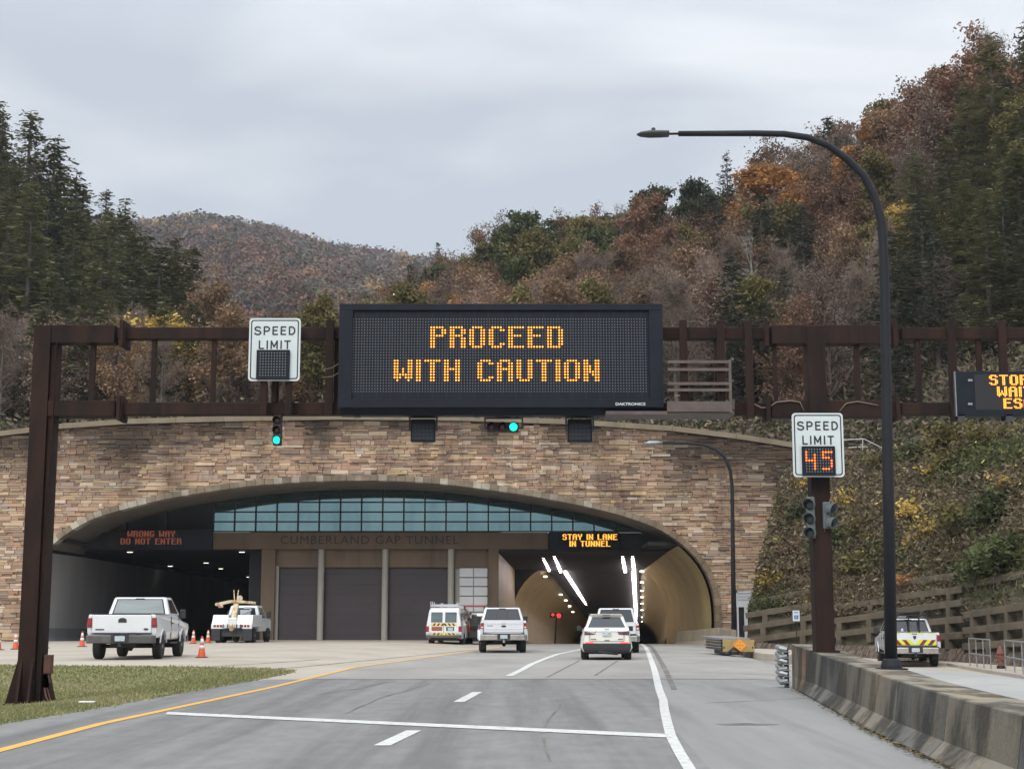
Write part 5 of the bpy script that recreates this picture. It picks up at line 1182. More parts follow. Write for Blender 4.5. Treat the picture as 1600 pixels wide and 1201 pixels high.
for a, b in ((-.8, -.55), (-.3, -.05), (.1, .35), (.55, .8)): m.box(a, b, -.014, -.006, 1.34, 1.375)
m.obj('lime_strip', MT['yellow_refl'], t)
m = MB(); m.prism([(-.07, 1.25), (.07, 1.25), (.05, 1.14), (0, 1.1), (-.05, 1.14)], -.016, -.006, 'y'); m.obj('emblem', MT['dark_metal'], t)
m = MB(); m.box(-.1, .1, -.016, -.005, 1.31, 1.34); m.obj('tailgate_handle', MT['black_plastic'], t)
m = MB(); m.box(-.27, -.27 + .005, -.0, .0 + .005, 1, 1.01)
rk = MB()
for x in (-.62, .0, .42): rk.box(x - .03, x + .03, 1.85, 1.91, 1.3, 2.08)
rk.box(-.75, .78, 1.84, 1.9, 2.05, 2.1); rk.box(-.75, .78, 1.84, 1.9, 2.17, 2.2)
for k in range(12): x = -.7 + k * .125; rk.bar((x, 1.87, 2.08), (x + .06, 1.87, 2.19), .018)
for x in (-.78, .78): rk.box(x - .03, x + .03, 1.84, 3.4, 2.05, 2.2); rk.box(x - .03, x + .03, 1.84, 1.9, 1.9, 2.28)
rk.obj('roof_rack', MT['sign_black'], t)
m = MB(); m.lathe([(.05, 0), (.06, .1), (.03, .17)], (-.42, .5, 1.37), 10); m.obj('white_jug', MT['door_white'], t)
m = MB(); m.cb((-.22, 2.1, 2.0), (.32, .12, .06)); m.obj('beacon', MT['door_white'], t, bevel=.015)
# ------------------------------------------------------------------ white hatchback SUV
t = veh('suv', 'white compact sport utility car entering the right tunnel', 'car', 948.5, 1031, .0, R(-2))
hw = .91; r = .345; L_ = 4.4; fl_ = .42
out = [(.08, .36), (.2, .3)] + arc_pts(.85, r, .41, 190, -10) + [(1.4, .27), (2.9, .27)] + arc_pts(3.48, r, .41, 190, -10) + [(4.25, .3), (4.4, .5), (4.36, .85), (4.2, 1.0), (3.3, 1.1), (2.9, 1.12), (.25, 1.18), (.1, 1.12), (.03, .95), (.0, .62)]
def lim(p):
    x, y, z = p; s = 1 if x > 0 else -1
    k = 0
    if z > .95: k += (z - .95) * .35
    if z < .45: k += (.45 - z) * .25
    k += .10 * max(0, (.35 - y) / .35) ** 2 + .14 * max(0, (y - 3.9) / .5) ** 2
    return (x - s * k, y, z)
m = MB(); m.prism(out, -hw, hw, 'x'); m.v = [lim(p) for p in m.v]; m.obj('body', MT['cream_car'], t, bevel=.06, seg=4)
m = MB(); F_ = frust(m, (-.80, .80, .14, 3.3, 1.08), (-.60, .60, .52, 2.35, 1.62)); ch_ = m.obj('cabin', MT['cream_car'], t, bevel=.07, seg=4)
pane(F_['rear'], .06, .94, .16, .84, .008, .10, .90).obj('rear_window', MT['dark_glass'], ch_); pane(F_['front'], .07, .93, .1, .88).obj('windscreen', MT['dark_glass'], ch_)
for k in ('left', 'right'):
    for u0, u1 in ((.08, .3), (.33, .56), (.59, .84)):
        a, b = (u0, u1) if k == 'right' else (1 - u1, 1 - u0); pane(F_[k], a, b, .14, .82, .006, a + .02, b - .02).obj('side_window', MT['dark_glass'], ch_)
m = MB(); m.hexa([(-.6, .5, 1.57), (.6, .5, 1.57), (.6, .8, 1.6), (-.6, .8, 1.6)], [(-.56, .38, 1.62), (.56, .38, 1.62), (.58, .8, 1.66), (-.58, .8, 1.66)]); m.obj('roof_spoiler', MT['cream_car'], t, bevel=.02)
m = MB(); m.box(-.14, .14, .365, .4, 1.6, 1.625); m.obj('high_brake_light', MT['tail_dark'], t); m = MB(); m.prism([(.9, 1.64), (1.15, 1.64), (1.1, 1.72)], -.012, .012, 'x'); m.obj('roof_fin', MT['black_plastic'], t)
m = MB(); m.tube([(.12, .305, 1.2), (-.1, .28, 1.17), (-.38, .29, 1.19)], .014, 6); m.obj('wiper', MT['sign_black'], t)
m = MB(); m.box(-.87, .87, -.035, .3, .40, .60); m.hexa([(-.80, -.0, .27), (.80, -.0, .27), (.80, .4, .27), (-.80, .4, .27)], [(-.86, -.05, .41), (.86, -.05, .41), (.86, .4, .41), (-.86, .4, .41)]); bo = m.obj('rear_bumper', MT['black_plastic'], t, bevel=.03, seg=3)
for s in (-1, 1):
    m = MB(); m.box(*sorted((s * .78, s * .48)), -.045, -.02, .595, .64); m.obj('reflector', MT['tail_lit'], bo)  # reflector given its own glow, though nothing in it is lit
    m = MB(); m.hexa([(s * .42, -.006, .92), (s * .80, .02, .88), (s * .825, .3, .90), (s * .5, .2, .92)], [(s * .38, .03, 1.02), (s * .80, .05, 1.04), (s * .825, .3, 1.04), (s * .5, .2, 1.02)]); tl = m.obj('tail_light', MT['tail_dark'], t, bevel=.015)
    mirror(t, s * .82, 2.55, 1.05, s, .16, .15)
    for yy in (.85, 3.48): wheel(t, s * .775, yy, r, .26, s)
    m = MB(); m.box(*sorted((s * .9, s * .92)), 1.3, 3.0, .27, .42); m.obj('sill_cladding', MT['black_plastic'], t, bevel=.01)
    m = MB(); m.box(*sorted((s * .62, s * .59)), .8, 2.3, 1.64, 1.68); m.obj('roof_rail', MT['black_plastic'], t, bevel=.01)
m = MB(); m.box(-.155, .155, -.02, .02, .86, 1.0); m.obj('licence_plate', MT['plate'], t); m = MB(); m.box(-.42, .42, -.016, .02, 1.02, 1.04); m.obj('plate_trim', MT['chrome'], t, bevel=.005)
m = MB(); m.box(-.09, .09, .045, .07, 1.10, 1.125); m.obj('badge', MT['chrome'], t); m = MB(); m.box(-.09, .09, -.016, .02, .70, .718); m.box(-.58, -.38, -.014, .02, .74, .76); m.box(.4, .58, -.014, .02, .74, .76); m.obj('badge', MT['dark_metal'], t)
m = MB()
for x in (-.62, .62): m.box(x - .005, x + .005, -.012, .1, .68, 1.0)
m.box(-.62, .62, -.012, .1, .672, .68); m.obj('tailgate_seam', MT['sign_black'], t)
m = MB(); m.box(-.7, .7, .1, 4.2, .22, .4); m.tube([(-.3, -.0, .3), (.4, .1, .24)], .06, 8); m.obj('underbody', MT['black_plastic'], t)
# ------------------------------------------------------------------ van
t = veh('van', 'white utility van with roof ladder rack and striped rear doors', 'van', 693, 1009, .0, R(-6))
hw = 1.0; r = .36
out = [(.06, .6), (.1, .48)] + arc_pts(1.25, r, .44, 180, 0) + [(1.8, .42), (4.0, .42)] + arc_pts(4.6, r, .44, 180, 0) + [(5.35, .45), (5.5, .7), (5.4, 1.05), (4.9, 1.25), (4.2, 1.95), (3.9, 2.05), (.35, 2.07), (.12, 1.95), (.02, 1.2), (0, .7)]
m = MB(); m.prism(out, -hw, hw, 'x')
m.v = [(p[0] - (1 if p[0] > 0 else -1) * max(0, p[2] - 1.1) * .2, p[1], p[2]) for p in m.v]; vb = m.obj('body', MT['white_car'], t, bevel=.08, seg=4)
def rp(x, z):  # point on the rear face (slightly leaning)
    y = 0.02 if z < 1.2 else lerp(.02, .12, (z - 1.2) / .75)
    return (x, y - .012, z)
def rquad(x0, x1, z0, z1, d=0):
    m = MB(); m.quad(*[(p[0], p[1] - d, p[2]) for p in (rp(x0, z0), rp(x1, z0), rp(x1, z1), rp(x0, z1))]); return m
for s in (-1, 1):
    a, b = sorted((s * .1, s * .68)); rquad(a - .02, b + .02, 1.29, 1.83).obj('window_seal', MT['sign_black'], t); rquad(a + .01, b - .01, 1.32, 1.8, .004).obj('rear_window', MT['sky_glass'], t)
    m = MB(); m.box(*sorted((s * .82, s * .985)), -.02, .1, .78, 1.08); m.obj('tail_light', MT['tail_red'], t, bevel=.012)
    for yy in (1.25, 4.6): wheel(t, s * .86, yy, r, .24, s)
    mirror(t, s * .92, 4.3, 1.25, s, .2, .3)
    for k in range(3):
        m = MB(); y0_ = .5 + k * 1.25; m.quad((s * .885, y0_, 1.4), (s * .885, y0_ + 1.0, 1.4), (s * .82, y0_ + 1.0, 1.8), (s * .82, y0_, 1.8)); m.v = [(v[0] + s * .075, v[1], v[2]) for v in m.v]; m.obj('side_window', MT['dark_glass'], t)
m = MB(); m.box(-.008, .008, .0, .04, .6, 1.2); m.obj('door_seam', MT['sign_black'], t)
for z0, z1 in ((1.09, 1.25), (.60, .72)):
    ms = rquad(-.7, .7, z0, z1, .002); ms.obj('yellow_band', MT['yellow_stripe'], t); m = MB()
    for k in range(6):
        for s in (-1, 1):
            pass
        x = -.62 + k * .23; sh = .09 * (1 if x < 0 else -1)
        a, b, c, d = rp(x, z0 + .01), rp(x + .11, z0 + .01), rp(x + .11 + sh, z1 - .01), rp(x + sh, z1 - .01); m.add([(p[0], p[1] - .006, p[2]) for p in (a, b, c, d)], [(0, 1, 2, 3)])
    m.obj('dark_stripes', MT['black_stripe'], t)
rquad(-.67, -.08, .82, 1.05, .003).obj('red_placard', mat('faded_red_placard', (.4, .1, .07), .6, col2=(.3, .07, .05), scale=12), t)
rquad(.14, .58, .80, 1.04, .003).obj('plate_recess', MT['sign_black'], t); rquad(.22, .52, .85, 1.0, .008).obj('licence_plate', MT['plate'], t); rquad(-.08, .1, .6, .72, .012).obj('lime_placard', MT['yellow_refl'], t)
m = MB(); m.prism([(-.98, .1), (-.98, -.08), (-.85, -.16), (.85, -.16), (.98, -.08), (.98, .1)], .45, .6, 'z'); m.obj('rear_bumper', MT['grey_bumper'], t, bevel=.02)
m = MB(); m.box(-.7, .7, .1, 5.2, .3, .5); m.tube([(-.8, 1.25, r), (.8, 1.25, r)], .06, 8); m.obj('underbody', MT['black_plastic'], t)
rk = MB()
for x in (-.72, .72): rk.box(x - .02, x + .02, .3, 3.6, 2.2, 2.24)
for y in (.4, 1.5, 2.6, 3.5): rk.box(-.76, .76, y - .03, y + .03, 2.14, 2.2)
for x, h in ((-.78, 2.42), (-.68, 2.42), (-.58, 2.38), (.68, 2.38), (.78, 2.36), (-.2, 2.34), (-.12, 2.34)): rk.box(x - .02, x + .02, .38, .42 if abs(x) > .3 else .43, 2.1, h)
rk.box(-.72, .72, .36, .44, 2.2, 2.27); rk.obj('ladder_rack', MT['door_white'], t)
m = MB(); m.lathe([(.07, 0), (.08, .05), (.05, .11)], (.74, .25, 1.93), 10); m.obj('beacon', MT['amber'], t)
# ------------------------------------------------------------------ red utility tractor
t = veh('tractor', 'small orange-red tractor with a canopy half hidden between van and pickup', 'tractor', 741, 1008, .0, R(0))
m = MB(); m.box(-.35, .35, .6, 2.6, .7, 1.15); m.obj('hood', mat('orange_red_paint', (.6, .10, .04), .5), t, bevel=.06)
m = MB(); m.box(-.62, .62, .2, 1.7, 2.15, 2.23); m.obj('canopy', mat('red_canopy', (.35, .05, .04), .6), t, bevel=.03)
m = MB()
for x in (-.55, .55): m.box(x - .04, x + .04, .3, .38, .8, 2.16)
m.obj('canopy_post', MT['sign_black'], t)
for s in (-1, 1): wheel(t, s * .62, .6, .62, .34, s); wheel(t, s * .5, 2.4, .38, .22, s); m = MB(); m.box(*sorted((s * .42, s * .85)), .1, 1.1, 1.22, 1.3); m.obj('fender', MT['black_plastic'], t, bevel=.03)
m = MB(); m.box(-.25, .25, .3, .8, .9, 1.05); m.box(-.25, .25, .25, .35, 1.0, 1.5); m.obj('seat', MT['black_plastic'], t, bevel=.04); m = MB(); m.box(-.3, .3, .0, 2.2, .45, .8); m.obj('chassis', MT['black_plastic'], t)
# ------------------------------------------------------------------ tow truck
t = veh('tow_truck', 'white tow truck with a worn yellow lifting boom beside the left tunnel pillar', 'tow truck', 361, 1004, .19, R(-4))
hw = 1.12
for s in (-1, 1):
    m = MB(); m.hexa([(s * .25, 0, .85), (s * hw, 0, .85), (s * hw, 2.4, .85), (s * .25, 2.4, .85)], [(s * .25, .3, 1.5), (s * (hw - .02), .3, 1.5), (s * (hw - .02), 2.4, 1.5), (s * .25, 2.4, 1.5)]); m.obj('wrecker_body', MT['white_car'], t, bevel=.03)
    m = MB(); m.box(*sorted((s * .25, s * hw)), -.01, .06, .76, 1.02); m.obj('rear_apron', MT['white_car'], t, bevel=.01)
    for k in range(3): m = MB(); x = s * (.58 + k * .17); m.box(x - .065, x + .065, -.03, 0, .84, .97); m.obj('tail_light', MT['tail_red'], t, bevel=.01)
    m = MB(); m.box(*sorted((s * .62, s * hw)), .0, .05, .12, .76); m.obj('mud_flap', MT['black_plastic'], t)
    wheel(t, s * .95, .95, .39, .26, s); wheel(t, s * .66, .95, .39, .24, s, False); wheel(t, s * .88, 4.5, .39, .26, s)
    mirror(t, s * .95, 3.9, 1.35, s, .22, .36)
m = MB(); m.box(-.25, .25, .05, 2.4, .75, 1.35); m.box(-.9, .9, 2.4, 5.5, .6, 1.2); m.box(-.85, .85, 4.1, 5.5, 1.2, 1.3); m.obj('body_core', MT['white_car'], t, bevel=.03)
m = MB(); F_ = frust(m, (-.95, .95, 2.5, 4.4, 1.2), (-.75, .75, 2.65, 3.8, 2.02)); cab = m.obj('cab', MT['white_car'], t, bevel=.07, seg=3)
pane(F_['rear'], .1, .9, .12, .85).obj('rear_window', MT['dark_glass'], cab)
for k in ('left', 'right'): pane(F_[k], .15, .85, .15, .85).obj('side_window', MT['dark_glass'], cab)
m = MB(); m.bar((0.02, -.02, .75), (.02, .9, 2.15), .26, .2); m.bar((0.02, -.05, .7), (.02, -.3, 1.0), .18, .2); bm_ = m.obj('boom', MT['boom'], t, bevel=.02)
m = MB(); m.bar((-1.12, .8, 2.05), (-.3, .8, 2.22), .2, .16); m.bar((-.95, .8, 1.98), (-.7, .8, 2.0), .24, .2); m.bar((-.3, .8, 2.22), (.45, .8, 2.2), .2, .16); m.bar((.4, .8, 2.2), (1.1, .8, 2.14), .18, .13); m.obj('crossbar', mat('rust_stained_yellow', (.60, .53, .36), .75, col2=(.4, .2, .09), scale=5, fac=(.48, .58)), t, bevel=.02)
m = MB(); m.bar((-.08, .85, 2.2), (-.14, .85, 2.85), .05); m.bar((.04, .85, 2.2), (.12, .85, 2.85), .05); m.lathe([(.1, -.03), (.15, -.02), (.15, .02), (.1, .03)], (.22, .8, 2.4), 12, 'y'); m.obj('pulley_fork', MT['boom'], t)
m = MB()
for x in (-.45, -.2, .28, .5): m.bar((x, -.08, .8), (x + .02, -.08, 1.0), .05)
m.bar((-.4, .0, .76), (.6, .0, .78), .06); m.box(-.6, .6, .2, 2.4, .35, .75); m.obj('tow_gear', MT['dark_metal'], t)
m = MB(); m.cb((.25, 2.0, 1.62), (.5, .4, .3)); m.bar((.1, 1.7, 1.55), (.65, 1.8, 1.8), .08); m.cb((.3, 2.2, 1.9), (.4, .1, .12)); m.obj('tool_load', MT['door_white'], t, bevel=.03)
# ------------------------------------------------------------------ cones
def cone_proto(label):
    t = thing('traffic_cone', label, 'traffic cone', (0, 0, 0), 0, 'traffic cones on the left apron')
    m = MB(); m.box(-.18, .18, -.18, .18, 0, .03); m.obj('base', MT['sign_black'], t, bevel=.01)
    m = MB(); m.lathe([(.145, .03), (.13, .06), (.032, .70), (.028, .71)], (0, 0, 0), 20); m.obj('cone_body', MT['orange'], t, smooth='auto')
    m = MB(); m.lathe([(.0965, .30), (.0785, .41)], (0, 0, 0), 20); m.obj('reflective_collar', MT['cone_white'], t, smooth=True)
    m = MB(); m.lathe([(.070, .475), (.046, .63)], (0, 0, 0), 20); m.obj('reflective_collar', MT['cone_white'], t, smooth=True)
    return t
CN = [(315, 1027, 'orange cone standing nearest, right of the parked white pickup'), (128, 1010, 'orange cone just left of the parked white pickup'), (69, 1012, 'orange cone second left of the parked pickup, beside the gantry post'), (24, 1014, 'orange cone mostly hidden behind the left gantry post'), (-3, 1015, 'orange cone cut by the left edge of the picture'), (302, 1005, 'small far orange cone between the pickup and tow truck'), (325, 1004, 'small far orange cone tucked against the tow truck bumper')]
c0 = None
for i, (px, py, lb) in enumerate(CN):
    c = cone_proto(lb) if i == 0 else dup_tree(c0)
    if i == 0: c0 = c
    x, y = gp(px, py); c.location = (x, y, gz(x, y)); c['label'] = lb; c.rotation_euler = (0, 0, i * .7)
# ------------------------------------------------------------------ right side bits
x, y = gp(1564, 1043, -.30); t = thing('fire_hydrant', 'faded red fire hydrant behind the railing on the right pavement', 'fire hydrant', (x, y, -.32))
m = MB(); m.lathe([(.15, 0), (.15, .05), (.105, .07), (.1, .5), (.14, .52), (.14, .57), (.12, .6), (.1, .7), (.05, .77), (.03, .82)], (0, 0, 0), 18); m.obj('barrel', MT['hydrant'], t, smooth='auto')
m = MB(); m.lathe([(.06, -.2), (.06, .2)], (0, 0, .42), 12, 'x'); m.lathe([(.075, -.17), (.075, 0)], (0, 0, .4), 12, 'y'); m.obj('outlet', MT['hydrant'], t, smooth='auto')
m = MB(); m.lathe([(.152, -.002), (.152, .1)], (0, 0, 0), 18); m.obj('base_ring', MT['sign_black'], t)
# pavement with kerb on the right
sw = [gp(1360, 1037, -.45), gp(1480, 1040, -.45), gp(1540, 1051, -.45), gp(1610, 1062, -.45), gp(1700, 1078, -.45), gp(1900, 1115, -.45)]
m = MB(); ot = [(p[0] + 7, p[1] + 2) for p in sw]; ot[0] = (sw[0][0] + .6, sw[0][1] + .5); ot[1] = (sw[1][0] + 3, sw[1][1] + 4)
m.prism(list(sw) + ot[::-1], -.6, -.32, 'z'); o = m.obj('pavement', MT['apron'], None, bevel=.02); setp(o, kind='structure')
sw = [gp(1165, 1021, -.0), gp(1200, 1026, -.0), gp(1226, 1028.5, -.02)]
m = MB(); ot = [(p[0] + .3, p[1] + 9) for p in sw]; m.prism(list(sw) + [(sw[-1][0] + 3.3, sw[-1][1] + 4), (sw[-1][0] + 1, sw[-1][1] + 12)] + ot[::-1][1:], -.5, .13, 'z'); o = m.obj('pavement', MT['apron'], None, bevel=.02); setp(o, kind='structure')
for i, (pp, lb) in enumerate((([(1515, 1027), (1526, 1029), (1537, 1031), (1548, 1032)], 'short grey pipe railing left of the red hydrant'), ([(1571, 1034), (1585, 1037), (1598, 1040), (1640, 1046)], 'grey pipe railing right of the hydrant at the picture edge'))):
    ps = []
    for a, b in pp:
        zz_ = -.32; y = (CAMZ - zz_) * F / (b + 10 - 966); q = W(a, b, y); ps.append(Vector((q.x, y, zz_)))
    t = thing('pipe_railing', lb, 'railing', ps[0])
    m = MB()
    for hgt in (1.05, .48): m.tube([p - ps[0] + Vector((0, 0, hgt)) for p in ps], .024, 8)
    m.obj('rail', MT['gray_metal'], t)
    for p in ps: m = MB(); m.tube([p - ps[0], p - ps[0] + Vector((0, 0, 1.05))], .024, 8); m.obj('post', MT['gray_metal'], t)
q = W(1244, 962, 68); t = thing('parking_sign', 'small white and blue wheelchair parking sign on a brown post', 'road sign', (q.x, 68, .1))
zq = q.z - .1
m = MB(); m.box(-.02, .02, .0, .04, 0, zq + .2); m.obj('post', MT['rust'], t); m = MB(); m.box(-.155, .155, -.02, -.005, zq - .22, zq + .25); m.obj('panel', MT['sign_white'], t, bevel=.004)
m = MB(); m.box(-.09, .09, -.024, -.021, zq - .14, zq + .04); m.obj('blue_square', MT['blue_sign'], t)
m = MB(); m.lathe([(.018, 0), (.018, .002)], (-.01, -.028, zq + .015), 8, 'y'); m.box(-.02, .0, -.028, -.025, zq - .06, zq); m.box(-.02, .04, -.028, -.025, zq - .07, zq - .055)
m.add([(.0 + .05 * math.cos(R(a)) * k, -.027, zq - .075 + .05 * math.sin(R(a)) * k) for a in range(150, 361, 30) for k in (1, .75)], [(2 * i, 2 * i + 1, 2 * i + 3, 2 * i + 2) for i in range(7)]); m.obj('wheelchair_symbol', MT['sign_white'], t)
m = MB(); m.box(-.1, .1, -.023, -.021, zq + .13, zq + .15); m.box(-.1, .1, -.023, -.021, zq + .17, zq + .19); m.obj('small_lettering', MT['blue_sign'], t)
# scrap on the grass
x, y = gp(136, 1101); o = MB().box(-.14, .14, -.05, .05, 0, .03).obj('paper_scrap', MT['cone_white'], None, bevel=.01); o.location = (x, y, gz(x, y) + .04); setp(o, 'white scrap of litter on the grass by the road edge', 'litter')
# ================================================================== HILLS
COL = {
    -700: [(89.5, 10.5), (110, 20), (140, 42), (170, 58), (220, 70), (400, 90), (900, 240), (1200, 150)],
    -200: [(89.5, 11.2), (110, 16), (140, 34), (170, 50), (220, 60), (400, 80), (900, 240), (1200, 150)],
    0: [(89.5, 11.6), (105, 13), (130, 24), (160, 39), (200, 45), (300, 50), (900, 232), (1200, 150)],
    200: [(89.5, 12.2), (110, 14), (140, 22), (165, 28), (200, 28), (300, 45), (900, 228), (1200, 150)],
    300: [(89.5, 12.5), (110, 14), (140, 19), (165, 23), (200, 25), (300, 45), (900, 234), (1200, 150)],
    400: [(89.5, 12.5), (110, 14), (140, 17), (170, 20), (210, 27), (300, 45), (900, 226), (1200, 150)],
    500: [(89.5, 12.5), (110, 15), (150, 21), (200, 31), (260, 42), (300, 45), (900, 214), (1200, 150)],
    600: [(89.5, 12.5), (110, 15), (150, 24), (200, 36), (260, 47), (320, 48), (900, 208), (1200, 150)],
    700: [(89.5, 12.5), (110, 16), (150, 27), (200, 40), (260, 51), (320, 50), (900, 204), (1200, 150)],
    800: [(89.5, 12.4), (110, 16), (150, 28), (200, 42), (260, 54), (320, 50), (900, 190), (1200, 150)],
    1000: [(89.5, 12), (110, 17), (150, 30), (190, 42), (230, 51), (300, 45), (900, 60), (1200, 50)],
    1100: [(89.5, 11.6), (110, 17), (150, 32), (200, 47), (260, 44), (400, 30), (900, 30), (1200, 30)],
    1180: [(89.3, 11.1), (110, 18), (150, 34), (185, 46), (240, 44), (400, 30), (900, 30), (1200, 30)],
    1300: [(89.2, 10.7), (110, 20), (150, 38), (180, 48), (240, 46), (400, 30), (900, 30), (1200, 30)],
    1400: [(88.2, 11.0), (110, 22), (150, 40), (175, 48), (240, 46), (400, 30), (900, 30), (1200, 30)],
    1500: [(83, 11.2), (110, 25), (140, 41), (165, 52), (240, 50), (400, 30), (900, 30), (1200, 30)],
    1600: [(78, 11.2), (100, 23), (130, 39), (150, 48), (240, 55), (400, 30), (900, 30), (1200, 30)],
    1800: [(70, 11), (90, 22), (120, 42), (150, 60), (240, 60), (400, 30), (900, 30), (1200, 30)],
    2300: [(58, 11), (80, 26), (110, 46), (140, 66), (240, 66), (400, 30), (900, 30), (1200, 30)]}
CK = sorted(COL)
def colz(a, Y):
    if a <= CK[0]: return pl(COL[CK[0]], Y)
    for k0, k1 in zip(CK, CK[1:]):
        if a <= k1: return lerp(pl(COL[k0], Y), pl(COL[k1], Y), (a - k0) / (k1 - k0))
    return pl(COL[CK[-1]], Y)
def cstart(a):
    if a <= CK[0]: return COL[CK[0]][0][0]
    for k0, k1 in zip(CK, CK[1:]):
        if a <= k1: return lerp(COL[k0][0][0], COL[k1][0][0], (a - k0) / (k1 - k0))
    return COL[CK[-1]][0][0]
def bump(a, Y): return 1.2 * math.sin(a * .013 + Y * .05) * min(1, max(0, (Y - 100) / 40)) + .8 * math.sin(a * .031 - Y * .11) * min(1, max(0, (Y - 100) / 30))
def hillp(a, Y): return Vector((XA(a, Y), Y, colz(a, Y) + bump(a, Y)))
aa = list(range(-700, 2301, 25)); ts = [0, .004, .01, .017, .025, .034, .044, .055, .068, .082, .1, .12, .15, .19, .24, .3, .38, .47, .57, .68, .8, 1.0]
vs = []
for a in aa:
    y0 = cstart(a)
    for q in ts: vs.append(hillp(a, lerp(y0, 1200, q)))
nT = len(ts); m = MB(); m.add(vs, [(i * nT + j, (i + 1) * nT + j, (i + 1) * nT + j + 1, i * nT + j + 1) for i in range(len(aa) - 1) for j in range(nT - 1)])
o = m.obj('hillside', MT['soil'], None, smooth=True); setp(o, kind='structure')
# steep planted bank in front of the wing wall
def ec(px, Y, z): return Vector((XA(px, Y), Y, z))
EB = [[ec(1180, 88.3, -.4), ec(1184, 88.3, 1.8), ec(1200, 88.2, 3.8), ec(1224, 88.2, 6.5), ec(1240, 88.2, 8.6), ec(1255, 88.3, 9.6)],
      [ec(1163, 78, -.3), ec(1172, 79.2, 1.8), ec(1190, 81, 3.8), ec(1212, 83.5, 6.5), ec(1230, 85.8, 8.6), ec(1245, 87.6, 9.6)],
      [ec(1300, 74.5, -.45), ec(1300, 75.8, 1.8), ec(1300, 78, 3.8), ec(1300, 81, 6.5), ec(1300, 84.3, 8.6), ec(1300, 87.5, 10.3)],
      [ec(1400, 71, -.45), ec(1400, 72.4, 1.8), ec(1400, 75, 3.8), ec(1400, 78.5, 6.5), ec(1400, 82.5, 8.8), ec(1400, 88.2, 11.0)],
      [ec(1500, 65.5, -.45), ec(1500, 67, 1.8), ec(1500, 70, 3.8), ec(1500, 73.5, 6.5), ec(1500, 77.5, 9), ec(1500, 83, 11.2)],
      [ec(1600, 59, -.45), ec(1600, 60.5, 1.8), ec(1600, 63.5, 3.8), ec(1600, 67, 6.5), ec(1600, 71.5, 9), ec(1600, 78, 11.2)],
      [ec(1800, 48, -.45), ec(1800, 49.7, 1.8), ec(1800, 53, 3.8), ec(1800, 57, 6.5), ec(1800, 62, 9), ec(1800, 70, 11)],
      [ec(2300, 30, -.45), ec(2300, 32, 1.8), ec(2300, 36, 3.8), ec(2300, 41, 6.5), ec(2300, 47, 9), ec(2300, 58, 11)]]
def ebp(i, v):  # i column param float, v 0..5
    i = min(max(i, 0), len(EB) - 1.001); v = min(max(v, 0), 4.999); i0 = int(i); v0 = int(v); fi, fv = i - i0, v - v0
    return EB[i0][v0].lerp(EB[i0 + 1][v0], fi).lerp(EB[i0][v0 + 1].lerp(EB[i0 + 1][v0 + 1], fi), fv)
ni, nv = 57, 26
vs = []
for i in range(ni):
    for j in range(nv):
        p = ebp(i / (ni - 1) * (len(EB) - 1), j / (nv - 1) * 5); k = 0 if j in (0, nv - 1) or i < 9 else .18 * math.sin(i * 2.1 + j * 1.3) + .12 * math.sin(i * 5.3 - j * 2.7)
        vs.append(p + Vector((-.6, -.5, .6)) * k)
m = MB(); m.add(vs, [(i * nv + j, (i + 1) * nv + j, (i + 1) * nv + j + 1, i * nv + j + 1) for i in range(ni - 1) for j in range(nv - 1)])
o = m.obj('embankment', MT['soil'], None, smooth=True); setp(o, kind='structure')
# crib wall beams
cw = thing('crib_wall', 'stepped tan concrete crib retaining wall below the planted bank', 'retaining wall', EB[2][0])
def face_pt(i, z):   # point on the bank at column param i and height z
    lo, hi = 0.0, 5.0
    for _ in range(22):
        md = (lo + hi) / 2
        if ebp(i, md).z < z: lo = md
        else: hi = md
    return ebp(i, lo)
def imap(px):        # azimuth px -> column param
    T = [(1163, 1), (1300, 2), (1400, 3), (1500, 4), (1600, 5), (1800, 6), (2300, 7)]
    return pl(T, px)
SEG = [(1163, 1294), (1298, 1392), (1396, 1518), (1522, 1640), (1644, 1800)]
m_bm = MB(); rr = random.Random(8)
for si, (pa, pb) in enumerate(SEG):
    base = [.82, 1.15, .95, .80, .7][si]
    for tier in range(8):
        z0 = base - .5 + tier * .66; z1 = z0 + (.62 if si in (0, 4) else .36) + rr.uniform(-.04, .04)
        if z0 < .0 and si == 0: z0 = max(z0, .28)
        if tier == 0 and False: continue
        if tier > 2 and si and rr.random() < .55: continue
        if tier > 4 and si: continue
        a = face_pt(imap(pa), z0); b = face_pt(imap(pb), z1); d = (b - a); dx = Vector((d.x, d.y, 0)).normalized(); outn = Vector((dx.y, -dx.x, 0))
        pr = .42 - .05 * tier
        m = MB(); m.bar(a + outn * pr, b + outn * pr, .24, .29); m.obj('beam', MT['crib'], cw, world=True, bevel=.02)
        if tier < 5:
            Lh = d.length; nh = max(2, int(Lh / 1.7))
            for k in range(nh):
                c = a.lerp(b, (k + .5) / nh) + outn * (pr + .0); m = MB(); q0 = c + Vector((0, 0, -.13)); q1 = c + Vector((0, 0, -.56)); m.bar(q0 - outn * .1, q1 - outn * .1, .45, .3, up=tuple(dx)); m.obj('header_block', MT['crib'], cw, world=True)
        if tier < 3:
            m = MB(); p = a + outn * (pr - .36); q = b + outn * (pr - .36); m.bar(p + Vector((0, 0, -.3)), q + Vector((0, 0, -.3)), .04, .5); m.obj('dark_recess', MT['cribdark'], cw, world=True)  # dark strip paints the shade in the gap under each low beam
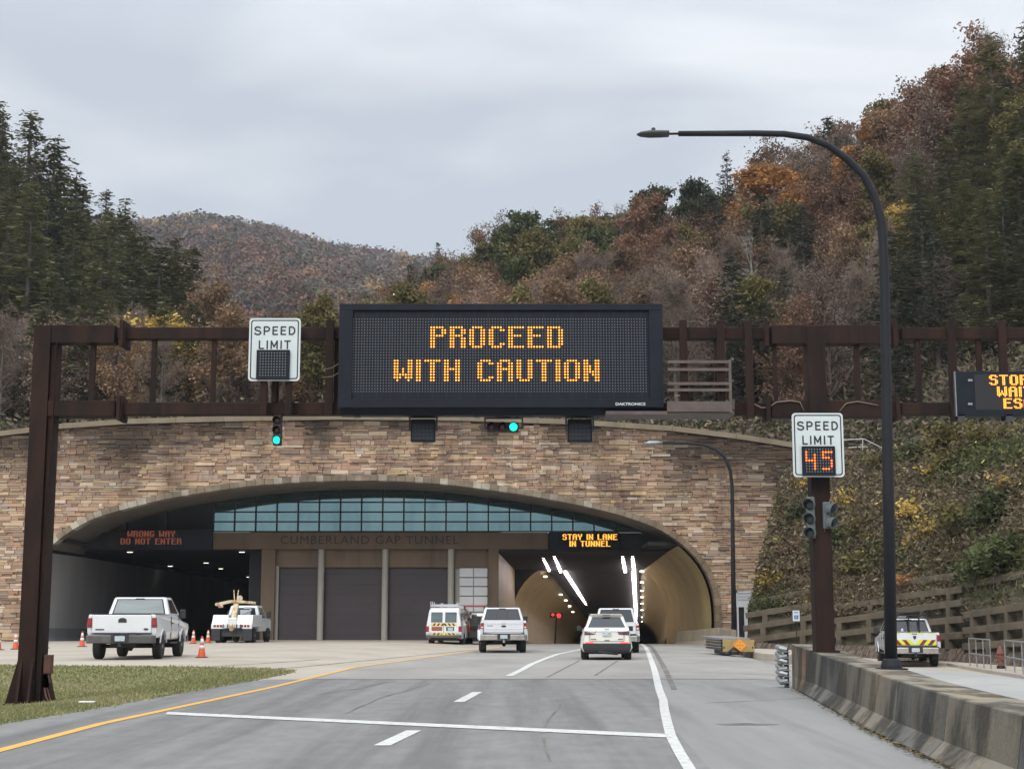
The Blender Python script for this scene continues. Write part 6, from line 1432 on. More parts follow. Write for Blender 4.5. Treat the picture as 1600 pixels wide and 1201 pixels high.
# rubble drain strip at the foot
m = MB()
for s0 in range(20):
    pa, pb = 1185 + s0 * 31, 1185 + (s0 + 1) * 31
    a, b = face_pt(imap(pa), -.4), face_pt(imap(pb), -.4); o_ = Vector((-.9, -1.2, 0)); m.cur = None
    for k in range(10):
        for r_ in range(3):
            f0, f1 = k / 10, (k + .86) / 10; p = a.lerp(b, f0); q = a.lerp(b, f1); u = Vector((-.55, -.85, 0)); 
            q0 = .55 + r_ * .3; zz = lambda t: (.62 - .28 * t)
            jz = rr.uniform(-.03, .03)
            P0 = p + u * (q0); P1 = q + u * (q0); P2 = q + u * (q0 - .27); P3 = p + u * (q0 - .27)
            m.hexa([P0 + Vector((0, 0, -.2)), P1 + Vector((0, 0, -.2)), P2 + Vector((0, 0, -.2)), P3 + Vector((0, 0, -.2))], [P0 + Vector((0, 0, .62 - .22 * (r_ + 1) + jz)), P1 + Vector((0, 0, .62 - .22 * (r_ + 1) + jz)), P2 + Vector((0, 0, .62 - .22 * r_ + jz)), P3 + Vector((0, 0, .62 - .22 * r_ + jz))])
m.obj('rubble_drain', mat('brown_rubble', (.085, .062, .048), .95, col2=(.13, .095, .07), scale=3, isl=.4), cw, world=True)
# ================================================================== FOLIAGE
def quads_mesh(name, P, U, V, mt, cols=None):   # numpy quads: centre P, half axes U, V
    n = len(P); v = np.empty((n, 4, 3), np.float32); v[:, 0] = P - U - V; v[:, 1] = P + U - V; v[:, 2] = P + U + V; v[:, 3] = P - U + V
    me = bpy.data.meshes.new(name); me.vertices.add(n * 4); me.vertices.foreach_set('co', v.reshape(-1))
    me.loops.add(n * 4); me.loops.foreach_set('vertex_index', np.arange(n * 4, dtype=np.int32)); me.polygons.add(n)
    me.polygons.foreach_set('loop_start', np.arange(0, n * 4, 4, dtype=np.int32)); me.polygons.foreach_set('loop_total', np.full(n, 4, np.int32))
    me.update(calc_edges=True)
    if cols is not None:
        at = me.attributes.new('col', 'FLOAT_COLOR', 'FACE'); c = np.ones((n, 4), np.float32); c[:, :3] = cols; at.data.foreach_set('color', c.reshape(-1))
    me.materials.append(mt); return me
NR = np.random.default_rng(12)
def randaxes(n, size, flat=0.0, jit=.35, asp=.6):
    d = NR.normal(size=(n, 3)); d[:, 2] *= (1 - flat); d /= np.linalg.norm(d, axis=1)[:, None] + 1e-9
    e = NR.normal(size=(n, 3)); e[:, 2] *= (1 - flat); e -= d * (d * e).sum(1)[:, None]; e /= np.linalg.norm(e, axis=1)[:, None] + 1e-9
    s = size * NR.uniform(1 - jit, 1 + jit, (n, 1)) / 2
    return d * s, e * s * asp
def seg_mesh(segs, sides=3):
    m = MB()
    for p, q, r0, r1 in segs:
        d = (q - p)
        if d.length < 1e-4: continue
        d.normalize(); u = d.orthogonal(); w_ = d.cross(u); n = sides if r0 < .06 else 6
        vs = []
        for c, r in ((p, r0), (q, r1)):
            for k in range(n): a = 6.2832 * k / n; vs.append(c + (u * math.cos(a) + w_ * math.sin(a)) * r)
        m.add(vs, [(k, (k + 1) % n, n + (k + 1) % n, n + k) for k in range(n)])
    return m
def skeleton(seed, H, levels=4, spread=.8, trunk_r=None, clear=.3, nb=7, up=.35, fine=1.0):
    rn = random.Random(seed); segs = []; tips = []
    def rv(): return Vector((rn.gauss(0, 1), rn.gauss(0, 1), rn.gauss(0, 1))).normalized()
    tr = trunk_r or H * .014
    def grow(p, d, L_, r, lv):
        n = 3 if lv < levels else 2; q = p
        for i in range(n):
            d = (d + rv() * .16 + Vector((0, 0, up * .12))).normalized(); q2 = q + d * L_ / n; r2 = r * (1 - .55 * (i + 1) / n)
            segs.append((q, q2, r * (1 - .55 * i / n), r2)); 
            if lv < levels:
                for _ in range(rn.choice([1, 2, 2]) if lv > 1 else 2):
                    dd = (d + rv() * spread).normalized(); grow(q.lerp(q2, rn.uniform(.3, 1)), dd, L_ * rn.uniform(.42, .65), r2 * .6, lv + 1)
            q = q2
        tips.append((q, lv))
    p = Vector((0, 0, -.5)); d = Vector((0, 0, 1)); n = 8
    for i in range(n):
        d = (d + rv() * .07 + Vector((0, 0, .25))).normalized(); q = p + d * H * .92 / n; r0 = tr * (1 - .85 * i / n); r1 = tr * (1 - .85 * (i + 1) / n)
        segs.append((p, q, r0, r1)); f = (i + 1) / n
        if f > clear:
            for _ in range(rn.choice([2, 3]) if nb > 5 else 2):
                ang = rn.uniform(0, 6.28); tilt = rn.uniform(.35, .9); dd = Vector((math.cos(ang) * tilt, math.sin(ang) * tilt, 1 - tilt * .45)).normalized()
                grow(p.lerp(q, rn.random()), dd, H * rn.uniform(.2, .34) * (1.15 - f * .6), r1 * .5 + .01, 2)
        p = q
    tips.append((p, 3))
    return segs, tips
PROTO = {}
def make_obj(name, me, parent):
    o = bpy.data.objects.new(name, me); C.objects.link(o); o.parent = parent; KIDS.setdefault(parent.name, []).append(o); return o
def to_me(m, name, mt):
    me = bpy.data.meshes.new(name); me.from_pydata(m.v, [], m.f); me.materials.append(mt); return me
def broadleaf(seed, H, leaf, dens, size, levels=4, bark='bark', **k):
    segs, tips = skeleton(seed, H, levels, **k); tm = to_me(seg_mesh([s for s in segs if s[2] > .035], 5), 'trunk', MT[bark]); fm = seg_mesh([s for s in segs if s[2] <= .035], 3)
    P = []; rn = random.Random(seed + 5)
    for q, lv in tips:
        if rn.random() < .12: continue
        for _ in range(dens if rn.random() < .8 else dens // 2): P.append((q.x + rn.gauss(0, .34), q.y + rn.gauss(0, .34), q.z + rn.gauss(0, .26)))
    P = np.array(P, np.float32); U, V = randaxes(len(P), size, .2); return tm, to_me(fm, 'twigs', MT['twig']), quads_mesh('crown', P, U, V, MT[leaf])
def bare(seed, H, bark='bark', levels=4, **k):
    segs, tips = skeleton(seed, H, levels, **k)
    tm = to_me(seg_mesh([s for s in segs if s[2] > .045], 5), 'trunk', MT[bark]); rn = random.Random(seed)
    tw = [(a, b, max(c, .012), max(d, .010)) for a, b, c, d in segs if c <= .045]
    for q, lv in tips:      # terminal sprays
        for _ in range(5): d = Vector((rn.gauss(0, 1), rn.gauss(0, 1), rn.gauss(.5, .8))).normalized(); tw.append((q, q + d * rn.uniform(.4, .9), .012, .007))
    return tm, to_me(seg_mesh(tw, 3), 'crown', MT['twig' if bark == 'bark' else 'palebark']), None
def conifer(seed, H, leaf, Rm=3.6, dens=1.0, start=.12, droop=.25, ragged=.35):
    rn = random.Random(seed); segs = [(Vector((0, 0, -.5)), Vector((0, 0, H * .55)), H * .014, H * .008), (Vector((0, 0, H * .55)), Vector((0, 0, H)), H * .008, .01)]
    P = []; U = []; V = []; z = H * start
    while z < H * .985:
        f = (z / H - start) / (1 - start); Rr = Rm * (1 - f) ** .72 * (1 if f > .12 else .75 + 2 * f) * (.88 + .2 * math.sin(z * 1.3 + seed)) + .12; nb_ = 6 if f < .7 else 5; ph = rn.uniform(0, 6.28)
        for b in range(nb_):
            if rn.random() < .1: continue
            a = ph + 6.283 * b / nb_ + rn.uniform(-.3, .3); L_ = Rr * rn.uniform(1 - ragged, 1.12) + .15; ca, sa = math.cos(a), math.sin(a); zz = z + rn.uniform(-.15, .15)
            tip = Vector((ca * L_, sa * L_, zz + L_ * (.16 - droop * rn.uniform(.6, 1.4)))); root = Vector((0, 0, zz)); segs.append((root, tip, max(.012, .035 * (1 - f)), .008))
            n = max(2, int(L_ / .24 * dens))
            for k in range(n):
                t = (k + .6) / n
                if t < .22 and f < .8: continue
                wq = .32 + .5 * t * (1 - t) * min(1.6, L_ * .5)
                for sd in (-1, 1):
                    c = root.lerp(tip, t) + Vector((-sa, ca, 0)) * sd * wq * .6 + Vector((rn.gauss(0, .07), rn.gauss(0, .07), rn.gauss(-.03, .09)))
                    dirv = Vector((ca * .6 - sa * sd, sa * .6 + ca * sd, rn.uniform(-.35, .3))).normalized(); s_ = rn.uniform(.12, .27); nn = Vector((-dirv.y, dirv.x, rn.uniform(-.6, .6))).normalized()
                    P.append(c); U.append(dirv * s_); V.append(nn * s_ * .42)
        z += rn.uniform(.26, .46) * (1 if H > 8 else .7)
    P, U, V = (np.array([tuple(q) for q in X], np.float32) for X in (P, U, V))
    return to_me(seg_mesh(segs, 3), 'trunk', MT['bark']), None, quads_mesh('crown', P, U, V, MT[leaf])
print('protos')
KINDS = {
    'hemlock': [conifer(s, 15, 'leaf_conifer', 4.6, 1.0, .1, .22, .5) for s in (1, 2, 3, 4)], 'pine': [conifer(s, 14, 'leaf_pine', 4.0, .9, .2, .12, .55) for s in (11, 12)],
    'bare': [bare(s, 12, levels=4, clear=.25, spread=.75) for s in (21, 22, 23, 24)], 'birch': [bare(31, 12, 'palebark', levels=3, clear=.35, spread=.6)],
    'green': [broadleaf(s, 12, 'leaf_green', 34, .27, 4, clear=.25) for s in (41, 42)], 'brown': [broadleaf(s, 12, 'leaf_brown', 11, .22, 4, clear=.2, spread=.75) for s in (51, 52)],
    'orange': [broadleaf(61, 11, 'leaf_orange', 34, .24, 4, clear=.25, spread=.9)], 'russet': [broadleaf(s, 12, 'leaf_russet', 15, .21, 4, clear=.12, spread=.65) for s in (71, 72)],
    'yellow': [broadleaf(81, 8, 'leaf_yellow', 9, .19, 4, clear=.15, spread=.6)], 'olive': [broadleaf(s, 12, 'leaf_olive', 24, .25, 4, clear=.22) for s in (91, 92)], 'purple': [broadleaf(95, 12, 'leaf_purple', 9, .19, 4, clear=.2, spread=.7)],
    'red': [broadleaf(97, 7, 'leaf_red', 18, .2, 4, clear=.12, spread=.8)]}
NAMES = {'hemlock': ('conifer_tree', 'trunk'), 'pine': ('pine_tree', 'trunk'), 'bare': ('bare_tree', ''), 'birch': ('birch_tree', ''), 'green': ('broadleaf_tree', ''), 'brown': ('oak_tree', ''), 'orange': ('maple_tree', ''), 'russet': ('oak_tree', ''), 'yellow': ('poplar_tree', ''), 'olive': ('broadleaf_tree', ''), 'purple': ('oak_tree', ''), 'red': ('dogwood_tree', '')}
DESC = {'hemlock': 'dark green drooping conifer', 'pine': 'blue-green ragged pine', 'bare': 'leafless grey-brown tree', 'birch': 'leafless pale-barked tree', 'green': 'deep green leafy tree', 'brown': 'brown-leaved autumn tree', 'orange': 'orange autumn tree', 'russet': 'russet red-brown tree', 'yellow': 'yellow-leaved tree', 'olive': 'olive green turning tree', 'purple': 'thin purplish brown tree', 'red': 'small dark red tree'}
ntree = 0
def plant(kind, p, H, label=None, v=None, sx_=1.0, where='hillside'):
    global ntree
    tm, wm, cm = KINDS[kind][(ntree if v is None else v) % len(KINDS[kind])]; base = {'hemlock': 15, 'pine': 14, 'orange': 11, 'yellow': 8, 'red': 7}.get(kind, 12)
    s = H / base; nm = NAMES[kind][0]
    t = bpy.data.objects.new(nm, None); C.objects.link(t); t.location = p; t.scale = (s * sx_, s * sx_, s); t.rotation_euler = (0, 0, (ntree * 2.399) % 6.283); t.empty_display_size = .3
    t['category'] = 'tree'
    if label: t['label'] = label
    else: t['label'] = '%s among its like on the %s' % (DESC[kind], where); t['group'] = '%s trees on the %s' % (kind if kind != 'hemlock' else 'conifer', where)
    make_obj('trunk', tm, t)
    if wm: make_obj('branches' if cm else 'crown', wm, t)
    if cm: make_obj('crown', cm, t)
    ntree += 1; return t
rt = random.Random(77)
def pick(ws):
    t = rt.uniform(0, sum(w_ for _, w_ in ws))
    for k, w_ in ws:
        t -= w_
        if t <= 0: return k
    return ws[-1][0]
HT = {'hemlock': 15, 'pine': 13, 'bare': 11, 'birch': 12, 'green': 11, 'brown': 10.5, 'orange': 10, 'russet': 11, 'yellow': 7, 'olive': 10.5, 'purple': 11, 'red': 6}
pts = []
def region(a0, a1, Y0, Y1, n, ws, mind, where, hs=1.0):
    k = 0; tries = 0
    while k < n and tries < n * 40:
        tries += 1; a = rt.uniform(a0, a1); Y = math.sqrt(rt.uniform(Y0(a) ** 2, Y1(a) ** 2)); p = hillp(a, Y)
        if any((p.x - q[0]) ** 2 + (p.y - q[1]) ** 2 < (mind * q[2]) ** 2 for q in pts): continue
        kd = pick(ws); pts.append((p.x, p.y, 1.0)); plant(kd, p, HT[kd] * hs * rt.uniform(.78, 1.2), where=where); k += 1
# distinctive individuals first: (kind, azimuth px, depth, top pixel y, label, width factor)
IND = [('orange', 1222, 150, 232, 'broad bright orange maple below the skyline under the lamp arm', 1.45), ('pine', 1152, 165, 226, 'dark green pine poking above the skyline left of the orange maple', .9), ('pine', 1120, 160, 285, 'dark spreading pine just left below the orange maple', 1.1),
       ('green', 796, 172, 350, 'big round deep green tree on the crest behind the message board', 1.5), ('green', 855, 168, 376, 'deep green tree right of the big round crest tree', 1.3), ('olive', 940, 205, 308, 'olive oak on the crest right of centre', 1.6), ('green', 885, 205, 326, 'olive oak left of the crest oak right of centre', 1.5), ('olive', 995, 222, 306, 'olive brown oak nearest the bare gap on the crest', 1.4),
       ('pine', 680, 240, 374, 'lone dark pine on the low part of the skyline', .9), ('russet', 1040, 150, 330, 'tall russet tree right of the message board top corner', .95), ('russet', 1075, 140, 400, 'shorter russet tree right of the tall russet tree', 1.1), ('russet', 1005, 138, 400, 'russet brown tree just behind the message board top right corner', 1.1), ('red', 940, 165, 425, 'small dark red tree above the message board', 1.2),
       ('yellow', 232, 104, 463, 'bright yellow tree behind the left end of the gantry', 1.1), ('yellow', 265, 107, 480, 'second yellow tree right of the brightest one behind the gantry', 1.0), ('yellow', 808, 150, 446, 'small yellow-green tree peeking over the message board', 1.25), ('brown', 310, 112, 397, 'slim brown-leaved tree right of the yellow trees', .7), ('birch', 1322, 100, 455, 'white-barked leafless tree behind the right speed sign', .9), ('birch', 1185, 118, 330, 'pale leafless tree below the orange maple', .9), ('birch', 415, 103, 500, 'pale forked birch behind the blank speed sign', .7),
       ('pine', 1143, 98, 487, 'small dark pine just right of the message board', .8), ('pine', 1206, 103, 462, 'dark bushy pine left of the right gantry post', 1.3), ('pine', 1262, 130, 330, 'green pine on the slope left of the tall lamp pole', .9), ('pine', 1262, 118, 400, 'lower layered pine on the slope left of the lamp pole', .9), ('pine', 1410, 92, 482, 'small dark spruce right of the lamp pole', .9),
       ('brown', 1240, 175, 190, 'brown-leaved oak on the skyline behind the lamp arm', 1.2), ('brown', 1300, 178, 194, 'brown oak on the skyline right of the lamp arm', 1.2), ('brown', 1380, 165, 170, 'dark brown oak high on the right skyline', 1.2), ('brown', 1440, 160, 165, 'brown oak on the skyline left of the russet one', 1.1), ('russet', 1490, 150, 118, 'russet oak high on the right skyline', 1.1), ('russet', 1545, 135, 70, 'large red-brown tree near the top right corner', 1.2), ('russet', 1590, 125, 30, 'red-brown tree at the top right edge of the picture', 1.2), ('bare', 1590, 135, 5, 'tall bare tree at the very top right corner', .7),
       ('hemlock', 8, 150, 165, 'tall ragged conifer at the top of the left skyline', 1.25), ('hemlock', 50, 148, 205, 'ragged conifer second from the left edge on the skyline', 1.25), ('hemlock', 88, 142, 255, 'conifer stepping down the left skyline', 1.1), ('hemlock', 138, 150, 285, 'thin-topped conifer on the middle of the left skyline', .95), ('hemlock', 170, 146, 302, 'conifer on the left skyline above the far hill', 1.0), ('hemlock', 205, 138, 350, 'dark conifer where the left slope meets the far ridge', 1.0), ('hemlock', 255, 135, 360, 'dark conifer low on the left slope in front of the far ridge', 1.05), ('hemlock', 330, 130, 430, 'dark conifer lowest on the left slope', 1.1), ('orange', 1275, 140, 262, 'thinner orange maple right of the broad orange maple', 1.0), ('olive', 1520, 120, 290, 'yellow-green oak on the right slope', 1.1), ('hemlock', 1560, 114, 235, 'tall dark conifer on the right slope second from the edge', 1.2), ('hemlock', 1603, 110, 195, 'tall dark conifer at the right edge below the red-brown tree', 1.3), ('hemlock', 1482, 106, 300, 'dark conifer on the right slope leftmost of the group at the edge', 1.2), ('hemlock', 1538, 103, 275, 'broad dark conifer in the middle of the group at the right edge', 1.3), ('hemlock', 1628, 99, 225, 'dark conifer cut by the right edge of the picture', 1.4), ('pine', 1580, 98, 380, 'lower blue-green pine in front of the conifers at the right edge', 1.4), ('hemlock', 1505, 108, 350, 'shorter dark conifer on the right slope left of the tall ones', 1.1), ('yellow', 1450, 118, 300, 'sparse yellow-orange tree on the right slope beside the lamp pole', 1.3)]
for kd, a, Y, ty, lb, sx2 in IND:
    p = hillp(a, Y); H = (W(a, ty, Y).z - p.z) * (.97 if kd in ('hemlock', 'pine') else .84); pts.append((p.x, p.y, 1.25 if kd in ('orange', 'green') else 1.0)); plant(kd, p, max(H, 3), lb, sx_=(sx2 * .95 if kd == 'hemlock' else max(.5, min(sx2 * 12 / max(H, 6), sx2 * 1.3))))
R1 = lambda c: (lambda a: c)
region(-260, 300, R1(118), lambda a: pl([(-260, 180), (0, 158), (200, 155), (300, 150)], a), 95, [('hemlock', 12), ('pine', 3), ('bare', 1)], 2.6, 'left slope')
region(-200, 380, R1(95), R1(118), 62, [('bare', 9), ('purple', 3), ('yellow', .4), ('hemlock', 3.5), ('brown', 2)], 2.5, 'left slope', .72)
region(280, 420, R1(118), R1(150), 16, [('hemlock', 5), ('pine', 2), ('brown', 3), ('bare', 3)], 3, 'left slope', .8)
region(360, 760, R1(98), R1(165), 66, [('bare', 5), ('brown', 5), ('purple', 3), ('olive', 4), ('orange', 2), ('yellow', .8)], 3.2, 'middle hillside', .8)
region(360, 760, R1(165), lambda a: pl([(360, 215), (500, 260), (760, 262)], a), 85, [('brown', 4), ('purple', 5), ('olive', 4), ('orange', 2), ('green', 1.5), ('pine', .6)], 4, 'middle hillside', .9)
region(760, 1100, R1(97), R1(150), 62, [('bare', 3.5), ('russet', 4), ('brown', 5), ('olive', 3), ('purple', 3), ('pine', 1.5), ('orange', 1)], 3.2, 'middle hillside', .8)
region(760, 1100, R1(150), lambda a: pl([(760, 262), (1000, 228), (1100, 200)], a), 75, [('bare', 2), ('brown', 5), ('olive', 5), ('green', 3.5), ('purple', 3), ('russet', 2), ('orange', 1)], 4.2, 'middle hillside', .98)
region(1455, 1720, lambda a: pl([(1455, 95), (1700, 84)], a), R1(116), 34, [('hemlock', 8), ('pine', 4), ('olive', 2), ('bare', 1.5)], 2.8, 'right slope', .7)
region(1100, 1470, lambda a: pl([(1100, 96), (1400, 95), (1700, 84)], a), R1(128), 88, [('bare', 8), ('purple', 4), ('birch', 1.6), ('pine', 4), ('brown', 4), ('olive', 4), ('yellow', .5), ('russet', 1.5)], 2.9, 'right slope', .74)
region(1100, 1760, R1(128), lambda a: pl([(1100, 200), (1200, 182), (1400, 170), (1600, 148), (1760, 150)], a), 105, [('bare', 3), ('purple', 4), ('pine', 3.5), ('brown', 7), ('olive', 3), ('russet', 3), ('orange', 1.2)], 3.6, 'right slope', .98)
region(1440, 1720, R1(92), R1(128), 30, [('hemlock', 8), ('olive', 2), ('pine', 2)], 3.2, 'right slope', .95)
print('trees', ntree)
# far ridge: one mass of woods
rn = np.random.default_rng(5); NT = 2500
A_ = rn.uniform(60, 960, NT); Yf = np.sqrt(rn.uniform(300 ** 2, 925 ** 2, NT)); Yf[:500] = rn.uniform(850, 915, 500)
cl = np.array([(.13, .085, .07), (.16, .09, .06), (.11, .095, .085), (.075, .08, .045), (.20, .12, .065), (.14, .07, .055), (.12, .105, .075), (.05, .06, .04), (.25, .16, .07)]); PP = []; UU = []; VV = []; CC = []
pi_ = rn.choice(len(cl), NT, p=[.2, .14, .2, .12, .08, .08, .08, .06, .04])
for i in range(NT):
    p = hillp(A_[i], Yf[i]); h = rn.uniform(10, 17); wd = h * rn.uniform(.4, .6); n = 110 if Yf[i] > 520 else 260; kf = min(1.1, max(.42, Yf[i] / 780))
    d = rn.normal(size=(n, 3)); d /= np.linalg.norm(d, axis=1)[:, None]; rr_ = rn.uniform(.8, 1.08, (n, 1)); q = d * rr_ * np.array([wd, wd, h * .45]); q[:, 2] += h * .58
    PP.append(q + np.array(p)); e_ = rn.normal(size=(n, 3)); dd_ = d + rn.normal(0, .35, (n, 3)); dd_ /= np.linalg.norm(dd_, axis=1)[:, None]; u = np.cross(dd_, e_); u /= np.linalg.norm(u, axis=1)[:, None] + 1e-9; v = np.cross(dd_, u); s9 = rn.uniform(.45, .95, (n, 1)); u = u * s9; v = v * s9 * .8; u = u * kf; v = v * kf; UU.append(u); VV.append(v); CC.append(cl[pi_[i]] * rn.uniform(.6, 1.5) * rn.uniform(.88, 1.12, (n, 1)))
me = quads_mesh('far_woods', np.concatenate(PP), np.concatenate(UU), np.concatenate(VV), MT['brush'], np.concatenate(CC)); o = bpy.data.objects.new('far_woods', me); C.objects.link(o); setp(o, 'mass of brown and purple autumn woods covering the distant ridge', 'woods', kind='stuff')
# undergrowth on the near hills
n = 130000; A_ = rn.uniform(-200, 1700, n); PP = np.zeros((n, 3)); 
for i in range(n):
    Y = cstart(A_[i]) + .3 + rn.exponential(26); p = hillp(A_[i], min(Y, 260)); PP[i] = (p.x, p.y, p.z + abs(rn.normal(0, .75)))
cb_ = np.array([(.16, .13, .10), (.12, .12, .065), (.2, .16, .11), (.09, .105, .045), (.24, .19, .12), (.14, .105, .085)]); CC = cb_[rn.integers(0, 6, n)] * rn.uniform(.7, 1.2, (n, 1)); U, V = randaxes(n, .34, .1, .4, .35)
me = quads_mesh('undergrowth', PP, U, V, MT['brush'], CC); o = bpy.data.objects.new('undergrowth', me); C.objects.link(o); setp(o, 'tangled brown and green undergrowth between the trees on the hills', 'undergrowth', kind='stuff')
# bank cover: leaves, dry stems, grass
n = 150000; I_ = 1 + 6 * rn.uniform(0, 1, n) ** 1.15; Vv = rn.uniform(.9, 5, n); PP = np.zeros((n, 3)); CC = np.zeros((n, 3)); keep = np.ones(n, bool); SZ = np.ones((n, 1))
cg = [(.085, .09, .035), (.11, .11, .05), (.06, .07, .028)]; cbk = [(.17, .13, .085), (.13, .10, .068), (.22, .17, .115), (.10, .08, .055), (.12, .11, .05)]; cy = [(.42, .33, .06), (.34, .30, .07)]
for i in range(n):
    p = ebp(I_[i], Vv[i]); s1 = math.sin(p.x * .55 + p.z * .8) + math.sin(p.x * .21 - p.z * 1.3 + 1.7) + math.sin(p.y * .4 + p.z * .35) + rn.normal(0, .45)
    tt = s1; g = rn.random(); cz = 1.9 + .8 * math.sin(p.x * .7) + .5 * math.sin(p.x * 1.9)
    if p.z < cz and rn.random() < .85: keep[i] = False
    if p.z < 1.2: keep[i] = False
    c = cg[rn.integers(0, 3)] if tt > 1.15 else cbk[rn.integers(0, 5)]
    if rn.random() < .012: c = cy[rn.integers(0, 2)]
    hh = abs(rn.normal(0, .28)) * (1 if p.z > 3.5 else .45); CC[i] = np.array(c) * rn.uniform(.85, 1.5); PP[i] = (p.x - .25 * hh - .12, p.y - .35 * hh - .12, p.z + hh)
    SZ[i] = 1.0 if p.z > 3 else .7
U, V = randaxes(n, .18, .1, .6, .4); dry = rn.random(n) < .25; U[dry] *= 2.2; V[dry] *= .25; U *= SZ; V *= SZ
me = quads_mesh('bank_cover', PP[keep], U[keep], V[keep], MT['brush'], CC[keep]); o = bpy.data.objects.new('bank_cover', me); C.objects.link(o); setp(o, 'vines, dry stems and weeds covering the steep bank above the crib wall', 'ground cover', kind='stuff')
# tangled stems and runners over the bank
st_ = MB(); rq_ = random.Random(19)
for i in range(1500):
    I0 = 1 + 6 * rq_.random(); v0 = rq_.uniform(1.5, 5); p = ebp(I0, v0) + Vector((-.2, -.25, .05)); d = Vector((rq_.gauss(0, .8), rq_.gauss(-.35, .3), rq_.gauss(.55, .7))).normalized(); L_ = rq_.uniform(.3, 1.3); g = rq_.uniform(.2, .55)
    P_ = [p + d * L_ * t + Vector((-.15 * t * t, -.2 * t * t, -g * t * t * L_)) for t in (0, .35, .7, 1)]
    st_.cur = rq_.choice([(.30, .235, .17), (.22, .165, .12), (.36, .30, .23), (.16, .12, .09)]); r0 = rq_.uniform(.008, .018); st_.tube(P_, [r0, r0 * .8, r0 * .6, r0 * .3], 3, False)
st_.cur = None; o = st_.obj('dry_stems', MT['brush']); setp(o, 'dry arching stems and runners tangled over the steep bank', 'dry stems', kind='stuff')
# bushes on the bank: distinct shrubs
def shrub(px, z, r_, leafc, label, n=420, sz=.17, grp=None):
    p = face_pt(imap(px), z); t = thing('shrub', label, 'shrub', p, 0, grp); segs = []; rq = random.Random(int(px)); tips = []
    for _ in range(int(9 + r_ * 6)):
        d = Vector((rq.gauss(-.25, .6), rq.gauss(-.45, .5), rq.gauss(.75, .4))).normalized(); L_ = r_ * rq.uniform(.6, 1.15); q = d * L_ * .6 + Vector((0, 0, .05)); e = (d + Vector((rq.gauss(0, .3), rq.gauss(0, .3), -.35))).normalized(); f = q + e * L_ * .5
        segs += [(Vector((0, 0, -.1)), q, .02, .012), (q, f, .012, .006)]; tips += [q, f, q.lerp(f, .5), q * .7]
    make_obj('stems', to_me(seg_mesh(segs, 3), 'stems', MT['twig']), t)
    P = []
    for i in range(n): q = rq.choice(tips); P.append((q.x + rq.gauss(0, .24 * r_), q.y + rq.gauss(0, .2 * r_), q.z + rq.gauss(0, .12 * r_)))
    U, V = randaxes(len(P), sz, .45, .4, .55); make_obj('leaves', quads_mesh('leaves', np.array(P, np.float32), U, V, MT[leafc]), t)
YLW = 'leaf_yellow'; GRN = 'leaf_green'
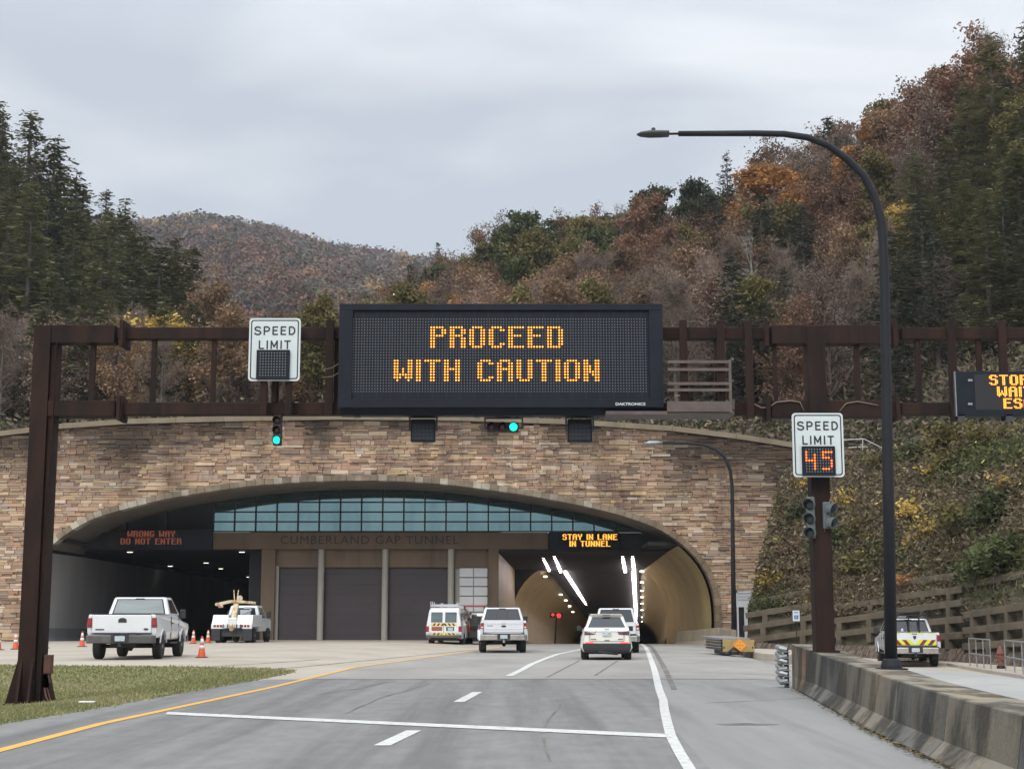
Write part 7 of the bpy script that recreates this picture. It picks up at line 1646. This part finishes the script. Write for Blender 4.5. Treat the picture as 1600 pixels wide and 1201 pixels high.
for px, z, r_, lc, lb in ((1192, 3.1, 1.0, YLW, 'golden shrub against the stone face above the side entrance'), (1262, 8.6, 1.1, YLW, 'yellow-green shrub below the 45 speed sign, left of the post'), (1330, 7.1, 1.2, YLW, 'yellow shrub high on the bank left of the tall lamp pole'), (1350, 5.8, .9, 'leaf_olive', 'olive shrub on the bank left of the tall lamp pole'), (1440, 6.4, 1.3, YLW, 'yellow vine patch on the bank just right of the tall lamp pole'),
                          (1465, 5.4, 1.1, YLW, 'lower yellow vine patch right of the tall lamp pole'), (1435, 4.7, .8, YLW, 'small yellow spray above the pickup with chevrons'), (1470, 8.7, .9, YLW, 'flat golden spray of leaves high on the bank'), (1500, 9.2, 1.1, 'leaf_olive', 'yellow-green vine near the top of the bank'), (1590, 7.2, 1.0, YLW, 'yellow leafed shrub at the right edge of the bank'),
                          (1425, 2.9, .8, 'leaf_orange', 'tan-leaved shrub right behind the pickup with chevrons'), (1290, 2.7, .7, 'leaf_orange', 'low orange-brown shrub left of the rusty gantry post'), (1580, 3.6, 1.7, GRN, 'large bright green shrub at the right edge'), (1545, 3.2, 1.2, GRN, 'green shrub left of the large one at the right edge'), (1520, 5.5, 1.4, 'leaf_olive', 'dark green thicket on the right of the bank'), (1570, 5.6, 1.6, GRN, 'dark green thicket against the right edge of the picture'),
                          (1395, 9.6, 1.2, 'leaf_olive', 'green shrub under the stair railing end'), (1500, 10.3, 1.6, 'leaf_olive', 'broad olive shrub at the bank top under the second message board'), (1450, 9.9, 1.3, GRN, 'green shrub at the bank top right of the lamp pole'), (1560, 10.2, 1.4, 'leaf_olive', 'leafy green shrub at the bank top near the right edge'), (1300, 5.0, 1.1, GRN, 'green patch shrub between the two poles'), (1350, 3.9, .9, 'leaf_olive', 'low green shrub between post and lamp pole'), (1242, 6.6, 1.0, GRN, 'green shrub overlapping the right end of the stone face'), (1222, 4.6, 1.0, 'leaf_brown', 'brown dry shrub at the left edge of the bank')):
    shrub(px, z, r_, lc, lb, n=int((520 if lc in (GRN, 'leaf_olive') else 300) * r_ * r_), sz=.19 if lc in (GRN, 'leaf_olive') else .14)
# little lamp on the hill behind the message board
p = hillp(609, 130); tz = W(609, 461, 130).z
t = thing('path_lamp', 'tiny lit lamp on a thin pole above the message board', 'street lamp', p); m = MB(); m.tube([(0, 0, 0), (0, 0, tz - p.z)], .09, 8); m.obj('pole', MT['sign_black'], t); m = MB(); m.lathe([(.05, -.05), (.09, .05), (.05, .14)], (0, 0, tz - p.z), 10); m.obj('lamp', MT['downlight'], t)
# ================================================================== AIR
hb = MB().box(-620, 620, -60, 1260, -14, 330).obj('haze', None or bpy.data.materials.new('haze_air'), None)
hm = hb.data.materials[0]; hm.use_nodes = True; ht_ = hm.node_tree; ht_.nodes.clear()
ho = ht_.nodes.new('ShaderNodeOutputMaterial'); hv = ht_.nodes.new('ShaderNodeVolumePrincipled'); ht_.links.new(hv.outputs[0], ho.inputs['Volume'])
hv.inputs['Color'].default_value = (.86, .90, 1, 1); hv.inputs['Density'].default_value = .00017; hv.inputs['Anisotropy'].default_value = .2
setp(hb, 'thin damp autumn haze filling the valley', 'haze', kind='stuff')
